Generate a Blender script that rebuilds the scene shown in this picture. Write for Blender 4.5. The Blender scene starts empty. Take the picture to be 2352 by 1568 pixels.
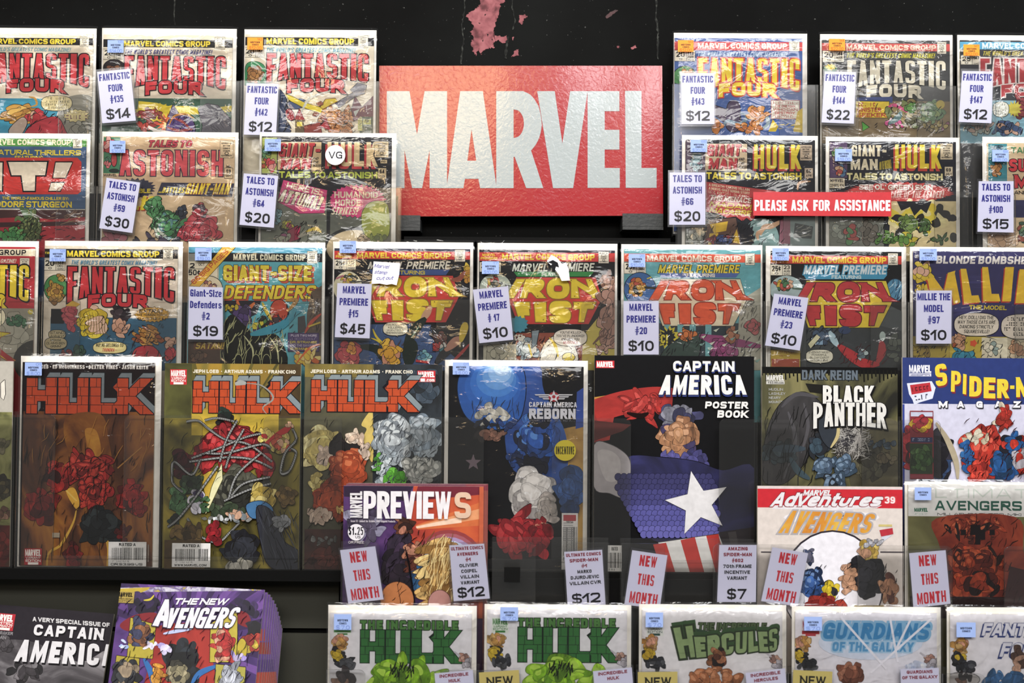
import bpy, math, random
from mathutils import Vector, Matrix, noise

# ------------------------------------------------------------------ camera, light, exposure
SC = bpy.context.scene
COL = SC.collection
W, H = 2352, 1568
D = 1.75                      # camera to the plane of the fourth row
LENS = 50.0
FPX = LENS / 36.0 * W
ZC = 1.45                     # height of the lens
ROLL = math.radians(0.42)
CAM = Vector((0.0, -D, ZC))
CR = Vector((math.cos(ROLL), 0, math.sin(ROLL)))
CU = Vector((-math.sin(ROLL), 0, math.cos(ROLL)))
CF = Vector((0, 1, 0))
cam = bpy.data.cameras.new('camera')
cam.lens = LENS
cam.sensor_width = 36.0
cam.clip_start = 0.05
cam.dof.use_dof = True
cam.dof.focus_distance = D + 0.05
cam.dof.aperture_fstop = 4.0
camo = bpy.data.objects.new('camera', cam)
COL.objects.link(camo)
camo.matrix_world = Matrix(((CR.x, CU.x, -CF.x, CAM.x), (CR.y, CU.y, -CF.y, CAM.y),
                            (CR.z, CU.z, -CF.z, CAM.z), (0, 0, 0, 1)))
SC.camera = camo
SC.view_settings.view_transform = 'Standard'
SC.view_settings.look = 'None'
SC.view_settings.gamma = 1.0
SC.view_settings.exposure = -0.12
SC.view_settings.use_curve_mapping = False
SC.cycles.transparent_max_bounces = 24

wld = bpy.data.worlds.new('shop')
SC.world = wld
wld.use_nodes = True
wld.node_tree.nodes['Background'].inputs[0].default_value = (0.97, 0.98, 1.0, 1)
wld.node_tree.nodes['Background'].inputs[1].default_value = 0.16


def area(name, loc, target, sx, sy, power, col=(1, 1, 1)):
    l = bpy.data.lights.new(name, 'AREA')
    l.shape = 'RECTANGLE'
    l.size, l.size_y, l.energy, l.color = sx, sy, power, col
    o = bpy.data.objects.new(name, l)
    COL.objects.link(o)
    o.location = loc
    o.rotation_euler = (Vector(target) - Vector(loc)).to_track_quat('-Z', 'Y').to_euler()
    return o


# ceiling strips of the shop, in front of and above the rack
area('ceiling_strip_light', (-0.55, -1.30, 3.05), (-0.3, 0.0, 1.3), 1.5, 0.30, 31, (1.0, 0.95, 0.88))
area('ceiling_strip_light', (0.95, -1.20, 3.00), (0.6, 0.0, 1.3), 1.5, 0.30, 31, (0.98, 0.99, 1.0))
area('ceiling_strip_light', (0.0, -3.4, 3.05), (0.0, 0.0, 1.2), 3.4, 0.6, 92, (1.0, 0.98, 0.95))
# two small lamps of the shop behind the viewer, seen in the gloss of the sign
area('warm_spot_lamp', (-0.30, -4.0, 2.52), (-0.1, 0.1, 1.8), 0.38, 0.40, 10, (1.0, 0.72, 0.40))
area('white_spot_lamp', (0.50, -4.0, 2.60), (0.2, 0.1, 1.8), 0.28, 0.34, 9, (1.0, 0.97, 0.98))

# ------------------------------------------------------------------ materials
MATS = {}


def lin(h):
    h = h.lstrip('#')
    if len(h) == 3:
        h = ''.join(c * 2 for c in h)
    out = []
    for i in (0, 2, 4):
        c = int(h[i:i + 2], 16) / 255.0
        out.append(c / 12.92 if c <= 0.04045 else ((c + 0.055) / 1.055) ** 2.4)
    return out


def new_mat(name):
    m = bpy.data.materials.new(name)
    m.use_nodes = True
    nt = m.node_tree
    for n in list(nt.nodes):
        nt.nodes.remove(n)
    out = nt.nodes.new('ShaderNodeOutputMaterial')
    return m, nt, out


def ink(h, rough=0.5, spec=0.25, vary=0.10, scale=140.0):
    """printed paper in one colour, with the slight mottling of print"""
    if max(lin(h)) < 0.03:
        spec = 0.1
    key = ('ink', h, rough, spec, vary)
    if key in MATS:
        return MATS[key]
    c = [min(0.9, v) for v in lin(h)]
    m, nt, out = new_mat('ink_' + h.lstrip('#'))
    b = nt.nodes.new('ShaderNodeBsdfPrincipled')
    b.inputs['Roughness'].default_value = rough
    b.inputs['Specular IOR Level'].default_value = spec
    tc = nt.nodes.new('ShaderNodeTexCoord')
    nz = nt.nodes.new('ShaderNodeTexNoise')
    nz.inputs['Scale'].default_value = scale
    nz.inputs['Detail'].default_value = 4
    mr = nt.nodes.new('ShaderNodeMapRange')
    mr.inputs[1].default_value = 0.3
    mr.inputs[2].default_value = 0.7
    mr.inputs[3].default_value = 1 - vary
    mr.inputs[4].default_value = 1 + vary * 0.6
    mx = nt.nodes.new('ShaderNodeVectorMath')
    mx.operation = 'SCALE'
    mx.inputs[0].default_value = c
    nt.links.new(tc.outputs['Object'], nz.inputs['Vector'])
    nt.links.new(nz.outputs['Fac'], mr.inputs[0])
    nt.links.new(mr.outputs[0], mx.inputs['Scale'])
    nt.links.new(mx.outputs[0], b.inputs['Base Color'])
    nt.links.new(b.outputs[0], out.inputs[0])
    MATS[key] = m
    return m


def paint(cols, scale=30.0, stretch=(1, 1, 1), rough=0.45, dist=1.5, pos=None):
    """a painted, many-coloured ground: noise through a colour ramp"""
    key = ('paint', tuple(cols), scale, stretch, dist)
    if key in MATS:
        return MATS[key]
    m, nt, out = new_mat('painted_' + cols[0].lstrip('#'))
    b = nt.nodes.new('ShaderNodeBsdfPrincipled')
    b.inputs['Roughness'].default_value = rough
    b.inputs['Specular IOR Level'].default_value = 0.25
    tc = nt.nodes.new('ShaderNodeTexCoord')
    mp = nt.nodes.new('ShaderNodeMapping')
    mp.inputs['Scale'].default_value = stretch
    nz = nt.nodes.new('ShaderNodeTexNoise')
    nz.inputs['Scale'].default_value = scale
    nz.inputs['Detail'].default_value = 6
    nz.inputs['Distortion'].default_value = dist
    rp = nt.nodes.new('ShaderNodeValToRGB')
    el = rp.color_ramp.elements
    n = len(cols)
    while len(el) < n:
        el.new(0.5)
    for i, c in enumerate(cols):
        el[i].position = 0.3 + 0.4 * i / max(1, n - 1) if pos is None else pos[i]
        el[i].color = [min(.9, v) for v in lin(c)] + [1]
    nt.links.new(tc.outputs['Object'], mp.inputs[0])
    nt.links.new(mp.outputs[0], nz.inputs['Vector'])
    nt.links.new(nz.outputs['Fac'], rp.inputs[0])
    nt.links.new(rp.outputs[0], b.inputs['Base Color'])
    nt.links.new(b.outputs[0], out.inputs[0])
    MATS[key] = m
    return m


def brushed(h):
    if not isinstance(h, str):
        return h
    c = [int(h[i:i + 2], 16) for i in (1, 3, 5)]
    f = lambda k: '#%02x%02x%02x' % tuple(max(0, min(255, int(v * k))) for v in c)
    return paint([f(.62), f(.9), h, f(1.22)], 95, (1, 1, .6), dist=1.8)


def mat(c):
    return ink(c) if isinstance(c, str) else c


def clear(name, tint, gloss, rough, haze, hazecol=(0.5, 0.5, 0.5), bump=0.0, bscale=(60, 60, 60), bdist=0.002):
    """thin clear plastic: mostly transparent, a Fresnel gloss, a little milky haze"""
    if name in MATS:
        return MATS[name]
    m, nt, out = new_mat(name)
    tr = nt.nodes.new('ShaderNodeBsdfTransparent')
    tr.inputs[0].default_value = (*tint, 1)
    gl = nt.nodes.new('ShaderNodeBsdfGlossy')
    gl.inputs['Roughness'].default_value = rough
    df = nt.nodes.new('ShaderNodeBsdfDiffuse')
    df.inputs[0].default_value = (*hazecol, 1)
    m1 = nt.nodes.new('ShaderNodeMixShader')
    m1.inputs[0].default_value = haze
    m2 = nt.nodes.new('ShaderNodeMixShader')
    fr = nt.nodes.new('ShaderNodeFresnel')
    fr.inputs['IOR'].default_value = gloss
    nt.links.new(tr.outputs[0], m1.inputs[1])
    nt.links.new(df.outputs[0], m1.inputs[2])
    nt.links.new(fr.outputs[0], m2.inputs[0])
    nt.links.new(m1.outputs[0], m2.inputs[1])
    nt.links.new(gl.outputs[0], m2.inputs[2])
    nt.links.new(m2.outputs[0], out.inputs[0])
    if bump:
        tc = nt.nodes.new('ShaderNodeTexCoord')
        oi = nt.nodes.new('ShaderNodeObjectInfo')
        ad = nt.nodes.new('ShaderNodeVectorMath')
        ad.operation = 'ADD'
        ml = nt.nodes.new('ShaderNodeMath')
        ml.operation = 'MULTIPLY'
        ml.inputs[1].default_value = 37.0
        mp = nt.nodes.new('ShaderNodeMapping')
        mp.inputs['Scale'].default_value = bscale
        nz = nt.nodes.new('ShaderNodeTexNoise')
        nz.inputs['Scale'].default_value = 1.0
        nz.inputs['Detail'].default_value = 3
        nz.inputs['Distortion'].default_value = 1.2
        bp = nt.nodes.new('ShaderNodeBump')
        bp.inputs['Strength'].default_value = bump
        bp.inputs['Distance'].default_value = bdist
        nt.links.new(oi.outputs['Random'], ml.inputs[0])
        nt.links.new(tc.outputs['Object'], ad.inputs[0])
        nt.links.new(ml.outputs[0], ad.inputs[1])
        nt.links.new(ad.outputs[0], mp.inputs[0])
        nt.links.new(mp.outputs[0], nz.inputs['Vector'])
        nt.links.new(nz.outputs['Fac'], bp.inputs['Height'])
        nt.links.new(bp.outputs[0], gl.inputs['Normal'])
        nt.links.new(bp.outputs[0], fr.inputs['Normal'])
    MATS[name] = m
    return m


def plain(name, col, rough=0.5, spec=0.4, metal=0.0, bump=0.0, bscale=200.0):
    if name in MATS:
        return MATS[name]
    m, nt, out = new_mat(name)
    b = nt.nodes.new('ShaderNodeBsdfPrincipled')
    b.inputs['Base Color'].default_value = (*lin(col), 1)
    b.inputs['Roughness'].default_value = rough
    b.inputs['Specular IOR Level'].default_value = spec
    b.inputs['Metallic'].default_value = metal
    if bump:
        tc = nt.nodes.new('ShaderNodeTexCoord')
        nz = nt.nodes.new('ShaderNodeTexNoise')
        nz.inputs['Scale'].default_value = bscale
        nz.inputs['Detail'].default_value = 5
        bp = nt.nodes.new('ShaderNodeBump')
        bp.inputs['Strength'].default_value = bump
        bp.inputs['Distance'].default_value = 0.002
        nt.links.new(tc.outputs['Object'], nz.inputs['Vector'])
        nt.links.new(nz.outputs['Fac'], bp.inputs['Height'])
        nt.links.new(bp.outputs[0], b.inputs['Normal'])
    nt.links.new(b.outputs[0], out.inputs[0])
    MATS[name] = m
    return m


BOARD = ink('#f2efe9', rough=0.5, vary=0.03)
POLYBAG = clear('polybag', (0.99, 0.99, 0.99), 1.5, 0.09, 0.006, (0.8, 0.8, 0.8), bump=0.42, bscale=(26, 26, 46), bdist=0.004)
ACRYLIC = clear('clear_acrylic', (0.945, 0.945, 0.94), 1.42, 0.12, 0.011, (0.62, 0.62, 0.60), bump=0.05, bscale=(9, 9, 9))
ACRYLIC_EDGE = clear('acrylic_edge', (0.35, 0.36, 0.36), 1.5, 0.25, 0.5, (0.10, 0.105, 0.105))
TAGSLEEVE = clear('tag_sleeve', (0.985, 0.985, 0.99), 1.35, 0.15, 0.008, (0.6, 0.6, 0.65), bump=0.06, bscale=(20, 20, 20))
BLACKPANEL = plain('black_panel', '#080808', 0.7, 0.12, bump=0.1)
OLIVEPANEL = plain('grey_olive_panel', '#3d3d36', 0.75, 0.2, bump=0.05, bscale=500)
STEEL = plain('dark_bracket', '#2c2f30', 0.45, 0.5, bump=0.2)

# ------------------------------------------------------------------ frames and mesh building
ROWY = {0: 0.128, 1: 0.105, 2: 0.070, 3: 0.035, 4: 0.0, 5: -0.045, 6: -0.085, 7: 0.0}
ANCH = {0: 320, 1: 190, 2: 430, 3: 690, 4: 1060, 5: 1260, 6: 1480, 7: 1380}
LEAN = {0: 0.0, 1: 2, 2: 2, 3: 2, 4: 2, 5: 2, 6: 2, 7: 18}
WALLY = 0.150
TOPS = {1: 72, 2: 309, 3: 563, 4: 820, 5: 1114, 6: 1392}


def ray(px, py):
    return (CF + CR * ((px - W / 2) / FPX) + CU * ((H / 2 - py) / FPX))


class Frame:
    """local frame of one thing: x to the right, z up along its face, y into the wall"""
    def __init__(self, row, px, py, dy=0.0, roll=0.0, lean=None, off=0.0):
        a = math.radians(LEAN[row] if lean is None else lean)
        r0 = Matrix.Rotation(-a, 3, 'X')
        n = r0 @ Vector((0, 1, 0))
        q = Vector((0, ROWY[row] + dy, ZC + (H / 2 - ANCH[row]) / FPX * (D + ROWY[row]))) + n * off
        d = ray(px, py)
        self.O = CAM + d * ((q - CAM).dot(n) / d.dot(n))
        self.R = r0 @ Matrix.Rotation(math.radians(roll), 3, 'Y')
        self.RT = self.R.transposed()
        self.n = n

    def loc(self, px, py, y=0.0):
        d = ray(px, py)
        p = self.O + self.n * y
        t = (p - CAM).dot(self.n) / d.dot(self.n)
        v = self.RT @ (CAM + d * t - self.O)
        return (v.x, v.z)


FOOT, FR0 = {}, {}
for _r, _t in TOPS.items():
    FR0[_r] = Frame(_r, W / 2, ANCH[_r])
    FOOT[_r] = FR0[_r].loc(W / 2, _t)[1] - 0.264


def tag(o, label=None, cat=None, group=None, kind=None):
    if label:
        o['label'] = label
    if cat:
        o['category'] = cat
    if group:
        o['group'] = group
    if kind:
        o['kind'] = kind
    return o


def root(name, fr, label, cat, group=None):
    o = bpy.data.objects.new(name, None)
    COL.objects.link(o)
    o.empty_display_size = 0.02
    o.matrix_basis = Matrix.Translation(fr.O) @ fr.R.to_4x4()
    return tag(o, label, cat, group)


class MB:
    """collects faces by material, builds ONE mesh object"""
    def __init__(self):
        self.v, self.f, self.m, self.mats, self.idx, self.sm = [], [], [], [], {}, []

    def mi(self, m):
        m = mat(m)
        if m.name not in self.idx:
            self.idx[m.name] = len(self.mats)
            self.mats.append(m)
        return self.idx[m.name]

    def face(self, pts, m, smooth=False):
        i = len(self.v)
        self.v.extend(pts)
        self.f.append(list(range(i, i + len(pts))))
        self.m.append(self.mi(m))
        self.sm.append(smooth)

    def flat(self, pts, y, m):
        """polygon in local x,z at depth y, facing the camera (-y)"""
        a = 0.0
        for i in range(len(pts)):
            x0, z0 = pts[i - 1]
            x1, z1 = pts[i]
            a += x0 * z1 - x1 * z0
        if abs(a) < 1e-12:
            return
        if a < 0:
            pts = pts[::-1]
        self.face([(p[0], y, p[1]) for p in pts], m)

    def prism(self, pts, y0, y1, m, side=None):
        a = sum(pts[i - 1][0] * pts[i][1] - pts[i][0] * pts[i - 1][1] for i in range(len(pts)))
        if a < 0:
            pts = pts[::-1]
        n = len(pts)
        i = len(self.v)
        self.v.extend([(p[0], y0, p[1]) for p in pts] + [(p[0], y1, p[1]) for p in pts])
        k, s = self.mi(m), self.mi(side or m)
        self.f.append([i + j for j in range(n)]); self.m.append(k); self.sm.append(False)
        self.f.append([i + n + j for j in range(n)][::-1]); self.m.append(k); self.sm.append(False)
        for j in range(n):
            a, b = i + j, i + (j + 1) % n
            self.f.append([b, a, a + n, b + n]); self.m.append(s); self.sm.append(False)

    def box(self, x0, x1, y0, y1, z0, z1, m, side=None):
        self.prism([(x0, z0), (x1, z0), (x1, z1), (x0, z1)], y0, y1, m, side)

    def build(self, name, parent=None, label=None):
        me = bpy.data.meshes.new(name)
        me.from_pydata(self.v, [], self.f)
        for m in self.mats:
            me.materials.append(m)
        me.polygons.foreach_set('material_index', self.m)
        me.polygons.foreach_set('use_smooth', self.sm)
        me.update()
        o = bpy.data.objects.new(name, me)
        COL.objects.link(o)
        if parent:
            o.parent = parent
        if label:
            o['label'] = label
        return o


def clip_poly(pts, ax, lim, sgn):
    out = []
    n = len(pts)
    for i in range(n):
        p, q = pts[i], pts[(i + 1) % n]
        dp, dq = sgn * (lim - p[ax]), sgn * (lim - q[ax])
        if dp >= 0:
            out.append(p)
        if (dp > 0 and dq < 0) or (dp < 0 and dq > 0):
            t = dp / (dp - dq)
            out.append((p[0] + (q[0] - p[0]) * t, p[1] + (q[1] - p[1]) * t))
    return out


def clip_rect(pts, r):
    for ax, lim, s in ((0, r[0], -1), (0, r[2], 1), (1, r[1], -1), (1, r[3], 1)):
        if len(pts) < 3:
            return []
        pts = clip_poly(pts, ax, lim, s)
    return pts if len(pts) >= 3 else []


# ------------------------------------------------------------------ lettering: a stroke alphabet
G = {
    'A': (1, 'l0,0 .42,1;l1,0 .58,1;l.18,.26 .82,.26'), 'B': (1, 'l0,0 0,1;r0,1 .94,1 .94,.53 0,.53;r0,.53 1,.53 1,0 0,0'),
    'C': (1, 'r1,.7 1,1 0,1 0,0 1,0 1,.3'), 'D': (1, 'l0,0 0,1;r0,1 1,1 1,0 0,0'),
    'E': (.82, 'l0,0 0,1;l0,1 1,1;l0,.51 .85,.51;l0,0 1,0'), 'F': (.8, 'l0,0 0,1;l0,1 1,1;l0,.5 .85,.5'),
    'G': (1, 'r1,.72 1,1 0,1 0,0 1,0 1,.3;l1,0 1,.46 .58,.46'), 'H': (1, 'l0,0 0,1;l1,0 1,1;l0,.5 1,.5'),
    'I': (0, 'l0,0 0,1'), 'J': (.8, 'r1,1 1,0 0,0 0,.3'), 'K': (1.02, 'l0,0 0,1;l.28,.48 .93,1;l.28,.52 .97,0'),
    'L': (.78, 'l0,0 0,1;l0,0 1,0'), 'M': (1.38, 'l0,0 0,1;l1,0 1,1;l.04,1 .5,.12 .96,1'), 'N': (1.08, 'l0,0 0,1;l1,0 1,1;l.02,1 .98,0'),
    'O': (1.02, 'o0,0 0,1 1,1 1,0'), 'P': (1, 'l0,0 0,1;r0,1 1,1 1,.43 0,.43'), 'Q': (1.02, 'o0,0 0,1 1,1 1,0;l.6,.22 1,-.05'),
    'R': (1.02, 'l0,0 0,1;r0,1 .98,1 .98,.46 0,.46;l.5,.46 1,0'), 'S': (1, 'r1,.8 1,1 0,1 0,.53 1,.47 1,0 0,0 0,.2'),
    'T': (.92, 'l0,1 1,1;l.5,0 .5,1'), 'U': (1, 'r0,1 0,0 1,0 1,1'), 'V': (1.04, 'l0,1 .46,0;l1,1 .54,0'),
    'W': (1.5, 'l0,1 .24,0;l.5,1 .26,0;l.5,1 .74,0;l1,1 .76,0'), 'X': (1.02, 'l0,0 1,1;l0,1 1,0'), 'Y': (1, 'l0,1 .5,.42 1,1;l.5,.5 .5,0'),
    'Z': (.9, 'l0,1 1,1;l1,1 0,0;l0,0 1,0'), '0': (1, 'o0,0 0,1 1,1 1,0'), '1': (.5, 'l.9,0 .9,1;l.85,1 .3,.8'),
    '2': (1, 'r0,.78 0,1 1,1 1,.56 .05,.04;l0,0 1,0'), '3': (1, 'r0,.8 0,1 1,1 1,.53 .4,.53;r.4,.53 1,.53 1,0 0,0 0,.2'),
    '4': (1, 'l.72,0 .72,1;l.7,1 .02,.28;l0,.26 1,.26'), '5': (1, 'l1,1 .08,1;l.08,1 .03,.58;r.03,.58 .5,.62 1,.62 1,0 .1,0 0,.12'),
    '6': (1, 'r1,.8 1,1 0,1 0,0 1,0 1,.56 0,.56'), '7': (.95, 'l0,1 1,1;l1,1 .35,0'),
    '8': (1, 'o.03,.53 .03,1 .97,1 .97,.53;o0,0 0,.53 1,.53 1,0'), '9': (1, 'r0,.2 0,0 1,0 1,1 0,1 0,.44 1,.44'),
    '#': (1.2, 'h.22,0 .36,1;h.64,0 .78,1;h0,.33 1,.33;h0,.67 1,.67'), '$': (1, 'r1,.8 1,1 0,1 0,.53 1,.47 1,0 0,0 0,.2;h.5,-.1 .5,1.1'),
    '!': (0, 'l0,.42 0,1;l0,0 0,.04'), '.': (0, 'l0,0 0,.03'), ',': (0, 'l0,-.08 0,.03'), "'": (0, 'l0,.86 0,1'), '-': (.5, 'l0,.46 1,.46'),
    ':': (0, 'l0,.1 0,.14;l0,.6 0,.64'), '*': (0, 'l0,.48 0,.52'), '?': (.9, 'r0,.72 0,1 1,1 1,.5 .5,.5 .5,.3;l.5,0 .5,.03'),
    '%': (.7, 'r1,.6 1,.78 0,.78 0,.22 1,.22 1,.4;h.5,0 .5,1'), '/': (.6, 'l0,0 1,1'), '&': (1, 'l1,0 .1,.8;r.1,.8 .4,1 .8,.8 0,.3 0,0 .7,0 1,.4'),
    'a': (.86, 'r.02,.6 .1,.7 1,.7 1,0;o0,0 0,.38 1,.38 1,0'), 'c': (.8, 'r1,.52 1,.7 0,.7 0,0 1,0 1,.2'), 'd': (.88, 'l1,0 1,1;o0,0 0,.7 1,.7 1,0'),
    'e': (.86, 'r0,.36 1,.36 1,.7 0,.7 0,0 1,0 1,.16'), 'f': (.5, 'r.3,0 .3,1 1,1;l0,.7 1,.7'), 'h': (.86, 'l0,0 0,1;r0,.6 .1,.7 1,.7 1,0'),
    'i': (0, 'l0,0 0,.7;l0,.98 0,1'), 'm': (1.3, 'l0,0 0,.7;r0,.7 .5,.7 .5,0;r.5,.7 1,.7 1,0'), 'n': (.86, 'l0,0 0,.7;r0,.6 .1,.7 1,.7 1,0'),
    'o': (.86, 'o0,0 0,.7 1,.7 1,0'), 'r': (.55, 'l0,0 0,.7;r0,.5 .2,.7 1,.7'), 's': (.82, 'r1,.54 1,.7 0,.7 0,.38 1,.32 1,0 0,0 0,.16'),
    't': (.5, 'r.3,1 .3,0 1,0;l0,.7 1,.7'), 'u': (.86, 'r0,.7 0,0 1,0 1,.7'), 'v': (.86, 'l0,.7 .46,0;l1,.7 .54,0'),
    'w': (1.2, 'l0,.7 .25,0 .5,.7 .75,0 1,.7'), 'l': (0, 'l0,0 0,1'), 'p': (.86, 'l0,-.3 0,.7;o0,0 0,.7 1,.7 1,0'), 'z': (.8, 'l0,.7 1,.7;l1,.7 0,0;l0,0 1,0'),
}
TMAX = {'N': .37, 'M': .25, 'W': .24, 'A': .42, 'K': .40, 'V': .43, 'X': .38, 'w': .24, 'm': .26, '#': .5, 'H': .36, 'U': .37, 'O': .37, 'T': .52, 'L': .55,
        'E': .52, 'F': .52, 'I': 9, 'J': .5, 'Z': .5, '1': .6, '7': .5, 'i': 9, 'l': 9, '!': 9, '.': 9, ',': 9, "'": 9, '-': 9, ':': 9, '*': 9, 't': .6, 'f': .6, 'r': .6}
GP = {}
for _k, (_w, _s) in G.items():
    st = []
    for part in _s.split(';'):
        st.append((part[0], [tuple(float(q) for q in p.split(',')) for p in part[1:].split()]))
    GP[_k] = (_w, st)


def round_pts(pts, closed, k):
    n = len(pts)
    out = []
    for i in range(n):
        p = Vector(pts[i])
        if not closed and i in (0, n - 1):
            out.append(p)
            continue
        a, b = Vector(pts[i - 1]), Vector(pts[(i + 1) % n])
        la, lb = (a - p).length, (b - p).length
        ea = la if (not closed and i == 1) else la / 2
        eb = lb if (not closed and i == n - 2) else lb / 2
        r = min(ea, eb) * k
        if r < 1e-6:
            out.append(p)
            continue
        s, e = p + (a - p) / la * r, p + (b - p) / lb * r
        for q in range(5):
            t = q / 4
            m = p + (s + e - 2 * p) * 0.06
            out.append(s * (1 - t) ** 2 + m * 2 * t * (1 - t) + e * t * t)
    return out


def strokes_to_polys(pts, closed, hw, ext, lo, hi, exa=True, exb=True, e=0.0):
    pts = [Vector(p) for p in pts]
    q = [pts[0]]
    for p in pts[1:]:
        if (p - q[-1]).length > 1e-5:
            q.append(p)
    if closed and (q[0] - q[-1]).length < 1e-5:
        q.pop()
    pts = q
    n = len(pts)
    if n < 2:
        return []
    if not closed:
        d0 = (pts[0] - pts[1]).normalized()
        d1 = (pts[-1] - pts[-2]).normalized()
        e0 = ext / max(0.5, abs(d0.y)) if abs(d0.y) > 0.3 else ext
        e1 = ext / max(0.5, abs(d1.y)) if abs(d1.y) > 0.3 else ext
        if 0.3 < abs(d0.y) < 0.999:
            e0 *= 2.2
        if 0.3 < abs(d1.y) < 0.999:
            e1 *= 2.2
        e0 = e0 if exa else e
        e1 = e1 if exb else e
        pts = [pts[0] + d0 * e0] + pts[1:-1] + [pts[-1] + d1 * e1]
    L, R = [], []
    for i in range(n):
        if closed or 0 < i < n - 1:
            a = (pts[i] - pts[i - 1]).normalized()
            b = (pts[(i + 1) % n] - pts[i]).normalized()
        else:
            a = b = (pts[1] - pts[0]).normalized() if i == 0 else (pts[-1] - pts[-2]).normalized()
        na, nb = Vector((-a.y, a.x)), Vector((-b.y, b.x))
        m = na + nb
        if m.length < 1e-4:
            m = na
        m.normalize()
        c = max(0.28, m.dot(na))
        L.append(pts[i] + m * (hw / c))
        R.append(pts[i] - m * (hw / c))
    out = []
    for i in range(n if closed else n - 1):
        j = (i + 1) % n
        quad = [tuple(L[i]), tuple(L[j]), tuple(R[j]), tuple(R[i])]
        quad = clip_poly(clip_poly(quad, 1, hi, 1), 1, lo, -1) if lo is not None else quad
        if len(quad) >= 3:
            out.append(quad)
    return out


def text_polys(s, aspect, t, e=0.0, gap=0.1, k=0.9, space=0.45, small=None):
    """polygons of a line of lettering in a box aspect x 1; e > 0 gives the swollen outline of the same letters.
    Each polygon comes as ((u, v) ...) with u in 0..1 across the line."""
    def g(c):
        return GP.get(c) or GP.get(c.upper())
    tot, fixed = 0.0, 0.0
    for c in s:
        if c == ' ':
            fixed += space * 0.6
            continue
        w = g(c)[0]
        tot += w
        fixed += t + gap
    fixed -= gap
    lw = max(0.04, (aspect - fixed) / max(tot, 0.01)) if tot else 0
    full = fixed + tot * lw
    x, out = 0.0, []
    for c in s:
        if c == ' ':
            x += space * 0.6
            continue
        w, st = g(c)
        cw = w * lw
        tg = min(t, TMAX.get(c, TMAX.get(c.upper(), .39) if c not in GP else .39) * (cw + t))
        for kind, pts in st:
            tt = tg * (0.55 if kind == 'h' else 1.0)
            hh = 1 - tg
            P = [(x + tg / 2 + p[0] * (cw + t - tg), tg / 2 + p[1] * hh) for p in pts]
            if kind == 'l' and len(pts) == 2 and 0.05 < abs(pts[0][0] - pts[1][0]) * cw and abs(pts[0][1] - pts[1][1]) > .2:
                tt *= 0.88
            closed = kind == 'o'
            if kind in 'ro':
                P = round_pts(P, closed, k)
            lo, hi = (-e, 1 + e) if kind in 'lr' and min(p[1] for p in pts) >= 0 else (None, None)
            ia, ib = (kind != 'r' or not 0.02 < p[1] < 0.98 for p in (pts[0], pts[-1]))
            out += strokes_to_polys(P, closed, tt / 2 + e, tg / 2 + e, lo, hi, ia, ib, e)
        x += cw + t + gap
    return [[(p[0] / full, p[1]) for p in q] for q in out]


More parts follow.
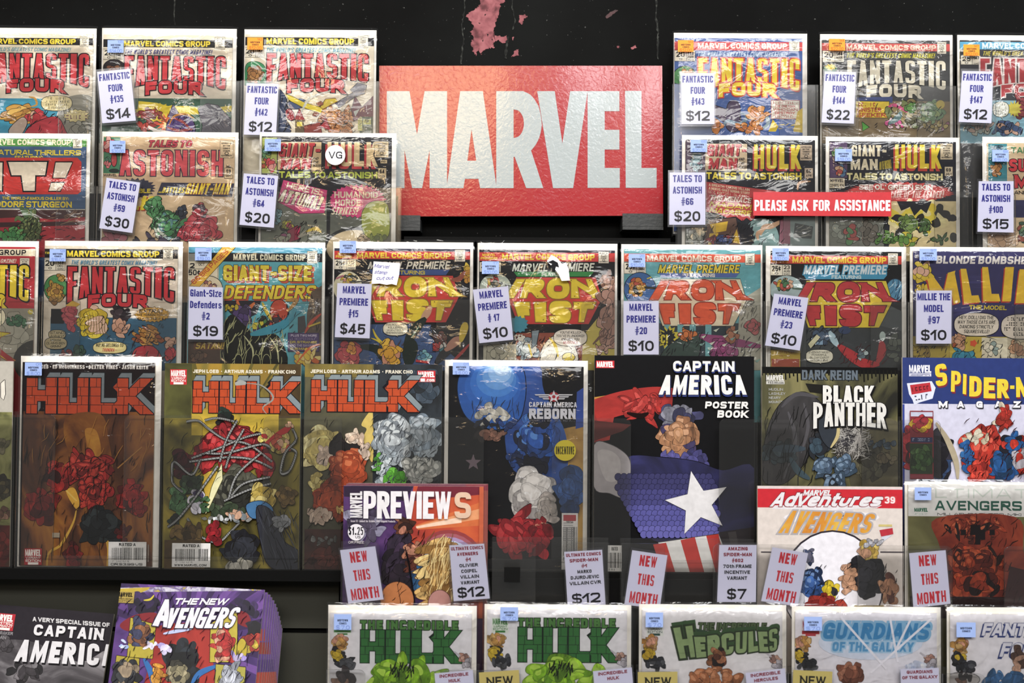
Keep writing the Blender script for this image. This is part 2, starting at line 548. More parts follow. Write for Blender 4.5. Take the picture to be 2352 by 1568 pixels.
# ------------------------------------------------------------------ printing on a face
class Print:
    """draws flat shapes, given in photo pixels, on the face of one thing; clipped to the face"""
    def __init__(self, fr, rect, y0, mb=None, step=5e-6):
        self.fr, self.rect, self.y, self.mb, self.step = fr, rect, y0, mb or MB(), step
        self.painterly = False

    def up(self):
        self.y -= self.step
        return self.y

    def L(self, px, py):
        return self.fr.loc(px, py, self.y)

    def raw(self, pts, col, y=None):
        if self.rect:
            pts = clip_rect(pts, self.rect)
        if len(pts) >= 3:
            self.mb.flat(pts, self.up() if y is None else y, col)

    def boxl(self, x0, y0, x1, y1):
        xm, ym = (x0 + x1) / 2, (y0 + y1) / 2
        return self.L(x0, ym)[0], self.L(xm, y1)[1], self.L(x1, ym)[0], self.L(xm, y0)[1]

    def R(self, x0, y0, x1, y1, col, ol=None, w=1.2):
        if ol:
            self.R(x0 - w, y0 - w, x1 + w, y1 + w, ol)
        a, b, c, d = self.boxl(x0, y0, x1, y1)
        self.raw([(a, b), (c, b), (c, d), (a, d)], col)

    def P(self, pts, col, ol=None, w=1.5):
        if ol:
            cx = sum(p[0] for p in pts) / len(pts)
            cy = sum(p[1] for p in pts) / len(pts)
            self.S(list(pts) + [pts[0], pts[1]], w * 2, ol, taper=False)
        self.raw([self.L(*p) for p in pts], col)

    def smooth(self, pts, n=5):
        out = []
        m = len(pts)
        for i in range(m):
            p0, p1, p2, p3 = (pts[(i + j - 1) % m] for j in range(4))
            for q in range(n):
                t = q / n
                out.append(tuple(0.5 * (2 * p1[a] + (p2[a] - p0[a]) * t + (2 * p0[a] - 5 * p1[a] + 4 * p2[a] - p3[a]) * t * t
                                        + (3 * p1[a] - p0[a] - 3 * p2[a] + p3[a]) * t ** 3) for a in (0, 1)))
        return out

    def Q(self, pts, col, ol=None, w=1.5):
        """smooth closed shape through the points"""
        sp = self.smooth(pts)
        if ol:
            self.S(sp + [sp[0], sp[1]], w * 2, ol, taper=False)
        self.raw([self.L(*p) for p in sp], col)

    def E(self, cx, cy, rx, ry, col, ol=None, w=1.5, rot=0.0, n=28):
        def ell(a, b):
            c, s = math.cos(math.radians(rot)), math.sin(math.radians(rot))
            o = []
            for i in range(n):
                t = 2 * math.pi * i / n
                x, y = a * math.cos(t), b * math.sin(t)
                o.append(self.L(cx + x * c - y * s, cy + x * s + y * c))
            return o
        if ol:
            self.raw(ell(rx + w, ry + w), ol)
        self.raw(ell(rx, ry), col)

    def blob(self, cx, cy, rx, ry, rnd, rough=0.22, n=9, rot=None):
        a0 = rnd.uniform(0, 6.28)
        th = rnd.uniform(0, 3.14) if rot is None else math.radians(rot)
        pts = []
        for i in range(n):
            t = a0 + 2 * math.pi * i / n
            r = 1 + rnd.uniform(-rough, rough)
            x, y = rx * r * math.cos(t), ry * r * math.sin(t)
            pts.append((cx + x * math.cos(th) - y * math.sin(th), cy + x * math.sin(th) + y * math.cos(th)))
        return pts

    def B(self, cx, cy, rx, ry, col, seed=0, ol=None, rough=0.2, rot=0.0, w=1.5, n=9):
        self.Q(self.blob(cx, cy, rx, ry, random.Random(seed * 7 + int(cx)), rough, n, rot), col, ol, w)

    def C(self, cx, cy, rx, ry, cols, n=14, size=0.35, seed=1, ol='#15110f', w=1.0, asp=1.0, hi=None, rot=None):
        """a crumpled mass: many small outlined lumps inside an ellipse"""
        rnd = random.Random(seed * 131 + int(cx) * 7 + int(cy))
        if self.painterly:
            cols = [brushed(q) for q in cols]
            w *= .7
        order = []
        for i in range(n):
            a = i * 2.39996 + seed
            r = math.sqrt((i + 0.5) / n)
            order.append((r, a))
        order.sort(key=lambda q: -q[0])
        for r, a in order:
            x = cx + rx * r * 0.82 * math.cos(a) + rnd.uniform(-.06, .06) * rx
            y = cy + ry * r * 0.82 * math.sin(a) + rnd.uniform(-.06, .06) * ry
            sx = min(rx, ry * 1.6) * size * rnd.uniform(0.7, 1.3)
            sy = min(ry, rx * 1.6) * size * rnd.uniform(0.7, 1.3) * asp
            c = cols[rnd.randrange(len(cols))]
            pts = self.blob(x, y, sx, sy, rnd, 0.25, 8, rot)
            if ol:
                m = [((p[0] - x) * (1 + w / sx) + x, (p[1] - y) * (1 + w / sy) + y) for p in pts]
                self.raw([self.L(*p) for p in self.smooth(m, 3)], ol)
            self.raw([self.L(*p) for p in self.smooth(pts, 3)], c)
            if hi:
                hp = [((p[0] - x) * 0.45 + x - sx * 0.2, (p[1] - y) * 0.4 + y - sy * 0.3) for p in pts]
                self.raw([self.L(*p) for p in self.smooth(hp, 3)], hi)

    def S(self, pts, wd, col, taper=True, curve=False):
        """brush stroke along a line"""
        if curve and len(pts) > 2:
            out = []
            q = [pts[0]] + list(pts) + [pts[-1]]
            for i in range(1, len(q) - 2):
                p0, p1, p2, p3 = q[i - 1:i + 3]
                for k in range(6):
                    t = k / 6
                    out.append(tuple(0.5 * (2 * p1[a] + (p2[a] - p0[a]) * t + (2 * p0[a] - 5 * p1[a] + 4 * p2[a] - p3[a]) * t * t
                                            + (3 * p1[a] - p0[a] - 3 * p2[a] + p3[a]) * t ** 3) for a in (0, 1)))
            pts = out + [pts[-1]]
        lp = [Vector(self.L(*p)) for p in pts]
        s = (D + self.fr.O.y) / FPX
        n = len(lp)
        if n < 2:
            return
        y = self.up()
        Lf, Rt = [], []
        for i in range(n):
            a = lp[max(0, i - 1)]
            b = lp[min(n - 1, i + 1)]
            d = (b - a)
            if d.length < 1e-9:
                d = Vector((1, 0))
            d.normalize()
            k = 1.0
            if taper:
                k = 0.25 + 0.75 * math.sin(math.pi * min(1, max(0, (i + 0.3) / (n - 0.4))))
            nn = Vector((-d.y, d.x)) * (wd * s / 2 * k)
            Lf.append(lp[i] + nn)
            Rt.append(lp[i] - nn)
        for i in range(n - 1):
            q = [tuple(Lf[i]), tuple(Lf[i + 1]), tuple(Rt[i + 1]), tuple(Rt[i])]
            if self.rect:
                q = clip_rect(q, self.rect)
            if len(q) >= 3:
                self.mb.flat(q, y, col)

    def hatch(self, x0, y0, x1, y1, n, ln, col, seed=1, ang=60, w=1.6, spread=25):
        rnd = random.Random(seed)
        for i in range(n):
            x, y = rnd.uniform(x0, x1), rnd.uniform(y0, y1)
            a = math.radians(ang + rnd.uniform(-spread, spread))
            l = ln * rnd.uniform(0.5, 1.3)
            c, s = math.cos(a) * l / 2, -math.sin(a) * l / 2
            b = rnd.uniform(-.2, .2) * l
            self.S([(x - c, y - s), (x + b * .5, y + b * .5), (x + c, y + s)], w * rnd.uniform(.7, 1.5), col)

    def burst(self, cx, cy, rx, ry, n, depth, col, ol=None, w=1.5, seed=3, rot=0.0):
        rnd = random.Random(seed)
        f = []
        for i in range(2 * n):
            t = math.pi * i / n + math.radians(rot)
            r = (1 - depth * rnd.uniform(.6, 1.2)) if i % 2 else 1 + rnd.uniform(-.04, .06)
            f.append((math.cos(t) * r, math.sin(t) * r))
        if ol:
            self.raw([self.L(cx + a * (rx + w), cy + b * (ry + w)) for a, b in f], ol)
        self.raw([self.L(cx + a * rx, cy + b * ry) for a, b in f], col)

    def balloon(self, cx, cy, rx, ry, lines, tail=None, col='#efe6c8', tcol='#1a1a1a', slant=0.15, t=.15):
        if tail:
            tx, ty = tail
            d = 1 if ty > cy else -1
            self.P([(cx - rx * .22, cy + d * ry * .7), (tx, ty), (cx + rx * .1, cy + d * ry * .8)], '#1a1a1a')
        n = 2.6
        def sup(a, b):
            o = []
            for i in range(32):
                q = 2 * math.pi * i / 32
                c, s = math.cos(q), math.sin(q)
                o.append(self.L(cx + a * math.copysign(abs(c) ** (2 / n), c), cy + b * math.copysign(abs(s) ** (2 / n), s)))
            return o
        self.raw(sup(rx + 1.2, ry + 1.2), '#1a1a1a')
        self.raw(sup(rx, ry), col)
        if tail:
            self.P([(cx - rx * .19, cy + d * ry * .7), (tx, ty - d * 2.5), (cx + rx * .07, cy + d * ry * .8)], col)
        m = len(lines)
        lh = 2 * ry * 0.82 / m
        mx = max(len(q) for q in lines)
        for i, q in enumerate(lines):
            c = tcol
            if isinstance(q, tuple):
                q, c = q
            yy = cy - ry * .82 + lh * (i + .12)
            ww = rx * 0.86 * math.sqrt(max(0.2, 1 - ((yy + lh * .35 - cy) / ry) ** 2 * .45)) * max(.45, len(q) / mx)
            self.T(q, (cx - ww, yy, cx + ww, yy + lh * .74), c, t=t, slant=slant)

    def T(self, s, box, col, t=0.2, e=0.0, ec='#14121a', gap=0.1, k=0.9, slant=0.0, top=0.0, bot=0.0, off=None, oc=None, space=0.45, mb=None):
        """a line of lettering filling a pixel box (x0, y0, x1, y1) or a pixel quad of four corners TL TR BR BL"""
        if len(box) == 4 and not isinstance(box[0], tuple):
            a, b, c, d = self.boxl(*box)
            q = [Vector((a, d)), Vector((c, d)), Vector((c, b)), Vector((a, b))]
        else:
            q = [Vector(self.L(*p)) for p in box]
        wd = ((q[1] - q[0]).length + (q[2] - q[3]).length) / 2
        ht = ((q[3] - q[0]).length + (q[2] - q[1]).length) / 2
        up = (q[0] - q[3] + q[1] - q[2]) / 2
        rt = (q[1] - q[0] + q[2] - q[3]) / 2
        asp = wd / ht
        if s.startswith('~'):          # print too small to read: rows of little marks
            rnd = random.Random(len(s) * 7 + int(wd * 1e6) % 97)
            y = self.up()
            u = 0.0
            while u < 1:
                du = rnd.uniform(.35, .75) / asp
                if rnd.random() > .16:
                    for v0, v1 in ((.05, .95), (.1, .3), (.7, .95)):
                        if rnd.random() < .62:
                            ua, ub = u, min(1, u + du * (.3 if v0 == .05 else .8))
                            pl = [q[3].lerp(q[2], a).lerp(q[0].lerp(q[1], a), b) for a, b in ((ua, v0), (ub, v0), (ub, v1), (ua, v1))]
                            self.raw([tuple(p) for p in pl], col, y - len(self.mb.f) % 23 * 1.2e-6)
                u += du * 1.25
            self.y -= 2.6e-5
            return []

        def mp(u, v):
            w = 1 - (2 * u - 1) ** 2
            p = (q[3] * (1 - u) + q[2] * u) * (1 - v) + (q[0] * (1 - u) + q[1] * u) * v
            p = p + up * (bot * w * (1 - v) + top * w * v)
            if slant:
                p = p + rt.normalized() * (slant * ht * (v - 0.5))
            return p
        old = self.mb
        if mb:
            self.mb = mb
        s_ = s
        if off:
            dv = Vector((off[0], -off[1])) * ((D + self.fr.O.y) / FPX)
            y = self.up()
            for i, pl in enumerate(text_polys(s_, asp, t, max(e, 0.0), gap, k, space)):
                self.raw([tuple(mp(*p) + dv) for p in pl], oc or ec, y - (i % 23) * 1.2e-6)
            self.y -= 2.6e-5
        if e:
            y = self.up()
            for i, pl in enumerate(text_polys(s_, asp, t, e, gap, k, space)):
                self.raw([tuple(mp(*p)) for p in pl], ec, y - (i % 23) * 1.2e-6)
            self.y -= 2.6e-5
        y = self.up()
        res = [[tuple(mp(*p)) for p in pl] for pl in text_polys(s_, asp, t, 0.0, gap, k, space)]
        for i, pl in enumerate(res):
            self.raw(pl, col, y - (i % 23) * 1.2e-6)
        self.y -= 2.6e-5
        self.mb = old
        return res

    def mortar(self, polys, n, col, th=0.0008, mb=None, seed=1):
        """brick joints drawn inside already printed letters"""
        old = self.mb
        if mb:
            self.mb = mb
        y = self.up()
        rnd = random.Random(seed)
        z0 = min(p[1] for q in polys for p in q)
        z1 = max(p[1] for q in polys for p in q)
        x0 = min(p[0] for q in polys for p in q)
        x1 = max(p[0] for q in polys for p in q)
        hs = (z1 - z0) / n
        for q in polys:
            for i in range(1, n):
                a = z0 + hs * i
                r = clip_poly(clip_poly(q, 1, a - th / 2, -1), 1, a + th / 2, 1)
                if len(r) >= 3:
                    self.raw(r, col, y)
        for i in range(n):
            x = x0 + rnd.uniform(0, hs)
            while x < x1:
                for q in polys:
                    r = clip_poly(clip_poly(q, 0, x - th / 2, -1), 0, x + th / 2, 1)
                    if len(r) >= 3:
                        r = clip_poly(clip_poly(r, 1, z0 + hs * i, -1), 1, z0 + hs * (i + 1), 1)
                        if len(r) >= 3:
                            self.raw(r, col, y)
                x += hs * rnd.uniform(.9, 1.7)
        self.mb = old
# ------------------------------------------------------------------ builders
def sleeve_mesh(x0, x1, z0, z1, seed, amp=1.0):
    """front of a polythene bag with soft wrinkles, folded back over the board at the top and at both sides"""
    mb = MB()
    nx, nz = 22, 44
    s = Vector((seed * 3.7, seed * 1.3, 0))
    grid = []
    for j in range(nz + 1):
        v = j / nz
        rowp = []
        for i in range(nx + 1):
            u = i / nx
            x = x0 + (x1 - x0) * u
            z = z0 + (z1 - z0) * v
            w = noise.noise(Vector((x * 22, 0, z * 30)) + s) * 0.0026 + abs(noise.noise(Vector((x * 60, 3, z * 35)) + s)) * 0.0013
            y = -0.0042 - max(-0.001, min(0.0034, w * amp))
            dt, ds = (z1 - z), min(x - x0, x1 - x)
            if dt < 0.018:
                y += (1 - dt / 0.018) ** 2 * 0.0064
            if ds < 0.005:
                y += (1 - ds / 0.005) ** 2 * 0.0045
            rowp.append((x, y, z))
        grid.append(rowp)
    mb.mi(POLYBAG)
    mb.v = [p for r in grid for p in r]
    for j in range(nz):
        for i in range(nx):
            a = j * (nx + 1) + i
            mb.f.append([a, a + 1, a + nx + 2, a + nx + 1])
            mb.m.append(0)
            mb.sm.append(True)
    return mb


STICK = {'b': '#9db4e8', 'o': '#f29a2e'}
N_ = [0]


class Comic:
    def __init__(self, row, board, cover, base, label, bag=True, h=0.264, sticker=None, name='comic_book', cat='comic',
                 group=None, thick=0.003, lean=None, roll=0.0, dy=0.0, pages=True, wrinkle=1.0, spine=None):
        N_[0] += 1
        self.seed = N_[0]
        x0, x1, yt = board
        xm = (x0 + x1) / 2
        fr = Frame(row, xm, yt, dy, roll, lean)
        if row in FOOT:
            h = FR0[row].loc(xm, yt)[1] - FOOT[row]
        fr.O = fr.O + fr.R @ Vector((0, 0, -h))       # origin at the foot of the comic
        self.fr, self.base = fr, base
        self.root = root(name, fr, label, cat, group or 'comics on the wall rack')
        ym = yt + 120
        bx0, bx1 = fr.loc(x0, ym)[0], fr.loc(x1, ym)[0]
        bz1 = fr.loc(xm, yt)[1]
        cx0, cx1 = fr.loc(cover[0], ym)[0], fr.loc(cover[1], ym)[0]
        cz1 = fr.loc((cover[0] + cover[1]) / 2, cover[2])[1]
        self.b = (bx0, 0.0, bx1, bz1)
        cz0 = 0.004 if bag else 0.0
        self.rect = (cx0, cz0, cx1, cz1)
        self.bag, self.thick, self.sticker, self.wr = bag, thick, sticker, wrinkle
        self.cm = MB()
        self.cm.box(cx0, cx1, 0.0, thick, cz0, cz1, base, '#d9d2c0')
        self.tm = MB()
        self.a = Print(fr, self.rect, -0.00005, self.cm)
        self.a.painterly = row >= 4
        for n in ('R', 'P', 'Q', 'E', 'B', 'C', 'S', 'T', 'burst', 'balloon', 'hatch'):
            setattr(self, n, getattr(self.a, n))
        self.notes = []

    def band(self, y0, y1, col):
        xm = W / 2
        px = self.fr
        self.a.y -= self.a.step
        z1, z0 = self.a.fr.loc(self.xc(), y0, self.a.y)[1], self.a.fr.loc(self.xc(), y1, self.a.y)[1]
        r = self.rect
        self.a.raw([(r[0], z0), (r[2], z0), (r[2], z1), (r[0], z1)], col)

    def xc(self):
        # pixel column of the middle of the cover
        if not hasattr(self, '_xc'):
            p = self.fr.O + self.fr.R @ Vector(((self.rect[0] + self.rect[2]) / 2, 0, (self.rect[3]) * .8)) - CAM
            self._xc = W / 2 + FPX * p.dot(CR) / p.y
        return self._xc

    def title(self, *a, **k):
        self.a.T(*a, mb=self.tm, **k)

    def stamp(self, x0, y0, x1, y1, col='#e9e2cf', ic='#2a2a2a'):
        self.R(x0, y0, x1, y1, col, ol='#4a463e', w=.8)
        h = (y1 - y0) / 27
        for i, (s, k) in enumerate((('APPROVED', 4), ('BY THE', 8), ('COMICS', 12), ('CODE', 16), ('AUTHORITY', 24))):
            w = (x1 - x0) * (.42 if len(s) > 6 else .28)
            xm = (x0 + x1) / 2
            self.T(s, (xm - w, y0 + (k - 1.6) * h, xm + w, y0 + (k + 1.0) * h), ic, t=.24)
        xm = (x0 + x1) / 2
        self.E(xm, y0 + 20 * h, 3.4 * h, 2.6 * h, ic)
        self.E(xm, y0 + 20 * h, 2.3 * h, 1.6 * h, col)

    def price(self, x0, y0, x1, y1, a, b=None, c=None, col='#e9e2cf'):
        self.R(x0, y0, x1, y1, col, ol='#2a2824', w=.8)
        h = y1 - y0
        xs = x1 if b is None else x0 + (x1 - x0) * .58
        self.T(a, (x0 + 3, y0 + h * .1, xs - 4, y0 + h * .62), '#1d1c1a', t=.2)
        self.E((x0 + xs) / 2, y0 + h * .82, 4, 2.4, '#1d1c1a')
        self.E((x0 + xs) / 2, y0 + h * .82, 2.6, 1.3, col)
        if b:
            self.R(xs - .5, y0, xs + .5, y1, '#2a2824')
            self.T(b, (xs + 3, y0 + h * .06, x1 - 3, y0 + h * .42), '#1d1c1a', t=.2)
            if c:
                self.T(c, (xs + 3, y0 + h * .5, x1 - 3, y0 + h * .72), '#1d1c1a', t=.2)
            self.T('02462', (xs + 3, y0 + h * .8, x1 - 3, y0 + h * .98), '#1d1c1a', t=.16)

    def badge(self, x0, y0, x1, y1, lines, col='#c2202c', tc='#f2efe9', bar=True):
        self.R(x0, y0, x1, y1, col)
        h = y1 - y0
        w = x1 - x0
        self.T('MARVEL', (x0 + w * .05, y0 + h * .06, x1 - w * .05, y0 + h * (.46 if lines or bar else .94)), tc, t=.27, gap=.02)
        for i, s in enumerate(lines):
            self.T(s, (x0 + w * .07, y0 + h * (.5 + .17 * i), x1 - w * .07, y0 + h * (.64 + .17 * i)), tc, t=.2)
        if bar:
            self.R(x0 + w * .2, y0 + h * .84, x1 - w * .2, y0 + h * .98, tc)

    def barcode(self, x0, y0, x1, y1, top='RATED A', bottom=None, seed=2):
        self.R(x0, y0, x1, y1, '#e4e2e0')
        w, h = x1 - x0, y1 - y0
        self.T(top, (x0 + w * .28, y0 + h * .05, x1 - w * .28, y0 + h * .17), '#1a1a1a', t=.24)
        if bottom:
            self.T(bottom, (x0 + w * .06, y1 - h * .13, x1 - w * .1, y1 - h * .03), '#1a1a1a', t=.22)
        rnd = random.Random(seed)
        x = x0 + w * .09
        while x < x1 - w * .08:
            bw = rnd.choice((.8, 1.2, 1.7))
            if not (x0 + w * .6 < x < x0 + w * .66):
                self.R(x, y0 + h * .24, x + bw, y0 + h * .74, '#1a1a1a')
            x += bw + rnd.choice((.9, 1.3, 2.0))
        self.T('~~~~~~', (x0 + w * .1, y0 + h * .77, x0 + w * .55, y0 + h * .83), '#1a1a1a', t=.14)

    def note(self, pts, col, writing, tc, name='paper_note'):
        self.notes.append((pts, col, writing, tc, name))

    def done(self):
        cov = self.cm.build('cover', self.root)
        if self.tm.f:
            self.tm.build('title_lettering', cov)
        par = self.root
        if self.bag:
            b = MB()
            b.box(self.b[0], self.b[2], self.thick + .0002, self.thick + .0012, 0, self.b[3], BOARD)
            b.build('backing_board', self.root)
            par = sleeve_mesh(self.b[0] - .0016, self.b[2] + .0016, 0.0, self.b[3] + .003, self.seed, self.wr).build('plastic_sleeve', self.root, 'clear plastic sleeve')
        ys = -0.0084 if self.bag else -0.0022
        if self.sticker:
            kind, x0, y0, x1, y1, num, pr = self.sticker
            p = Print(self.fr, None, ys)
            a, b, c, d = p.boxl(x0, y0, x1, y1)
            p.mb.prism([(a, b), (c, b), (c, d), (a, d)], ys, ys + .0002, ink(STICK[kind], vary=.03))
            w, h = x1 - x0, y1 - y0
            tc = '#1c2340' if kind == 'b' else '#5a2c10'
            pc = '#6f86c8' if kind == 'b' else '#c25a12'
            if num:
                p.T(num, (x1 - w * .35, y0 + h * .05, x1 - w * .06, y0 + h * .25), pc, t=.16)
            p.T('MIDTOWN', (x0 + w * .2, y0 + h * .32, x1 - w * .2, y0 + h * .47), tc, t=.24)
            p.T('COMICS', (x0 + w * .3, y0 + h * .52, x1 - w * .28, y0 + h * .66), tc, t=.24)
            if pr:
                p.T(pr, (x0 + w * .12, y0 + h * .72, x1 - w * .1, y0 + h * .98), pc, t=.14)
            p.mb.build('price_sticker', par, ('blue' if kind == 'b' else 'orange') + ' price sticker')
        for pts, col, writing, tc, name in self.notes:
            p = Print(self.fr, None, ys - .0004)
            p.mb.prism([p.L(*q) for q in pts], ys - .0004, ys - .0002, ink(col, vary=.03))
            for f in writing:
                f(p, tc)
            p.mb.build(name, par)
        return self.root


def quad_mix(q, u, v):
    a = (q[0][0] + (q[1][0] - q[0][0]) * u, q[0][1] + (q[1][1] - q[0][1]) * u)
    b = (q[3][0] + (q[2][0] - q[3][0]) * u, q[3][1] + (q[2][1] - q[3][1]) * u)
    return (a[0] + (b[0] - a[0]) * v, a[1] + (b[1] - a[1]) * v)


def sub(q, u0, v0, u1, v1):
    return (quad_mix(q, u0, v0), quad_mix(q, u1, v0), quad_mix(q, u1, v1), quad_mix(q, u0, v1))


def rrect(x0, z0, x1, z1, r, n=4):
    out = []
    for cx, cz, a in ((x1 - r, z0 + r, -90), (x1 - r, z1 - r, 0), (x0 + r, z1 - r, 90), (x0 + r, z0 + r, 180)):
        for i in range(n + 1):
            t = math.radians(a + 90 * i / n)
            out.append((cx + r * math.cos(t), cz + r * math.sin(t)))
    return out


def price_tag(row, q, lines, label, paper='#dcdcf2', margin=4.5, y=-0.0140, group=None, sleeve=True):
    """a printed card in a clear sleeve; lines = (text, u0, v0, u1, v1, colour, stroke, options)"""
    bl = quad_mix(q, .5, 1)
    fr = Frame(row, *bl, off=y)
    rt = root('price_card', fr, label, 'price tag', group or 'cards clipped to the clear pockets')
    p = Print(fr, None, 0.0)
    pts = [p.L(*c) for c in q]
    p.mb.prism(pts, -0.0003, 0.0003, ink(paper, vary=.02, spec=.2))
    p.y = -0.00035
    ob = p.mb
    card = ob
    lt = MB()
    for s, u0, v0, u1, v1, col, t, o in lines:
        p.T(s, sub(q, u0, v0, u1, v1), col, t=t, mb=lt, **o)
    co = card.build('card', rt)
    lt.build('printed_lettering', co)
    if sleeve:
        c = quad_mix(q, .5, .5)
        def grow(pt):
            dx, dy = pt[0] - c[0], pt[1] - c[1]
            L = math.hypot(dx, dy)
            return (pt[0] + dx / L * margin * 1.4, pt[1] + dy / L * margin * 1.4)
        g = [fr.loc(*grow(pt)) for pt in q]
        m = MB()
        m.prism(g, -0.0010, -0.0008, TAGSLEEVE, ACRYLIC_EDGE)
        m.prism(g, 0.0006, 0.0008, TAGSLEEVE, ACRYLIC_EDGE)
        m.build('clear_sleeve', rt, 'clear plastic card sleeve')
    return rt


NAVY, DARK, REDT = '#26268c', '#17161c', '#cc2f3c'


def blue_tag(row, q, a, b, num, pr, label, sc=(1, 1)):
    def ln(s, v0, v1):
        n = sum(.5 if c in "Iil1 .-!'" else 1.15 if c in 'M#' else 1 for c in s)
        w = min(.92, .108 * n)
        return (s, .5 - w / 2, v0, .5 + w / 2, v1, NAVY, .205, dict(gap=.075, k=.75))
    L = [ln(a, .05, .185), ln(b, .27, .405), ln(num, .49, .62)]
    n = len(pr)
    w = .24 * n
    L.append((pr, .5 - w / 2, .74, .5 + w / 2, .935, DARK, .19, dict(gap=.13, k=1.0)))
    return price_tag(row, q, L, label)


def variant_tag(row, q, top, mid, pr, label):
    L = []
    n = len(top) + len(mid)
    for i, s in enumerate(top + mid):
        w = min(.92, .075 * len(s))
        v = .035 + .103 * i
        L.append((s, .5 - w / 2, v, .5 + w / 2, v + .062, '#8c2038' if i < len(top) else '#33333c', .26, dict(gap=.12)))
    w = .25 * len(pr)
    if pr:
        L.append((pr, .5 - w / 2, .77, .5 + w / 2, .95, DARK, .2, dict(gap=.13, k=1.0)))
    return price_tag(row, q, L, label)


def new_tag(row, q, label):
    L = [('NEW', .25, .06, .73, .26, REDT, .23, dict(gap=.10, k=.6)), ('THIS', .27, .40, .73, .60, REDT, .23, dict(gap=.10, k=.6)),
         ('MONTH', .12, .74, .90, .95, REDT, .23, dict(gap=.10, k=.6))]
    return price_tag(row, q, L, label)


def pocket(row, x0, x1, yt, label, tab=88, r=14, depth=0.0, tabs=(True, True), hcap=None):
    """clear acrylic pocket: a front with a deep finger notch, a back and a bottom ledge"""
    xm = (x0 + x1) / 2
    fr = Frame(row, xm, yt)
    h = {1: .197, 2: .1955, 3: .194, 4: .1935, 5: .196, 6: .196}[row] if hcap is None else hcap
    h = FR0[row].loc(xm, yt)[1] - FOOT[row] + .0024
    fr.O = fr.O + fr.R @ Vector((0, 0, -h))
    rt = root('display_pocket', fr, label, 'display pocket', 'clear pockets of the rack')
    yf = -0.0125
    a = fr.loc(x0, yt + 60, yf)[0]
    b = fr.loc(x1, yt + 60, yf)[0]
    s = (b - a) / (x1 - x0)
    tw, rr = tab * s, r * s
    def arc(cx, cz, a0, a1):
        return [(cx + rr * math.cos(math.radians(a0 + (a1 - a0) * i / 5)), cz + rr * math.sin(math.radians(a0 + (a1 - a0) * i / 5))) for i in range(6)]
    zb, zn = 0.0, 0.02
    pts = [(a, zb), (b, zb), (b, h)] + arc(b - tw + rr, h - rr, 90, 180) + [(b - tw, zn), (a + tw, zn)] + arc(a + tw - rr, h - rr, 0, 90) + [(a, h)]
    m = MB()
    # front as two tabs and a foot (convex pieces share their edges)
    m.prism([(a, zn), (a + tw, zn)] + arc(a + tw - rr, h - rr, 0, 90) + [(a, h)], yf, yf + .0022, ACRYLIC, ACRYLIC_EDGE)
    m.prism([(b - tw, zn), (b, zn), (b, h)] + arc(b - tw + rr, h - rr, 90, 180), yf, yf + .0022, ACRYLIC, ACRYLIC_EDGE)
    m.prism([(a, zb), (b, zb), (b, zn), (a, zn)], yf, yf + .0022, ACRYLIC, ACRYLIC_EDGE)
    m.build('front_panel', rt)
    m = MB()
    m.box(a, b, .0062, .0080, 0, h + .004, ACRYLIC, ACRYLIC_EDGE)
    m.build('back_panel', rt)
    m = MB()
    m.box(a, b, yf + .0022, .0062, -.0005, .0018, ACRYLIC, ACRYLIC_EDGE)
    m.build('bottom_ledge', rt)
    return rt
# ------------------------------------------------------------------ wall, rack, sign
def wpx(px, py, y):
    d = ray(px, py)
    t = (y - CAM.y) / d.y
    p = CAM + d * t
    return p.x, p.z


def wallmat():
    m, nt, out = new_mat('black_wall_paint')
    b = nt.nodes.new('ShaderNodeBsdfPrincipled')
    b.inputs['Roughness'].default_value = 0.55
    b.inputs['Specular IOR Level'].default_value = 0.05
    tc = nt.nodes.new('ShaderNodeTexCoord')
    n1 = nt.nodes.new('ShaderNodeTexNoise')
    n1.inputs['Scale'].default_value = 5
    n1.inputs['Detail'].default_value = 8
    r1 = nt.nodes.new('ShaderNodeValToRGB')
    r1.color_ramp.elements[0].position = .35
    r1.color_ramp.elements[0].color = (.0012, .0012, .0012, 1)
    r1.color_ramp.elements[1].position = .7
    r1.color_ramp.elements[1].color = (.0055, .006, .0058, 1)
    n2 = nt.nodes.new('ShaderNodeTexNoise')
    n2.inputs['Scale'].default_value = 260
    n2.inputs['Detail'].default_value = 2
    r2 = nt.nodes.new('ShaderNodeValToRGB')
    r2.color_ramp.elements[0].position = .70
    r2.color_ramp.elements[0].color = (0, 0, 0, 1)
    r2.color_ramp.elements[1].position = .76
    r2.color_ramp.elements[1].color = (.10, .10, .095, 1)
    ad = nt.nodes.new('ShaderNodeMixRGB')
    ad.blend_type = 'ADD'
    ad.inputs[0].default_value = 1
    bp = nt.nodes.new('ShaderNodeBump')
    bp.inputs['Strength'].default_value = .25
    bp.inputs['Distance'].default_value = .004
    for n in (n1, n2):
        nt.links.new(tc.outputs['Object'], n.inputs['Vector'])
    nt.links.new(n1.outputs['Fac'], r1.inputs[0])
    nt.links.new(n2.outputs['Fac'], r2.inputs[0])
    nt.links.new(r1.outputs[0], ad.inputs[1])
    nt.links.new(r2.outputs[0], ad.inputs[2])
    nt.links.new(ad.outputs[0], b.inputs['Base Color'])
    nt.links.new(n1.outputs['Fac'], bp.inputs['Height'])
    nt.links.new(bp.outputs[0], b.inputs['Normal'])
    nt.links.new(b.outputs[0], out.inputs[0])
    return m


wm = MB()
wm.box(-1.9, 1.9, WALLY, WALLY + .05, 0.0, 2.9, wallmat())
PINK = paint(['#5a3236', '#8e5358', '#a4666a'], 90, dist=.5, rough=.8)
CRACK = paint(['#050505', '#1c1d1b', '#4c4e49'], 160, dist=.4, rough=.8)


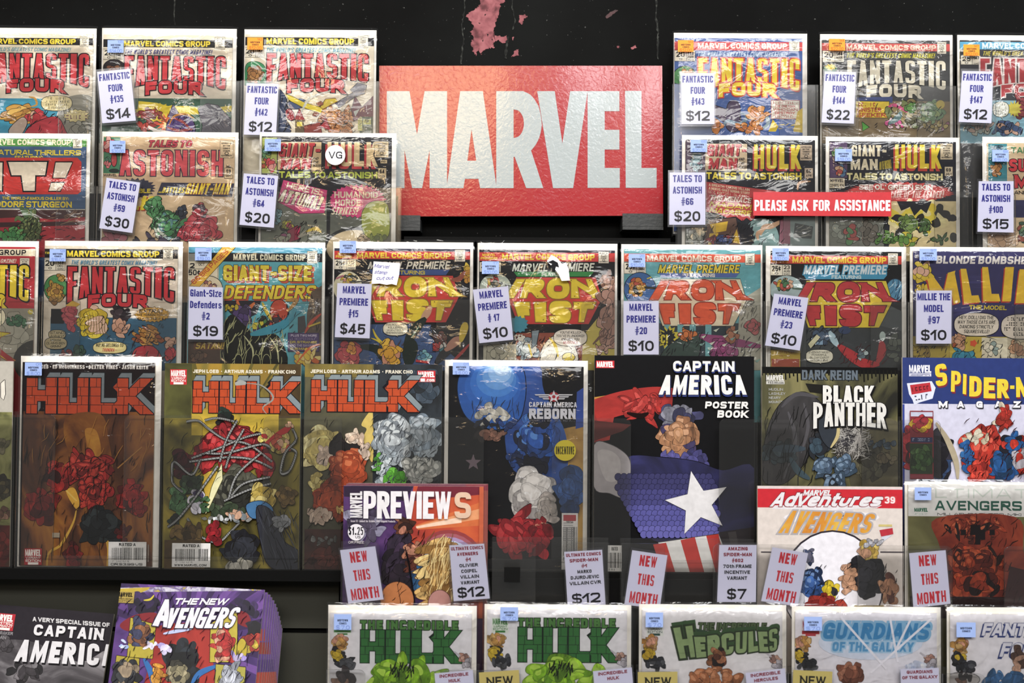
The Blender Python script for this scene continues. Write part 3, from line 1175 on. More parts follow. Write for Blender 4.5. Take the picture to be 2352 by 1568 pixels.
def chip(pts, m, jag=1.6, seed=1, n=5, y=WALLY - .0006):
    rnd = random.Random(seed)
    out = []
    k = len(pts)
    for i in range(k):
        a, b = pts[i], pts[(i + 1) % k]
        for q in range(n):
            t = q / n
            out.append((a[0] + (b[0] - a[0]) * t + rnd.uniform(-jag, jag), a[1] + (b[1] - a[1]) * t + rnd.uniform(-jag, jag)))
    wm.flat([wpx(p[0], p[1], y) for p in out], y, m)


chip([(1100, -30), (1168, -30), (1160, 2), (1150, 8), (1146, 28), (1140, 44), (1134, 72), (1134, 84), (1162, 82), (1168, 96), (1154, 100), (1146, 92),
      (1132, 98), (1135, 111), (1124, 110), (1108, 118), (1104, 125), (1098, 110), (1094, 127), (1086, 116), (1082, 98), (1090, 88), (1081, 74), (1089, 60), (1080, 48), (1072, 38), (1084, 24), (1097, 18), (1104, 8)], PINK, 2.4, 3, 6)
chip([(1193, 36), (1206, 33), (1212, 38), (1203, 44), (1198, 57), (1192, 50)], PINK, 1.4, 4)
chip([(1183, 115), (1190, 113), (1192, 128), (1174, 130), (1180, 122)], PINK, 1.4, 5)
chip([(1398, 30), (1413, 22), (1419, 24), (1405, 36), (1394, 42), (1390, 40)], paint(['#2a1416', '#4a2629'], 120), 1.2, 6)
chip([(1449, 110), (1460, 104), (1462, 110), (1451, 114)], PINK, 1, 7)
chip([(1417, 105), (1423, 106), (1422, 110), (1417, 110)], PINK, .6, 8)
chip([(1176, 86), (1181, 84), (1178, 93)], PINK, .6, 9)
rnd = random.Random(5)
for k in range(6):
    x, y = rnd.uniform(1098, 1130), rnd.uniform(10, 100)
    chip([(x, y), (x + rnd.uniform(2, 5), y + rnd.uniform(-2, 2)), (x + rnd.uniform(0, 3), y + rnd.uniform(3, 8))], '#0c0c0c', .6, k + 20, 4, WALLY - .0009)
def crack(pts, w, seed):
    rnd = random.Random(seed)
    L, R = [], []
    for i in range(len(pts) - 1):
        for q in range(6):
            t = q / 6
            x = pts[i][0] + (pts[i + 1][0] - pts[i][0]) * t + rnd.uniform(-1.2, 1.2)
            y = pts[i][1] + (pts[i + 1][1] - pts[i][1]) * t
            k = w * rnd.uniform(.3, 1)
            L.append((x - k, y)); R.append((x + k, y))
    wm.flat([wpx(p[0], p[1], WALLY - .0007) for p in L + R[::-1]], WALLY - .0007, CRACK)
crack([(1068, -30), (1067, 25), (1061, 55), (1065, 90), (1060, 125), (1059, 152)], 2.6, 1)
crack([(1178, -30), (1176, 18), (1184, 48), (1176, 72)], 2.0, 2)
crack([(1168, 84), (1163, 105), (1160, 140)], 4.0, 3)
crack([(1507, -30), (1507, 40), (1511, 75), (1510, 90), (1511, 145)], 3.2, 4)
crack([(403, -30), (400, 40), (402, 62)], 2.0, 6)
tag(wm.build('wall_back'), kind='structure')

fl = MB()
fl.box(-1.9, 1.9, -3.4, WALLY, -.05, 0.0, plain('shop_floor', '#4a4640', 0.6, 0.2))
tag(fl.build('floor'), kind='structure')

# black stepped rack behind the pockets
rk = bpy.data.objects.new('display_rack', None)
COL.objects.link(rk)
rk.location = (0, .05, 0.6)
tag(rk, 'black stepped rack carrying all the clear pockets, with grey-olive lower boards', 'display rack')


def rackbox(name, row, x0, x1, y0, y1, m, d0=.0088, d1=.0148, label=None):
    fr = Frame(row, (x0 + x1) / 2, y1)
    mb = MB()
    a, c = fr.loc(x0, (y0 + y1) / 2, d0)[0], fr.loc(x1, (y0 + y1) / 2, d0)[0]
    zt = fr.loc((x0 + x1) / 2, y0, d0)[1]
    mb.box(a, c, d0, d1, 0, zt, m)
    o = mb.build(name, rk, label)
    o.matrix_basis = Matrix.Translation(-Vector(rk.location)) @ Matrix.Translation(fr.O) @ fr.R.to_4x4()
    return o


for row, x0, x1, y0, y1 in ((1, -260, 866, 202, 545), (1, 1552, 2620, 208, 545), (2, -260, 912, 445, 790), (2, 1556, 2620, 452, 790),
                            (3, -300, 2700, 700, 1040), (4, -320, 2700, 966, 1318), (5, 782, 2700, 1332, 1622), (6, 748, 2700, 1548, 1910)):
    rackbox('tier_board', row, x0, x1, y0, y1, BLACKPANEL)
rackbox('front_ledge', 4, -320, 2600, 1313, 1334, BLACKPANEL, -.016, .03)
rackbox('front_ledge', 3, 928, 1540, 545, 553, BLACKPANEL, .0150, .09)
o = rackbox('lower_board', 4, -320, 778, 1330, 1447, OLIVEPANEL, .026, .034, 'grey-olive lower board')
o = rackbox('lower_board', 4, -320, 778, 1451, 1800, OLIVEPANEL, .026, .034, 'grey-olive lower board')
rackbox('lower_board', 4, -320, 778, 1440, 1458, BLACKPANEL, .0345, .045)

# the red sign standing on two brackets
SY = 0.118
def spx(px, py, y=SY):
    return wpx(px, py, y)
sg = bpy.data.objects.new('wall_sign', None)
COL.objects.link(sg)
sx, sz = spx(1196, 495)
sg.location = (sx, SY, sz)
tag(sg, 'large glossy red sign with huge white capital letters on the black wall', 'sign')
SIGNM, nt, out = new_mat('glossy_red_laminate')
def laminate(nt, out, colr):
    b = nt.nodes.new('ShaderNodeBsdfPrincipled')
    b.inputs['Base Color'].default_value = (*lin(colr), 1)
    b.inputs['Roughness'].default_value = 0.16
    b.inputs['Specular IOR Level'].default_value = 0.6
    tc = nt.nodes.new('ShaderNodeTexCoord')
    nz = nt.nodes.new('ShaderNodeTexNoise')
    nz.inputs['Scale'].default_value = 170
    nz.inputs['Detail'].default_value = 3
    nz.inputs['Distortion'].default_value = 1.0
    n2 = nt.nodes.new('ShaderNodeTexNoise')
    n2.inputs['Scale'].default_value = 5.5
    n2.inputs['Detail'].default_value = 1
    mp = nt.nodes.new('ShaderNodeMapping')
    mp.inputs['Scale'].default_value = (1, 1, .35)
    b1 = nt.nodes.new('ShaderNodeBump')
    b1.inputs['Strength'].default_value = .07
    b1.inputs['Distance'].default_value = .0022
    b2 = nt.nodes.new('ShaderNodeBump')
    b2.inputs['Strength'].default_value = .9
    b2.inputs['Distance'].default_value = .010
    nt.links.new(tc.outputs['Object'], nz.inputs['Vector'])
    nt.links.new(tc.outputs['Object'], mp.inputs[0])
    nt.links.new(mp.outputs[0], n2.inputs['Vector'])
    nt.links.new(n2.outputs['Fac'], b2.inputs['Height'])
    nt.links.new(nz.outputs['Fac'], b1.inputs['Height'])
    nt.links.new(b2.outputs[0], b1.inputs['Normal'])
    nt.links.new(b1.outputs[0], b.inputs['Normal'])
    nt.links.new(b.outputs[0], out.inputs[0])
laminate(nt, out, '#a3282e')
SIGNW, nt, out = new_mat('glossy_white_laminate')
laminate(nt, out, '#a9b1b2')
def sl(px, py, y=SY):
    a, b = spx(px, py, y)
    return (a - sx, b - sz)
m = MB()
m.prism([sl(871, 151), sl(1521, 151), sl(1523, 495), sl(871, 497)], 0.0, .010, SIGNM, plain('board_edge', '#8a8580'))
m.build('board', sg)
ZL = lambda x, y: (850 + x / 3.3127, 120 + y / 3.3127)
def arcp(pts, n=5):
    o = []
    p = [Vector(q) for q in pts]
    for i in range(len(p) - 1):
        p0, p1, p2, p3 = p[max(0, i - 1)], p[i], p[i + 1], p[min(len(p) - 1, i + 2)]
        for k in range(n):
            t = k / n
            o.append(tuple(0.5 * (2 * p1 + (p2 - p0) * t + (2 * p0 - 5 * p1 + 4 * p2 - p3) * t * t + (3 * p1 - p0 - 3 * p2 + p3) * t ** 3)))
    return o + [tuple(p[-1])]
LET = {
    'M': [[(128, 296), (300, 296), (357, 625), (415, 296), (586, 296), (586, 1033), (453, 1033), (453, 745), (396, 1033), (320, 1033), (262, 745), (262, 1033), (128, 1033)]],
    'A': [[(686, 296), (772, 296), (772, 585), (740, 825), (772, 825), (772, 962), (722, 962), (710, 1033), (586, 1033), (586, 1005)],
          [(772, 296), (858, 296), (960, 1010), (960, 1033), (838, 1033), (824, 962), (772, 962), (772, 825), (808, 825), (772, 585)]],
    'R': [[(960, 296), (1165, 296)] + arcp([(1165, 296), (1225, 328), (1270, 390), (1290, 440), (1304, 520), (1304, 570), (1290, 640), (1262, 700), (1225, 747)])[1:] +
          [(1318, 1033), (1188, 1033), (1100, 795), (1092, 795), (1092, 652)] + arcp([(1092, 652), (1130, 640), (1160, 600), (1170, 545), (1162, 490), (1132, 446), (1092, 435)])[1:] + [(960, 435)],
          [(960, 435), (1092, 435), (1092, 1033), (960, 1033)]],
    'V': [[(1272, 296), (1405, 296), (1463, 695), (1522, 296), (1655, 296), (1545, 1033), (1392, 1033)]],
    'E': [[(1655, 296), (1897, 296), (1897, 448), (1785, 448), (1785, 590), (1897, 590), (1897, 740), (1785, 740), (1785, 880), (1900, 880), (1900, 1031), (1655, 1031)]],
    'L': [[(1940, 294), (2065, 294), (2065, 880), (2180, 880), (2180, 1031), (1945, 1031)]],
}
lm = MB()
for k, ps in LET.items():
    for i, p in enumerate(ps):
        lm.flat([sl(*ZL(*q)) for q in p], -.0004, SIGNW)
lm.build('lettering', sg, 'white capital lettering')

for i, (x0, x1, y0, y1) in enumerate(((905, 965, 501, 530), (1430, 1523, 497, 528))):
    a, zt = wpx(x0, y0, .10)
    c, zb = wpx(x1, y1, .10)
    e = bpy.data.objects.new('sign_bracket', None)
    COL.objects.link(e)
    e.location = ((a + c) / 2, .10, zb)
    tag(e, ('short dark metal bracket under the sign beside the comic stuck with a round VG sticker', 'longer scuffed dark metal bracket under the sign beside the #66 card')[i], 'bracket', 'brackets under the red sign')
    hw = (c - a) / 2
    mb = MB()
    mb.box(-hw, hw, .006, .0499, 0.0, zt - zb - .0005, STEEL)
    mb.build('arm', e)
    mb = MB()
    mb.box(-hw, hw, 0, .0055, .0045, zt - zb + .004, STEEL)
    mb.box(-hw, hw, -.0025, .006, 0, .004, STEEL)
    mb.build('lip', e)
# ------------------------------------------------------------------ comics: shared logo layouts
CREAM, WHITE, INK = '#e6dcc6', '#efece6', '#17141c'
RED, YEL, BLK = '#c8323a', '#e9d23a', '#1c1b1e'
BLU, GRN = '#2f5f8c', '#3f7a4c'


def ff_logo(c, x0, x1, y0, ym, ye, fill, ec, four, tag_=None, tagc='#5a93b0', e=.034, tagbox=None, fe=.075):
    if tag_:
        c.T(tag_, tagbox, tagc, t=.17, slant=.25, gap=.12)
    c.title('FANTASTIC', (x0, y0, x1, ye), fill, t=.172, e=e, ec=ec, gap=.07, bot=(ye - ym) / (ye - y0), k=.7)
    c.title('FOUR', four, fill, t=.30, e=fe, ec=ec, gap=.14, k=.6, bot=.14, top=.14)


def group_band(c, y0, y1, bandc, txt, x0, x1, ty0, ty1, tc):
    c.band(y0, y1, bandc)
    c.T(txt, (x0, ty0, x1, ty1), tc, t=.25, gap=.1)


def hulk3d(c, x0, x1, y0, y1, fill, off=(8, -12), side='#7c878c', top=None, e=.025, n=4, mort='#3a1410'):
    q = (x0, y0, x1, y1)
    for k in range(5, 0, -1):
        c.a.T('HULK', (x0 + off[0] * k / 5, y0 + off[1] * k / 5, x1 + off[0] * k / 5, y1 + off[1] * k / 5), side, t=.30, gap=.05, k=0, e=e if k == 5 else .004, ec='#1a1c1f' if k == 5 else side, mb=c.tm)
    pl = c.a.T('HULK', q, fill, t=.30, e=e, ec=INK, gap=.05, k=0, mb=c.tm)
    c.a.mortar(pl, n, mort, .0007, c.tm, seed=int(x0))


def ironfist(c, dx, dy, fill, ec, back, tab):
    """two-line slanted logo on a coloured plate; dx, dy shift the whole logo"""
    def s(p):
        return [(x + dx, y + dy) for x, y in p]
    c.P(s([(858, 633), (1040, 633), (1054, 681), (1050, 690), (1024, 740), (862, 740), (842, 690), (838, 682)]), back, ol=INK, w=1.4)
    for ch, q in (('I', [(858, 637), (878, 637), (852, 680), (832, 680)]), ('R', [(880, 637), (926, 637), (914, 680), (866, 680)]), ('O', [(929, 635), (980, 635), (980, 682), (927, 682)]),
                  ('N', [(984, 637), (1030, 637), (1051, 680), (984, 680)]),
                  ('F', [(852, 690), (888, 690), (892, 735), (866, 735)]), ('I', [(899, 690), (926, 690), (926, 735), (902, 735)]), ('S', [(934, 687), (985, 687), (982, 737), (934, 737)]),
                  ('T', [(990, 690), (1040, 690), (1022, 735), (992, 735)])):
        t = .33 if ch != 'I' else .62
        c.title(ch, tuple(s(q)), fill, t=t, e=.045, ec=ec, k=.9)


DOTS = lambda c, pts, col: [c.E(x, y, 1.3, 1.3, col) for x, y in pts]

# ================================================================== ROW 1
def row1():
    # cream cover, blond swirl, cut by the edge
    c = Comic(1, (-92, 218, 63), (-88, 212, 77), CREAM, 'bagged cream comic with red title and blue picture above the green-banded comic', wrinkle=1.7)
    group_band(c, 87, 103, BLK, 'MARVEL COMICS GROUP', -33, 174, 89, 101, YEL)
    c.stamp(184, 85, 204, 106)
    ff_logo(c, -33, 204, 123, 180, 202, RED, INK, (15, 184, 147, 214), "THE WORLD'S GREATEST COMIC MAGAZINE!", '#6fa3b4', tagbox=(-40, 109, 162, 118))
    c.R(-90, 226, 213, 320, '#3d93b0')
    c.Q([(150, 226), (215, 226), (215, 320), (140, 320), (128, 280)], '#8f8d80')
    c.C(45, 262, 46, 22, ['#b98a3e', '#cf9f4a', '#a37432', '#d8b05c'], 16, .42, 3, asp=.6, rot=-20)
    c.S([(70, 245), (84, 240), (80, 226), (66, 222)], 5, '#b98a3e', curve=True)
    c.C(88, 272, 26, 18, ['#b02c34', '#bc3c42', '#c9a58c'], 9, .45, 3)
    c.Q([(60, 320), (72, 288), (128, 268), (150, 300), (152, 320)], '#b2333e', ol=INK)
    c.hatch(60, 255, 150, 315, 26, 14, INK, 4)
    c.Q([(20, 300), (50, 270), (62, 284), (40, 318)], '#b8a596', ol=INK)
    c.burst(176, 266, 30, 15, 15, .2, '#d2c48c', INK)
    c.T('~~~~', (156, 257, 196, 262), '#7c6a4c'); c.T('~~~~~~~', (152, 264, 200, 274), '#6d4050')
    c.balloon(130, 237, 35, 17, ['~~~~~~~~~~', '~~~~~~~~~~~~~', '~~~~~~~~~~~~', '~~~~~~~~~'], (93, 254), '#dccf9e')
    c.C(185, 300, 26, 22, ['#8f8d80', '#777568', '#a3a193'], 10, .4, 5)
    c.done()

    c = Comic(1, (231, 541, 64), (236, 533, 80), CREAM, 'bagged cream comic with red title, purple dome picture and blue sticker, behind the $14 card', sticker=('b', 247, 92, 284, 121, '135', '$14.00'))
    group_band(c, 91, 109, BLK, 'MARVEL COMICS GROUP', 285, 483, 94, 107, YEL)
    c.stamp(494, 86, 516, 112)
    c.price(237, 113, 281, 136, '20', '135', 'JUNE')
    c.E(262, 155, 24, 18, '#2c2526', INK); c.C(262, 160, 18, 10, ['#7d4a2e', '#93603c'], 7, .4, 2)
    ff_logo(c, 286, 518, 129, 187, 207, RED, INK, (334, 189, 464, 219), "THE WORLD'S GREATEST COMIC MAGAZINE!", '#4a4c84', tagbox=(287, 114, 487, 125))
    c.R(230, 226, 540, 330, '#2f5a44')
    c.P([(318, 232), (360, 236), (388, 244), (430, 243), (470, 250), (535, 242), (535, 256), (470, 262), (400, 264), (330, 262), (316, 250)], '#dcc632')
    c.burst(360, 258, 55, 22, 22, .25, '#dcc632', seed=5)
    c.C(345, 262, 34, 12, ['#8e2f2b', '#a3382f', '#77282a'], 12, .4, 8)
    c.C(340, 288, 28, 12, ['#8e2f2b', '#b34236'], 8, .4, 4)
    c.burst(385, 285, 26, 26, 16, .5, '#d8632b'); c.burst(385, 287, 13, 13, 12, .5, '#efe0a0')
    c.S([(355, 246), (372, 268), (384, 284)], 5, '#8a4a2a')
    c.P([(386, 268), (398, 240), (411, 262), (408, 276)], '#6c6484', ol=INK)
    c.E(415, 297, 33, 35, '#4f3a78', INK, 2)
    c.S([(388, 288), (400, 267), (425, 262), (446, 272)], 5, '#c7862c', curve=True)
    c.S([(396, 270), (420, 280), (440, 300)], 6, '#a03a36', curve=True); c.S([(384, 292), (410, 300), (445, 296)], 7, '#a03a36', curve=True)
    c.S([(340, 290), (360, 302), (392, 304)], 10, '#e2ddd4')
    c.hatch(395, 265, 445, 300, 14, 16, INK, 6)
    c.P([(455, 250), (475, 238), (500, 242), (540, 285), (540, 330), (455, 330), (466, 290)], '#5b5663', ol=INK)
    c.hatch(470, 245, 535, 300, 16, 40, '#3c3846', 2, ang=-55)
    c.done()

    c = Comic(1, (559, 863, 67), (562, 858, 80), CREAM, 'bagged cream comic with red title and orange rock picture, topmost beside the big sign', sticker=('o', 568, 86, 604, 114, '142', '$12.00'))
    group_band(c, 86, 105, BLK, 'MARVEL COMICS GROUP', 612, 813, 88, 102, YEL)
    c.stamp(823, 82, 845, 109)
    c.price(562, 110, 606, 131, '20', '142', 'JAN')
    c.Q([(562, 175), (566, 148), (585, 141), (606, 150), (612, 175), (608, 195), (562, 195)], '#2f8a54', ol=INK, w=1)
    c.C(585, 172, 20, 22, ['#a9733a', '#b98446', '#8d5c2c'], 16, .3, 4)
    ff_logo(c, 613, 846, 123, 178, 190, RED, INK, (659, 184, 791, 215), "THE WORLD'S GREATEST COMIC MAGAZINE!", '#4a9bb4', tagbox=(612, 110, 816, 120))
    c.Q([(636, 215), (650, 214), (660, 240), (655, 270), (668, 300), (640, 330), (620, 320)], '#39486a', ol=INK)
    c.P([(660, 236), (690, 226), (702, 230), (690, 238), (700, 244), (682, 250), (662, 250)], '#4a5c86', ol=INK, w=1)
    c.E(666, 263, 9, 14, '#a82c38', INK, rot=-25)
    c.P([(656, 216), (672, 222), (700, 236), (735, 246), (765, 258), (764, 268), (730, 258), (695, 246), (664, 230)], '#e2cf3c', ol=INK, w=1)
    c.P([(770, 238), (812, 212), (818, 220), (778, 247)], '#6d6c7c', ol=INK); c.P([(806, 206), (822, 190), (842, 196), (838, 214), (816, 222)], '#77788a', ol=INK)
    c.S([(690, 262), (712, 226), (760, 208)], 6, '#cfd2c8', curve=True)
    c.C(762, 275, 30, 30, ['#b87a3c', '#a76a32', '#c98c4a'], 26, .26, 3, hi='#d69a58'); c.C(797, 270, 18, 26, ['#b27040', '#c08048', '#9c5f36'], 14, .3, 6, hi='#cf9058'); c.C(782, 300, 30, 18, ['#a86838', '#bb7b42'], 14, .3, 2)
    c.P([(736, 246), (748, 228), (770, 226), (776, 232), (760, 240), (742, 250)], '#c9b43c', ol='#6c3a20')
    for x, y in ((735, 238), (725, 262), (742, 270)):
        c.B(x, y, 7, 5, '#8d4a30', x, INK, w=.8)
    c.P([(676, 274), (688, 250), (700, 276)], '#a33138', ol=INK); c.R(678, 275, 698, 308, '#6a5a40'); c.R(682, 280, 694, 290, '#d8c84a')
    c.P([(698, 290), (735, 280), (740, 310), (700, 312)], '#8e3a32', ol=INK); c.P([(735, 290), (748, 270), (760, 300)], '#a33138', ol=INK)
    c.P([(808, 250), (816, 222), (832, 246), (862, 215), (862, 272), (812, 276)], '#6a3048', ol=INK); c.P([(812, 256), (826, 250), (816, 268)], '#c6cdc8')
    c.R(826, 268, 862, 310, '#47584a'); c.R(834, 274, 852, 286, '#b9bc6a'); c.R(822, 272, 832, 300, '#b9b96a')
    c.hatch(640, 225, 665, 300, 10, 18, INK, 3)
    c.hatch(700, 275, 860, 305, 16, 12, INK, 9)
    c.done()

    c = Comic(1, (1548, 1855, 75), (1549, 1843, 88), '#3d5c9c', 'bagged blue comic with yellow two-word title and orange sticker', sticker=('o', 1557, 92, 1593, 119, '143', '$12.00'), wrinkle=.8)
    group_band(c, 96, 116, '#c8484a', 'MARVEL COMICS GROUP', 1603, 1808, 99, 112, '#efe4d4')
    c.stamp(1813, 95, 1836, 117)
    c.price(1550, 116, 1596, 140, '20', '143', 'FEB')
    c.Q([(1549, 190), (1550, 165), (1572, 152), (1594, 162), (1600, 190)], '#4e8a54', ol=INK); c.C(1580, 172, 16, 16, ['#a9733a', '#b98446'], 8, .35, 2)
    ff_logo(c, 1604, 1836, 134, 190, 210, '#ecd53c', '#c8402e', (1651, 193, 1782, 224), "THE WORLD'S GREATEST COMIC MAGAZINE!", '#a8c4e0', tagbox=(1603, 119, 1808, 130), e=.045, fe=.1)
    c.P([(1630, 238), (1700, 262), (1706, 300), (1690, 300), (1640, 262)], '#4c3a52', ol=INK); c.Q([(1668, 290), (1672, 240), (1690, 232), (1700, 250), (1692, 300)], '#453552', ol=INK)
    c.S([(1660, 296), (1670, 278), (1700, 285), (1715, 268), (1700, 258)], 9, '#6f8a9c', curve=True); c.S([(1736, 300), (1762, 288), (1762, 270), (1750, 264)], 9, '#9fb4bc', curve=True)
    c.C(1738, 264, 24, 22, ['#d0883a', '#c67a32', '#de9a48'], 12, .36, 5, asp=.8); c.C(1722, 292, 36, 14, ['#c67a32', '#b96c2c', '#d88f40'], 10, .4, 7)
    c.C(1645, 288, 10, 18, ['#c67a32', '#b0652a'], 5, .6, 3)
    c.R(1772, 231, 1836, 272, '#dcd6c8', ol='#a8382e')
    for i, s in enumerate(('~~~~~~~~', 'THE ONE MAN', 'WHO CAN', 'DESTROY', '~~~~~~~~~')):
        c.T(s, (1776 + (i % 2) * 4, 233 + i * 7.8, 1832 - (i % 2) * 6, 239 + i * 7.8), '#b23a34' if i != 3 else '#c02a2a', t=.2)
    c.P([(1766, 300), (1780, 272), (1800, 276), (1825, 286), (1838, 250), (1845, 246), (1845, 320), (1766, 320)], '#3d62a8'); c.P([(1765, 302), (1775, 274), (1788, 290), (1782, 302)], '#ddc02e'); c.P([(1822, 302), (1832, 256), (1845, 246), (1845, 305)], '#c9ae34')
    c.hatch(1790, 284, 1828, 302, 10, 9, '#e0c636', 4, ang=10)
    c.done()

    c = Comic(1, (1885, 2190, 78), (1888, 2182, 92), '#3c3d3e', 'bagged black comic with cream two-word title behind the $22 card', sticker=('o', 1904, 89, 1941, 116, '144', '$22.00'), wrinkle=1.1)
    group_band(c, 100, 117, '#c4504c', 'MARVEL COMICS GROUP', 1944, 2150, 103, 115, '#e8d2bc')
    c.stamp(2153, 97, 2173, 123)
    c.price(1890, 117, 1938, 142, '20', '144', 'MAR')
    c.E(1907, 158, 16, 9, '#3c6a4a'); c.burst(1908, 154, 14, 8, 9, .4, '#d8bc44')
    ff_logo(c, 1946, 2172, 139, 190, 208, '#ddd6c2', '#2c2c2c', (1990, 197, 2116, 227), "THE WORLD'S GREATEST COMIC MAGAZINE!", '#c8c43c', tagbox=(1945, 122, 2147, 133), e=.02, fe=.02)
    c.R(1885, 232, 2190, 330, '#7c6a4c')
    c.P([(1968, 224), (2050, 222), (2050, 236), (1968, 236)], '#3c4a7c')
    c.R(1966, 233, 2042, 270, '#dcc23c', ol=INK)
    for i, s in enumerate(('~~~~~~~~~~', 'SINISTER', 'SEEKER!')):
        c.T(s, (1968 if i else 1972, 235 + i * 12, 2010 + i * 14, 245 + i * 12), '#a83a2c', t=.22)
    c.C(2095, 262, 60, 34, ['#8a7a4e', '#6f7a48', '#9a8a58', '#5c5a40'], 22, .25, 3)
    c.S([(2040, 245), (2058, 242), (2084, 258)], 8, '#c24a78', curve=True); c.C(2052, 284, 26, 10, ['#c2407c', '#d05a92', '#e4c4cc'], 10, .35, 4)
    c.S([(2040, 285), (2062, 270), (2070, 256)], 14, '#5a7a7c', curve=True); c.C(2092, 246, 16, 10, ['#4e7a3a', '#5f8c44'], 6, .5, 2)
    c.P([(1980, 280), (1996, 292), (1982, 300)], '#4f9a3c', ol=INK); c.C(2140, 258, 30, 28, ['#5e7a58', '#6e8a62', '#80905c'], 18, .26, 8, ol='#3a4a3a'); c.E(2160, 240, 10, 10, '#b5a24a')
    c.C(2150, 290, 40, 12, ['#7c6c4a', '#8c5a6c', '#9a8a52'], 12, .3, 3)
    c.hatch(2010, 240, 2180, 300, 40, 12, INK, 3)
    c.done()

    c = Comic(1, (2201, 2506, 80), (2205, 2498, 93), '#33343a', 'bagged dark comic with white-edged red title behind the #147 card', sticker=('o', 2213, 102, 2250, 128, '147', '$12.00'), wrinkle=1.8)
    group_band(c, 97, 114, '#58a2c4', 'MARVEL COMICS GROUP', 2256, 2462, 99, 112, '#e2ecec')
    c.price(2207, 128, 2252, 148, '25', '147')
    ff_logo(c, 2252, 2490, 135, 188, 206, '#b24348', '#e2d8d4', (2300, 196, 2432, 224), "THE WORLD'S GREATEST COMIC MAGAZINE!", '#c6b644', tagbox=(2258, 118, 2462, 128), e=.05)
    c.R(2200, 231, 2510, 330, '#7fa9b8')
    c.C(2345, 248, 18, 28, ['#7c3438', '#8f4044', '#6a2c30'], 12, .36, 3)
    c.burst(2330, 250, 18, 20, 12, .4, '#c4b84c')
    c.C(2315, 294, 38, 16, ['#35496e', '#405680', '#2c3e60', '#c49c86'], 14, .36, 3)
    c.balloon(2299, 251, 18, 17, ['~~~~', '~~~~~', '~~~~', '~~~~~~'], (2303, 276), '#d8d8cc')
    c.C(2250, 292, 40, 18, ['#a8a89c', '#b49a8c', '#97a29e'], 12, .3, 3)
    c.hatch(2210, 280, 2350, 305, 22, 13, INK, 6)
    c.done()


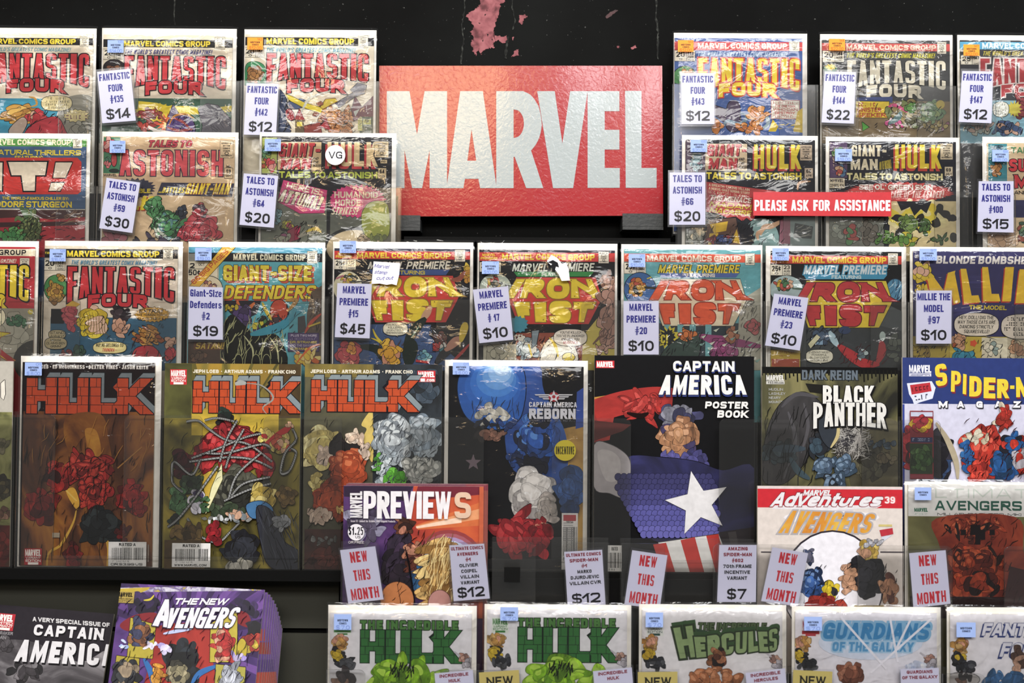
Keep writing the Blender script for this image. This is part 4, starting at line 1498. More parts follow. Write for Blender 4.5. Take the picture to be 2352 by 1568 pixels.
# ================================================================== ROW 2
def row2():
    c = Comic(2, (-106, 204, 305), (-102, 197, 318), '#3c5a80', 'bagged blue comic with green band and huge cream IT! on a red plate')
    group_band(c, 318, 336, '#4e8a3c', 'MARVEL COMICS GROUP', -32, 163, 320, 333, '#e2dcbc')
    c.stamp(168, 317, 188, 340)
    c.T('SUPERNATURAL THRILLERS', (-86, 344, 186, 356), YEL, t=.2)
    c.T('FEATURING', (34, 358, 99, 367), YEL, t=.2)
    c.P([(-95, 362), (178, 362), (187, 372), (186, 440), (178, 446), (-95, 446)], '#c8342e')
    for ch, q, t in (('I', (-50, 373, 5, 437), .85), ('T', [(19, 372), (108, 372), (98, 438), (36, 438)], .46)):
        c.T(ch, q if isinstance(q, tuple) else tuple(q), CREAM, t=t, e=.05, ec=INK, k=0)
    for q in ([(128, 373), (166, 373), (150, 408), (122, 408)], [(118, 420), (148, 420), (138, 438), (112, 438)]):
        c.P(q, CREAM, ol=INK, w=3)
    c.T('THE WORLD-FAMOUS CHILLER BY:', (5, 452, 158, 459), YEL, t=.19)
    c.title('THEODORE STURGEON', (-48, 462, 165, 476), YEL, t=.22)
    c.R(-105, 479, 200, 482, '#c9c4b4')
    c.R(-105, 482, 200, 590, '#a02c34')
    c.P([(-105, 482), (200, 482), (200, 498), (120, 504), (60, 498), (-105, 506)], '#42201f'); c.P([(-105, 512), (200, 508), (200, 516), (90, 520), (-105, 524)], '#3a1a1c')
    c.hatch(100, 486, 190, 510, 14, 26, '#8a6a50', 3, ang=20); c.hatch(90, 520, 195, 550, 20, 10, INK, 5, ang=10)
    c.P([(-30, 530), (60, 535), (60, 560), (-30, 560)], '#51201f')
    c.C(70, 520, 26, 42, ['#4e5a34', '#5c6a3c', '#46522e', '#6c7444'], 30, .22, 4, hi='#7e8650'); c.S([(62, 505), (52, 482), (46, 474)], 10, '#4f6a44', curve=True); c.S([(64, 500), (60, 478)], 9, '#557048'); c.S([(70, 500), (72, 480)], 8, '#557048'); c.S([(58, 512), (42, 500), (34, 508)], 9, '#5f7a48', curve=True)
    c.C(30, 540, 34, 18, ['#4f8a4e', '#3f7a44', '#64a05a'], 16, .3, 5)
    c.hatch(30, 500, 96, 552, 30, 14, '#20281a', 6)
    c.done()

    c = Comic(2, (231, 545, 302), (236, 538, 314), '#d0b692', 'bagged tan comic with jagged red title behind the $30 card', sticker=('b', 252, 323, 288, 351, '59', '$30.00'), wrinkle=1.4)
    c.R(238, 315, 276, 398, '#3f7a58'); c.C(248, 335, 13, 20, ['#c85a54', '#d8a098', '#b04444'], 10, .4, 3); c.E(262, 366, 6, 16, '#a8383c', INK); c.E(262, 392, 12, 5, '#24302c'); c.C(247, 372, 8, 14, ['#c06a6a', '#3f6a54'], 6, .4, 2)
    c.title('TALES TO', (341, 322, 441, 338), '#b23a48', t=.26, slant=.3, e=.05, ec='#2a2030')
    c.title('ASTONISH', (275, 345, 512, 404), '#cf5058', t=.19, e=.035, ec='#2a2038', gap=.1, k=.8)
    c.stamp(506, 324, 535, 362, '#d6bf9c')
    c.T('IND.', (520, 380, 531, 385), INK, t=.2); c.R(516, 386, 534, 409, '#d8c09a', ol=INK, w=.8); c.T('59', (520, 389, 530, 398), INK, t=.2); c.T('SEPT', (518, 401, 532, 406), INK, t=.2)
    c.T('MARVEL', (238, 399, 268, 405), '#4a4038', t=.18)
    c.burst(310, 432, 48, 24, 22, .2, '#2a2a42')
    c.P([(371, 419), (538, 421), (533, 452), (360, 447)], '#2b2b45')
    c.T('..BATTLES', (366, 430, 424, 443), YEL, t=.2, slant=.3, space=.2); c.title('GIANT-MAN', (428, 421, 528, 446), YEL, t=.17, slant=.3, e=.03, ec='#a04434')
    c.T('INCREDIBLE', (262, 433, 346, 443), YEL, t=.22); c.title('HULK', (250, 450, 348, 482), YEL, t=.28, slant=.2, off=(3, 2), oc='#b03a34')
    c.C(356, 478, 20, 26, ['#3f7a4a', '#4c8a54', '#34683e', '#5a9a62'], 12, .4, 2, hi='#6aa870')
    c.C(384, 520, 40, 34, ['#3f7a4a', '#4c8a54', '#34683e', '#b9c0b0', '#5c8a8c', '#2c4a30'], 26, .28, 7, hi='#6aa870')
    c.C(416, 486, 14, 14, ['#232a38', '#303a4c'], 6, .45, 2)
    c.S([(395, 520), (430, 508), (468, 504)], 15, '#467f50', curve=True)
    c.C(460, 530, 46, 34, ['#b23444', '#a22c3c', '#c0444e'], 20, .34, 6, hi='#c85860'); c.C(458, 484, 18, 16, ['#ad3540', '#9c2c38', '#4a3846'], 8, .45, 3)
    c.hatch(415, 505, 500, 552, 26, 16, '#4a1420', 5); c.hatch(340, 470, 410, 550, 30, 12, INK, 8)
    c.C(365, 556, 70, 16, ['#3a3446', '#4a4258', '#2c2838'], 14, .35, 3); c.C(262, 545, 32, 22, ['#b06a74', '#9c5460'], 8, .4, 3)
    c.done()

    c = Comic(2, (594, 909, 304), (600, 899, 314), '#26262a', 'bagged black comic with round white VG sticker and pink bursts', sticker=('b', 608, 319, 645, 347, '64', '$20.00'), wrinkle=1.9)
    c.R(602, 316, 636, 398, '#a9b45c'); c.C(612, 350, 12, 16, ['#5c8a5c', '#8a9a4c', '#7ab0a0'], 8, .4, 4); c.C(624, 380, 11, 16, ['#c8444c', '#d8948c'], 7, .45, 2); c.C(606, 378, 7, 14, ['#a84a30', '#b9a24a'], 5, .5, 2)
    c.R(638, 326, 738, 390, '#cdb48a')
    c.title('GIANT-', (642, 328, 736, 360), '#b8343c', t=.22, slant=.15, off=(2, 2), oc=INK); c.title('MAN', (645, 363, 714, 388), '#b8343c', t=.26, slant=.15, off=(2, 2), oc=INK)
    for i, s in enumerate(('AND', 'THE', 'INCREDIBLE')):
        c.T(s, (719, 361 + 8 * i, 732 if i < 2 else 742, 367 + 8 * i), INK, t=.18, slant=.3)
    c.title('HULK', (752, 326, 867, 382), '#d6bf92', t=.27, off=(-5, 6), oc='#b02a34', gap=.1, k=.5)
    c.stamp(861, 325, 892, 361, '#cdb890'); c.R(874, 367, 889, 375, '#cdb890'); c.T('IND', (876, 369, 886, 373), INK, t=.2)
    c.R(869, 386, 887, 410, '#cdb890'); c.T('64', (872, 389, 883, 398), INK, t=.22); c.T('FEB', (872, 402, 884, 407), INK, t=.2)
    c.title('TALES TO ASTONISH', (641, 394, 867, 409), '#aab83c', t=.24)
    c.R(600, 440, 750, 600, '#6a6e60'); c.R(758, 490, 900, 600, '#5d6056')
    c.P([(651, 413), (752, 437), (745, 489), (688, 490), (637, 462)], '#c23a72', ol=INK, w=1)
    c.T('HERE IS..', [(660, 418), (744, 436), (741, 450), (658, 431)], '#e2d8b8', t=.22, slant=.15); c.title('ATTUMA!', ((648, 434), (742, 452), (735, 482), (640, 462)), '#e2d8b8', t=.22, slant=.2, e=.04)
    c.burst(820, 462, 66, 38, 34, .1, '#c23a72', INK, 1, rot=4)
    c.T('THE', (808, 430, 834, 437), '#dcd2b4', t=.24, slant=.3); c.T('HUMANOID', (768, 440, 868, 455), '#dcd2b4', t=.2); c.T('HORDE', (770, 458, 828, 473), '#dcd2b4', t=.2); c.T('STRIKES!', (763, 476, 822, 493), '#dcd2b4', t=.2, slant=.3)
    c.R(750, 438, 758, 600, '#26262a')
    c.C(638, 495, 9, 22, ['#5c8088', '#6e949a'], 8, .4, 4); c.C(660, 518, 14, 14, ['#c8b83c', '#8a8a3c', '#2c2c2c', '#b04a5c'], 10, .4, 6)
    c.P([(660, 530), (684, 518), (690, 548), (664, 556)], '#8c2c44', ol=INK); c.P([(680, 540), (690, 518), (688, 532)], '#c8325c', ol=INK); c.S([(685, 545), (712, 530), (740, 528)], 12, '#8f8c7c', curve=True); c.S([(702, 532), (725, 525), (738, 534)], 8, '#c8b048', curve=True)
    c.C(650, 548, 20, 12, ['#9a9a88', '#7d7a70', '#8c4a6c'], 8, .4, 4); c.hatch(640, 505, 735, 555, 30, 12, INK, 9)
    c.E(815, 570, 65, 42, '#c9b896', '#2f302e', 7); c.C(838, 548, 22, 12, ['#b9a48a', '#a08c74'], 8, .4, 3)
    c.Q([(832, 490), (846, 468), (870, 462), (890, 472), (895, 520), (888, 545), (862, 550), (840, 540), (832, 520)], '#9aa63a', ol='#3c4a20')
    c.Q([(850, 478), (880, 474), (888, 500), (870, 520), (852, 510)], '#a9b44a'); c.C(868, 548, 22, 10, ['#7a8a44', '#5c6c3c'], 8, .4, 4, ol='#3c4a20')
    vg = [(770 + 23 * math.cos(i * .2244), 356 + 23 * math.sin(i * .2244)) for i in range(28)]
    c.note(vg, '#e8e6ea', [lambda p, t: p.T('VG', (755, 348, 786, 364), t, t=.16, gap=.12)], '#26262c', 'grade_sticker')
    c.done()

    def gm(x0, top, lx, label, st, tan, n, w):
        pass
    c = Comic(2, (1567, 1880, 310), (1574, 1872, 321), '#25262c', 'bagged black comic with yellow title and red wedge behind the #66 card', sticker=('b', 1586, 321, 1624, 349, '66', '$20.00'), wrinkle=2.2)
    c.R(1575, 322, 1620, 402, '#4a3a4c'); c.C(1600, 372, 14, 26, ['#5c7a84', '#6c4a5c', '#4e6a4c', '#7a9aa0'], 12, .35, 4)
    c.R(1620, 330, 1716, 392, '#c9b696'); c.title('GIANT-', (1625, 331, 1715, 358), '#b8444c', t=.22, slant=.1, off=(1.5, 1.5), oc=INK); c.title('MAN', (1628, 363, 1693, 388), '#b8343c', t=.26, slant=.1, off=(1.5, 1.5), oc=INK)
    for i, s in enumerate(('AND', 'THE', 'INCREDIBLE')):
        c.T(s, (1697, 362 + 9 * i, 1710 if i < 2 else 1722, 369 + 9 * i), INK, t=.18, slant=.3)
    c.title('HULK', (1732, 332, 1840, 388), '#dcc83c', t=.27, off=(-3, 5), oc='#b02f34', gap=.1, k=.5)
    c.stamp(1838, 333, 1865, 368, '#b9a690'); c.R(1848, 386, 1867, 409, '#b9a690'); c.T('66', (1852, 389, 1863, 397), INK, t=.22); c.T('APR', (1851, 401, 1864, 406), INK, t=.2)
    c.title('TALES TO ASTONISH', (1622, 396, 1841, 412), '#d8c63c', t=.24)
    c.P([(1621, 417), (1700, 428), (1790, 440), (1740, 470), (1735, 495), (1728, 510), (1715, 500), (1705, 508), (1690, 497), (1670, 500), (1650, 490), (1621, 486)], '#b23a3c', ol=INK, w=1)
    for i, s in enumerate(('A BREATH-TAKING VILLAIN', 'A NERVE-SHATTERING STORY', '~~~~~~~~~~~~~~~', 'THE MENACE', 'MADAM', 'MACABRE')):
        if i < 3:
            c.T(s, [(1628, 421 + 8 * i), (1722, 433 + 8 * i), (1722, 439 + 8 * i), (1628, 427 + 8 * i)], '#dcc8a8', t=.2)
        else:
            y = (447, 462, 476)[i - 3]
            c.title(s, ((1632, y), (1726, y + 8), (1726, y + 20), (1630, y + 12)), '#dcc8b8' if i == 3 else '#cdb23c', t=.22, e=.05, ec='#5c1a1c', slant=.2)
    c.R(1574, 505, 1614, 600, '#6c7068'); c.C(1596, 545, 22, 24, ['#84887c', '#6c7068', '#9a9c90'], 12, .3, 3)
    c.E(1748, 552, 42, 52, '#7a9a98', INK); c.burst(1712, 545, 22, 44, 20, .25, '#22232a')
    c.P([(1615, 562), (1628, 505), (1690, 500), (1702, 562)], '#5c4034', ol=INK); c.P([(1630, 515), (1672, 508), (1668, 530), (1640, 535)], '#d2ae34'); c.P([(1626, 562), (1630, 536), (1650, 535), (1646, 562)], '#d2ae34'); c.P([(1680, 556), (1692, 526), (1700, 560)], '#d2ae34')
    c.C(1655, 552, 32, 14, ['#2c3c6c', '#3a4c80', '#8c2c34', '#26304c'], 14, .35, 6); c.S([(1804, 502), (1775, 518), (1755, 522), (1746, 540)], 13, '#c49c7a', curve=True); c.S([(1756, 524), (1740, 536), (1742, 552)], 8, '#c49c7a', curve=True); c.S([(1832, 436), (1836, 420), (1862, 416)], 6, '#c49c7a', curve=True)
    c.P([(1792, 505), (1815, 500), (1820, 560), (1790, 560)], '#8c5a68', ol=INK); c.R(1815, 498, 1872, 600, '#7c8a88'); c.P([(1826, 512), (1868, 520), (1864, 548), (1822, 546)], '#3f4444'); c.hatch(1828, 520, 1862, 542, 10, 20, '#8c8c84', 3, ang=8)
    c.hatch(1620, 508, 1800, 560, 30, 12, INK, 5)
    c.done()

    c = Comic(2, (1898, 2206, 314), (1905, 2196, 325), '#25262e', 'bagged black comic with yellow and red title and green lumps in a yellow blast', sticker=('b', 1918, 342, 1957, 370, '69', '$18.00'), wrinkle=1.0)
    c.R(1906, 326, 1946, 408, '#4c3658'); c.C(1924, 350, 14, 14, ['#4f7a4c', '#5c8a50'], 6, .4, 2); c.C(1930, 392, 12, 14, ['#a8483c', '#4a6a8c', '#c49c7a'], 8, .4, 3)
    c.R(1904, 409, 1940, 432, '#d2c6ac', ol=INK); c.T('MARVEL', (1907, 411, 1937, 418), INK, t=.2); c.T('COMICS 12%', (1906, 422, 1938, 430), INK, t=.2)
    c.title('GIANT-', (1956, 333, 2036, 359), '#d8cdb0', t=.22); c.title('MAN', (1954, 365, 2016, 390), '#d8cdb0', t=.25); c.T('AND THE INCREDIBLE', [(2020, 372), (2046, 366), (2048, 386), (2020, 390)], '#c8b43c', t=.2)
    c.title('HULK', (2056, 332, 2162, 387), '#dcc634', t=.28, off=(-4, 6), oc='#b53a30', gap=.1, k=.5)
    c.stamp(2160, 330, 2188, 366, '#cbbca0'); c.R(2170, 383, 2188, 404, '#cbbca0'); c.T('69', (2173, 386, 2184, 394), INK, t=.22); c.T('JULY', (2172, 397, 2186, 402), INK, t=.2)
    c.title('TALES TO ASTONISH', (1945, 398, 2165, 413), '#d8cf9c', t=.24, e=.03, ec='#8a8a2c')
    c.burst(2065, 442, 126, 24, 40, .12, '#b8403c', seed=7)
    c.T("SEE OL' GREEN SKIN", (1973, 424, 2142, 436), '#e4d8cc', t=.22, e=.05, ec='#5c2020'); c.T('~~~~~~~~~~~~~~', (1948, 440, 2038, 450), '#e4d8cc', t=.2); c.T('LAIR OF THE LEADER!', (2046, 438, 2168, 454), '#e0c4bc', t=.2, slant=.2)
    c.R(1905, 500, 2030, 600, '#777a70'); c.C(1950, 530, 44, 28, ['#8c9084', '#777a70', '#9aa094'], 14, .25, 3, ol='#44463f'); c.C(1955, 535, 14, 24, ['#a8504a', '#5c8a5c'], 8, .4, 4)
    c.C(1995, 535, 24, 30, ['#6c665c', '#5c574e'], 10, .3, 4)
    c.P([(2046, 462), (2196, 462), (2196, 600), (2040, 600)], '#d8c89a'); c.C(2110, 500, 84, 42, ['#e2d04a', '#d8c23c', '#e6dca4', '#ded09c', '#2c2a28'], 30, .24, 8, ol=None)
    c.P([(2060, 462), (2140, 462), (2128, 490), (2115, 480), (2100, 496), (2090, 475), (2070, 484)], '#25262e'); c.B(2060, 500, 12, 8, '#28262a', 3); c.B(2188, 500, 10, 9, '#28262a', 4); c.B(2190, 545, 9, 11, '#34342e', 4)
    c.C(2086, 514, 22, 22, ['#64803a', '#56723a', '#728e44'], 12, .36, 5); c.C(2036, 546, 34, 14, ['#5f8a3c', '#4f7a38', '#769a44'], 12, .34, 6); c.C(2082, 550, 26, 16, ['#5f8a3c', '#6f9a44', '#c8b83c'], 12, .32, 2); c.C(2124, 520, 12, 24, ['#4a6a30', '#3c5a2c'], 8, .36, 2); c.C(2160, 548, 26, 10, ['#4c6a40', '#3f5a38'], 6, .4, 2)
    c.hatch(2020, 500, 2140, 558, 26, 13, '#1c2414', 5)
    c.done()

    c = Comic(2, (2259, 2568, 314), (2268, 2560, 329), '#cdb794', 'bagged tan comic with teal corner strip and red title behind the #100 card', sticker=('b', 2279, 344, 2317, 371, '100', '$15.00'))
    c.R(2270, 330, 2313, 418, '#35808c'); c.C(2290, 342, 14, 9, ['#2c5a6c', '#3f6a84'], 6, .4, 2); c.C(2288, 388, 13, 18, ['#a8703a', '#b98446'], 8, .36, 4)
    c.T('TALES OF', (2322, 338, 2420, 352), '#3f7a4c', t=.22); c.title('SUSPENSE', (2318, 366, 2480, 394), '#c4343c', t=.25, e=.06, ec=INK); c.title('MAN', (2330, 402, 2420, 432), '#c4343c', t=.25, e=.06, ec=INK)
    c.T('AND', (2330, 438, 2360, 446), INK, t=.2); c.R(2320, 460, 2560, 500, '#2c2c54')
    c.C(2300, 545, 40, 25, ['#c9a888', '#b89a7a', '#d8bc9c'], 14, .3, 3, ol='#5c4638'); c.C(2346, 535, 10, 28, ['#3f5a4a', '#5a7a5c', '#8a4a3c'], 8, .4, 3)
    c.done()


# ================================================================== ROW 3
def row3():
    c = Comic(3, (-232, 85, 552), (-228, 79, 566), '#b8303a', 'bagged red comic with yellow title above a grey stone picture, cut by the picture edge')
    c.band(571, 587, '#e4dcc0'); c.T('MARVEL COMICS GROUP', (-160, 573, 60, 585), INK, t=.22, gap=.2)
    c.T("THE WORLD'S GREATEST COMIC MAGAZINE!", (-160, 594, 37, 603), '#e8dccc', t=.18, slant=.25)
    c.stamp(46, 593, 67, 620)
    ff_logo(c, -175, 66, 608, 668, 694, YEL, INK, (-125, 676, 12, 708), e=.04)
    c.R(-230, 707, 80, 830, '#9c9888')
    c.C(10, 760, 66, 46, ['#a4a090', '#949080', '#b0ac9c'], 18, .28, 3, ol='#5c584e'); c.C(40, 738, 28, 14, ['#4f7a58', '#3f6a4c'], 9, .36, 3); c.E(70, 716, 6, 6, '#c8b83c'); c.E(85, 830, 55, 50, '#3a3834')
    c.balloon(-30, 728, 42, 24, ['~~~~~~~~', '~~~~~~', '~~~~~~~~'])
    c.P([(-20, 760), (24, 765), (0, 774), (-6, 800), (36, 828), (20, 830), (-30, 800)], '#c8b83c', ol='#8c2a2c'); c.P([(0, 800), (34, 828), (22, 832), (-10, 806)], '#a8383a')
    c.done()

    c = Comic(3, (99, 417, 553), (101, 407, 565), '#e4d8c4', 'bagged cream comic with red title, yellow burst and teal picture', sticker=('b', 114, 572, 151, 600, '129', '$16.00'), wrinkle=1.5)
    group_band(c, 572, 593, BLK, 'MARVEL COMICS GROUP', 154, 366, 576, 590, YEL)
    c.T('FAN', (104, 578, 115, 583), YEL, t=.2)
    c.stamp(375, 569, 397, 596)
    c.price(101, 595, 149, 620, '20', '129', 'DEC')
    c.E(128, 662, 26, 30, '#4a8a4c', INK); c.C(127, 672, 20, 28, ['#9c7434', '#b08a3c', '#86602c'], 20, .28, 5); c.C(141, 638, 9, 9, ['#b08a3c', '#9c7434'], 5, .5, 3)
    c.R(115, 729, 408, 850, '#2f5a74')
    ff_logo(c, 155, 400, 613, 672, 696, '#c93038', INK, (202, 678, 338, 708), "THE WORLD'S GREATEST COMIX MAGAZINE!", '#5a93b4', tagbox=(164, 598, 360, 608), e=.036)
    c.R(117, 709, 147, 743, '#0e0d10')
    c.C(162, 728, 17, 34, ['#b04a54', '#a03c48', '#c05a60'], 14, .34, 4, ol='#5c1a20'); c.P([(150, 702), (166, 690), (184, 698), (176, 704)], '#d8b040')
    # plain flowing masses in the colours of the picture
    c.C(214, 742, 34, 36, ['#d2bc30', '#c2a82a', '#e0cc48', '#dcb8a0'], 16, .34, 5, asp=1.3, rot=70)
    for q in range(7):
        c.S([(196 + q * 8, 712 + q * 2), (204 + q * 6, 740 + q * 3), (192 + q * 10, 772)], 1.6, '#6c5a14', curve=True)
    c.C(276, 720, 24, 18, ['#2c2026', '#3a2a30', '#241a20'], 10, .4, 4); c.C(276, 752, 18, 22, ['#c99a80', '#b98a70', '#d8ac92'], 9, .42, 6)
    c.burst(350, 722, 41, 17, 26, .14, '#c99a34', INK, 1)
    c.T('EXTRA!!', (320, 710, 374, 719), INK, t=.2, slant=.3); c.T('THE HUMAN TORCH', (314, 720, 384, 726), INK, t=.16); c.T('QUITS THE F.F.!', (316, 729, 380, 735), INK, t=.18)
    c.C(338, 772, 36, 24, ['#b8843c', '#c8944a', '#a06c2c', '#8c4a24'], 22, .3, 5, asp=.6, rot=30); c.Q([(308, 830), (312, 800), (352, 796), (370, 830)], '#a8303a', ol=INK); c.C(392, 786, 10, 16, ['#c49c84', '#b08a74'], 6, .5, 3); c.C(392, 812, 14, 16, ['#a8303a', '#b83c44'], 6, .5, 3)
    c.C(155, 815, 30, 12, ['#7a2c34', '#8c343c'], 8, .36, 3); c.C(182, 806, 14, 16, ['#2f4a3c', '#3c5a4a'], 6, .4, 3)
    c.balloon(252, 798, 38, 13, ['NO! HE BELONGS TO', ('THUNDRA--', '#b02a2c')], (296, 790), '#e2d494')
    c.balloon(131, 768, 19, 10, ['STAND', 'AWAY!'], None, '#b9aa84'); c.balloon(128, 788, 25, 13, ['MEDUSA', 'CLAIMS BEN', 'GRIMM!'], (124, 804), '#b9aa84')
    c.hatch(300, 760, 400, 832, 26, 16, '#26161a', 5); c.hatch(120, 740, 400, 830, 16, 10, '#1c3a4c', 9)
    c.done()

    c = Comic(3, (430, 745, 555), (432, 739, 568), '#5aa4b0', 'bagged teal comic with yellow slanted title and yellow diagonal ribbon', sticker=('b', 448, 569, 486, 598, '2', '$19.00'), wrinkle=1.2)
    c.band(566, 582, '#5ea8c4'); c.R(430, 581, 742, 601, BLK); c.T('MARVEL COMICS GROUP', (536, 584, 702, 598), '#ddd4b8', t=.25)
    c.stamp(706, 577, 728, 604)
    c.R(430, 600, 502, 690, '#c6bfa8'); c.R(432, 582, 450, 600, '#8c8c84'); c.R(432, 600, 500, 645, '#ddd4bc', ol=INK, w=.6); c.T('2', (436, 604, 447, 616), INK, t=.24); c.T('OCT', (456, 604, 470, 610), INK, t=.18); c.T('50%', (433, 619, 460, 632), INK, t=.2); c.R(432, 617, 480, 618, INK)
    c.E(478, 660, 32, 26, '#d8ccb0', INK); c.C(480, 662, 20, 18, ['#b98a5c', '#d8b080', '#8c5a5c'], 12, .3, 3)
    c.P([(512, 566), (542, 566), (458, 658), (436, 656)], '#dfb23a', ol=INK, w=1); c.T('68 BIG PAGES', [(437, 646), (518, 572), (526, 579), (446, 654)], '#b8502c', t=.2)
    c.title('GIANT-SIZE', (513, 609, 716, 645), '#dcc638', t=.24, e=.03, off=(5, 4), oc='#b84e34', gap=.09, k=.6); c.title('DEFENDERS', ((519, 655), (728, 655), (721, 687), (512, 686)), '#dcc638', t=.2, e=.035, off=(4, 4), oc='#b84e34', gap=.09, k=.7)
    c.P([(740, 655), (715, 670), (705, 720), (702, 850), (742, 850)], '#5a4a3c'); c.hatch(706, 680, 740, 760, 24, 14, '#2a221c', 3, ang=80); c.P([(684, 728), (700, 724), (704, 760), (684, 765)], '#3c3a3c')
    c.P([(504, 690), (600, 690), (590, 720), (560, 735), (530, 720)], '#2c2a30'); c.S([(545, 690), (555, 720), (585, 695)], 13, '#c86a34', curve=True); c.C(556, 728, 26, 30, ['#4a3468', '#5c4480', '#38284c'], 14, .3, 4); c.C(530, 706, 18, 8, ['#c8b834', '#b8a42c'], 6, .4, 3); c.C(592, 752, 16, 10, ['#c8b834', '#4a3468'], 6, .4, 5)
    c.Q([(500, 850), (505, 770), (530, 722), (560, 745), (590, 770), (640, 772), (652, 850)], '#1c1c18'); c.hatch(505, 735, 650, 832, 60, 34, '#a8a878', 4, ang=75, w=1.8); c.S([(560, 770), (580, 800), (580, 832)], 4, '#b4b488', curve=True); c.S([(620, 775), (636, 800), (640, 832)], 4, '#b4b488', curve=True)
    for x in (548, 588, 612):
        c.E(x, 832, 9, 18, '#1c1c18', '#a8a878', 1.2)
    c.E(641, 714, 20, 26, '#b0442c', INK); c.C(632, 735, 16, 16, ['#b0382c', '#c85a3c', '#3c2c34', '#c49c80'], 12, .36, 6); c.S([(602, 694), (612, 715), (624, 735)], 8, '#c8b034', curve=True); c.S([(655, 690), (680, 690), (660, 715)], 10, '#b0843c', curve=True)
    c.C(604, 742, 12, 16, ['#c8b834', '#2a2a28', '#4c7a3c'], 8, .4, 3); c.S([(575, 768), (610, 760), (650, 745), (690, 705)], 20, '#3c8ca0', curve=True); c.S([(660, 730), (684, 712), (696, 702)], 16, '#4a96a8', curve=True); c.hatch(590, 700, 690, 770, 24, 14, INK, 7)
    c.R(662, 765, 732, 806, '#453066', ol='#2a1c44')
    for i, (s, q) in enumerate((('PLUS TWO MORE', '#c8bcd0'), ('~~~~~~~~~~~~', '#8c80a0'), ('DR. STRANGE', '#c8b83c'), ('AND THE SAVAGE', '#a89cb0'), ('SUB MARINER!', '#c8b83c'))):
        c.T(s, (666 + (i == 0) * 2, 767.5 + i * 7.6, 728 - (i % 2) * 5, 773 + i * 7.6), q, t=.2)
    c.S([(700, 765), (715, 740), (738, 720)], 8, '#b84a34', curve=True); c.S([(708, 750), (736, 740)], 6, '#c8b040'); c.C(705, 822, 34, 18, ['#d8bc44', '#c8642c', '#e2d080'], 14, .3, 5, ol='#7c3c1c'); c.S([(680, 835), (710, 800), (738, 790)], 5, '#d8682c', curve=True)
    c.R(432, 760, 506, 850, '#4a3426'); c.R(445, 785, 514, 803, '#6a3c20'); c.T('SATAN!', (450, 786, 515, 801), '#c8a844', t=.22, slant=.25, e=.04); c.C(455, 820, 20, 14, ['#5c4434', '#74523c'], 8, .36, 4)
    c.done()

    c = Comic(3, (763, 1086, 555), (767, 1079, 571), '#1a1a1e', 'bagged black comic with yellow title on red and a handwritten paper note', sticker=('b', 780, 553, 818, 581, '15', '$45.00'))
    c.band(570, 577, '#252a44'); group_band(c, 577, 595, '#c83430', 'MARVEL COMICS GROUP', 820, 1035, 580, 593, '#e8cf3c')
    c.T('MARVEL', (776, 579, 806, 585), '#e8cf3c', t=.22); c.T('PREMIERE', (771, 586, 809, 592), '#e8cf3c', t=.22)
    c.stamp(1045, 574, 1068, 600)
    c.price(768, 596, 817, 618, '25%', '15', 'MAY')
    c.title('MARVEL PREMIERE', ((850, 601), (1035, 600), (1032, 618), (844, 618)), '#d8d4c4', t=.18, e=.05, ec=INK); c.P([(848, 619), (1033, 619), (1024, 632), (856, 632)], '#2f4a88'); c.T('FEATURING', (888, 621, 976, 630), '#c8b83c', t=.22)
    c.E(799, 660, 33, 37, '#dcd6b4'); c.C(802, 642, 20, 12, ['#c8a83c', '#a85a6c', '#2c3a34', '#c48a80'], 14, .3, 6); c.S([(815, 648), (835, 645)], 5, '#2a2c28'); c.S([(772, 640), (790, 632)], 6, '#b06a7a')
    c.R(767, 745, 1080, 850, '#35507c'); c.P([(1000, 700), (1080, 640), (1080, 850), (985, 770)], '#17171a'); c.hatch(770, 760, 1000, 835, 70, 12, '#1c2c50', 7, ang=0, w=2, spread=12); c.hatch(850, 745, 990, 830, 30, 14, '#5470a0', 8, ang=80, w=1.6, spread=15)
    ironfist(c, 0, 0, '#e2cb34', '#8a6a1c', '#c4352e', None)
    DOTS(c, [(866, 676), (905, 676), (984, 640), (1026, 640), (920, 676), (990, 676), (1040, 676), (905, 694), (920, 730), (870, 730), (938, 729), (998, 693), (1032, 693)], '#7a5c18')
    c.C(1075, 630, 14, 24, ['#d2b838', '#c8a434', '#b8842c'], 12, .36, 4); c.S([(1036, 642), (1055, 640), (1068, 622)], 12, '#8c4630', curve=True)
    c.S([(990, 702), (980, 720), (968, 735)], 17, '#c49c80', curve=True); c.S([(978, 730), (950, 760), (930, 800)], 24, '#1f2a24', curve=True); c.S([(820, 795), (862, 800), (880, 820), (885, 835)], 20, '#1f2a24', curve=True)
    c.Q([(930, 835), (925, 800), (950, 780), (960, 800), (948, 835)], '#1f2a24'); c.S([(962, 750), (945, 775)], 4, '#7a9a84')
    c.S([(856, 755), (866, 775), (888, 795)], 5, '#d8c034', curve=True); c.S([(852, 776), (870, 784), (884, 800)], 4, '#d8c034', curve=True); c.C(897, 812, 27, 28, ['#d8a834', '#e0b840', '#c8962c', '#c48a6c'], 12, .38, 3)
    c.hatch(870, 780, 925, 835, 18, 14, '#4a2c1c', 4)
    c.balloon(908, 755, 28, 15, ['YOU KARATE', 'KILLERS', 'WANTED A', 'SHOWDOWN--'], (914, 775), '#e2dcc4')
    c.S([(1000, 835), (1030, 800), (1050, 780)], 22, '#28282c', curve=True); c.S([(1022, 805), (1045, 785), (1058, 775)], 20, '#b0806c', curve=True); c.S([(1058, 785), (1066, 755), (1070, 740)], 18, '#c8b038', curve=True); c.C(1012, 775, 14, 16, ['#5c3028', '#7c4438', '#4a2824'], 9, .4, 3); c.C(1008, 795, 18, 10, ['#a83434', '#3f7a84', '#c8c4bc'], 8, .4, 4)
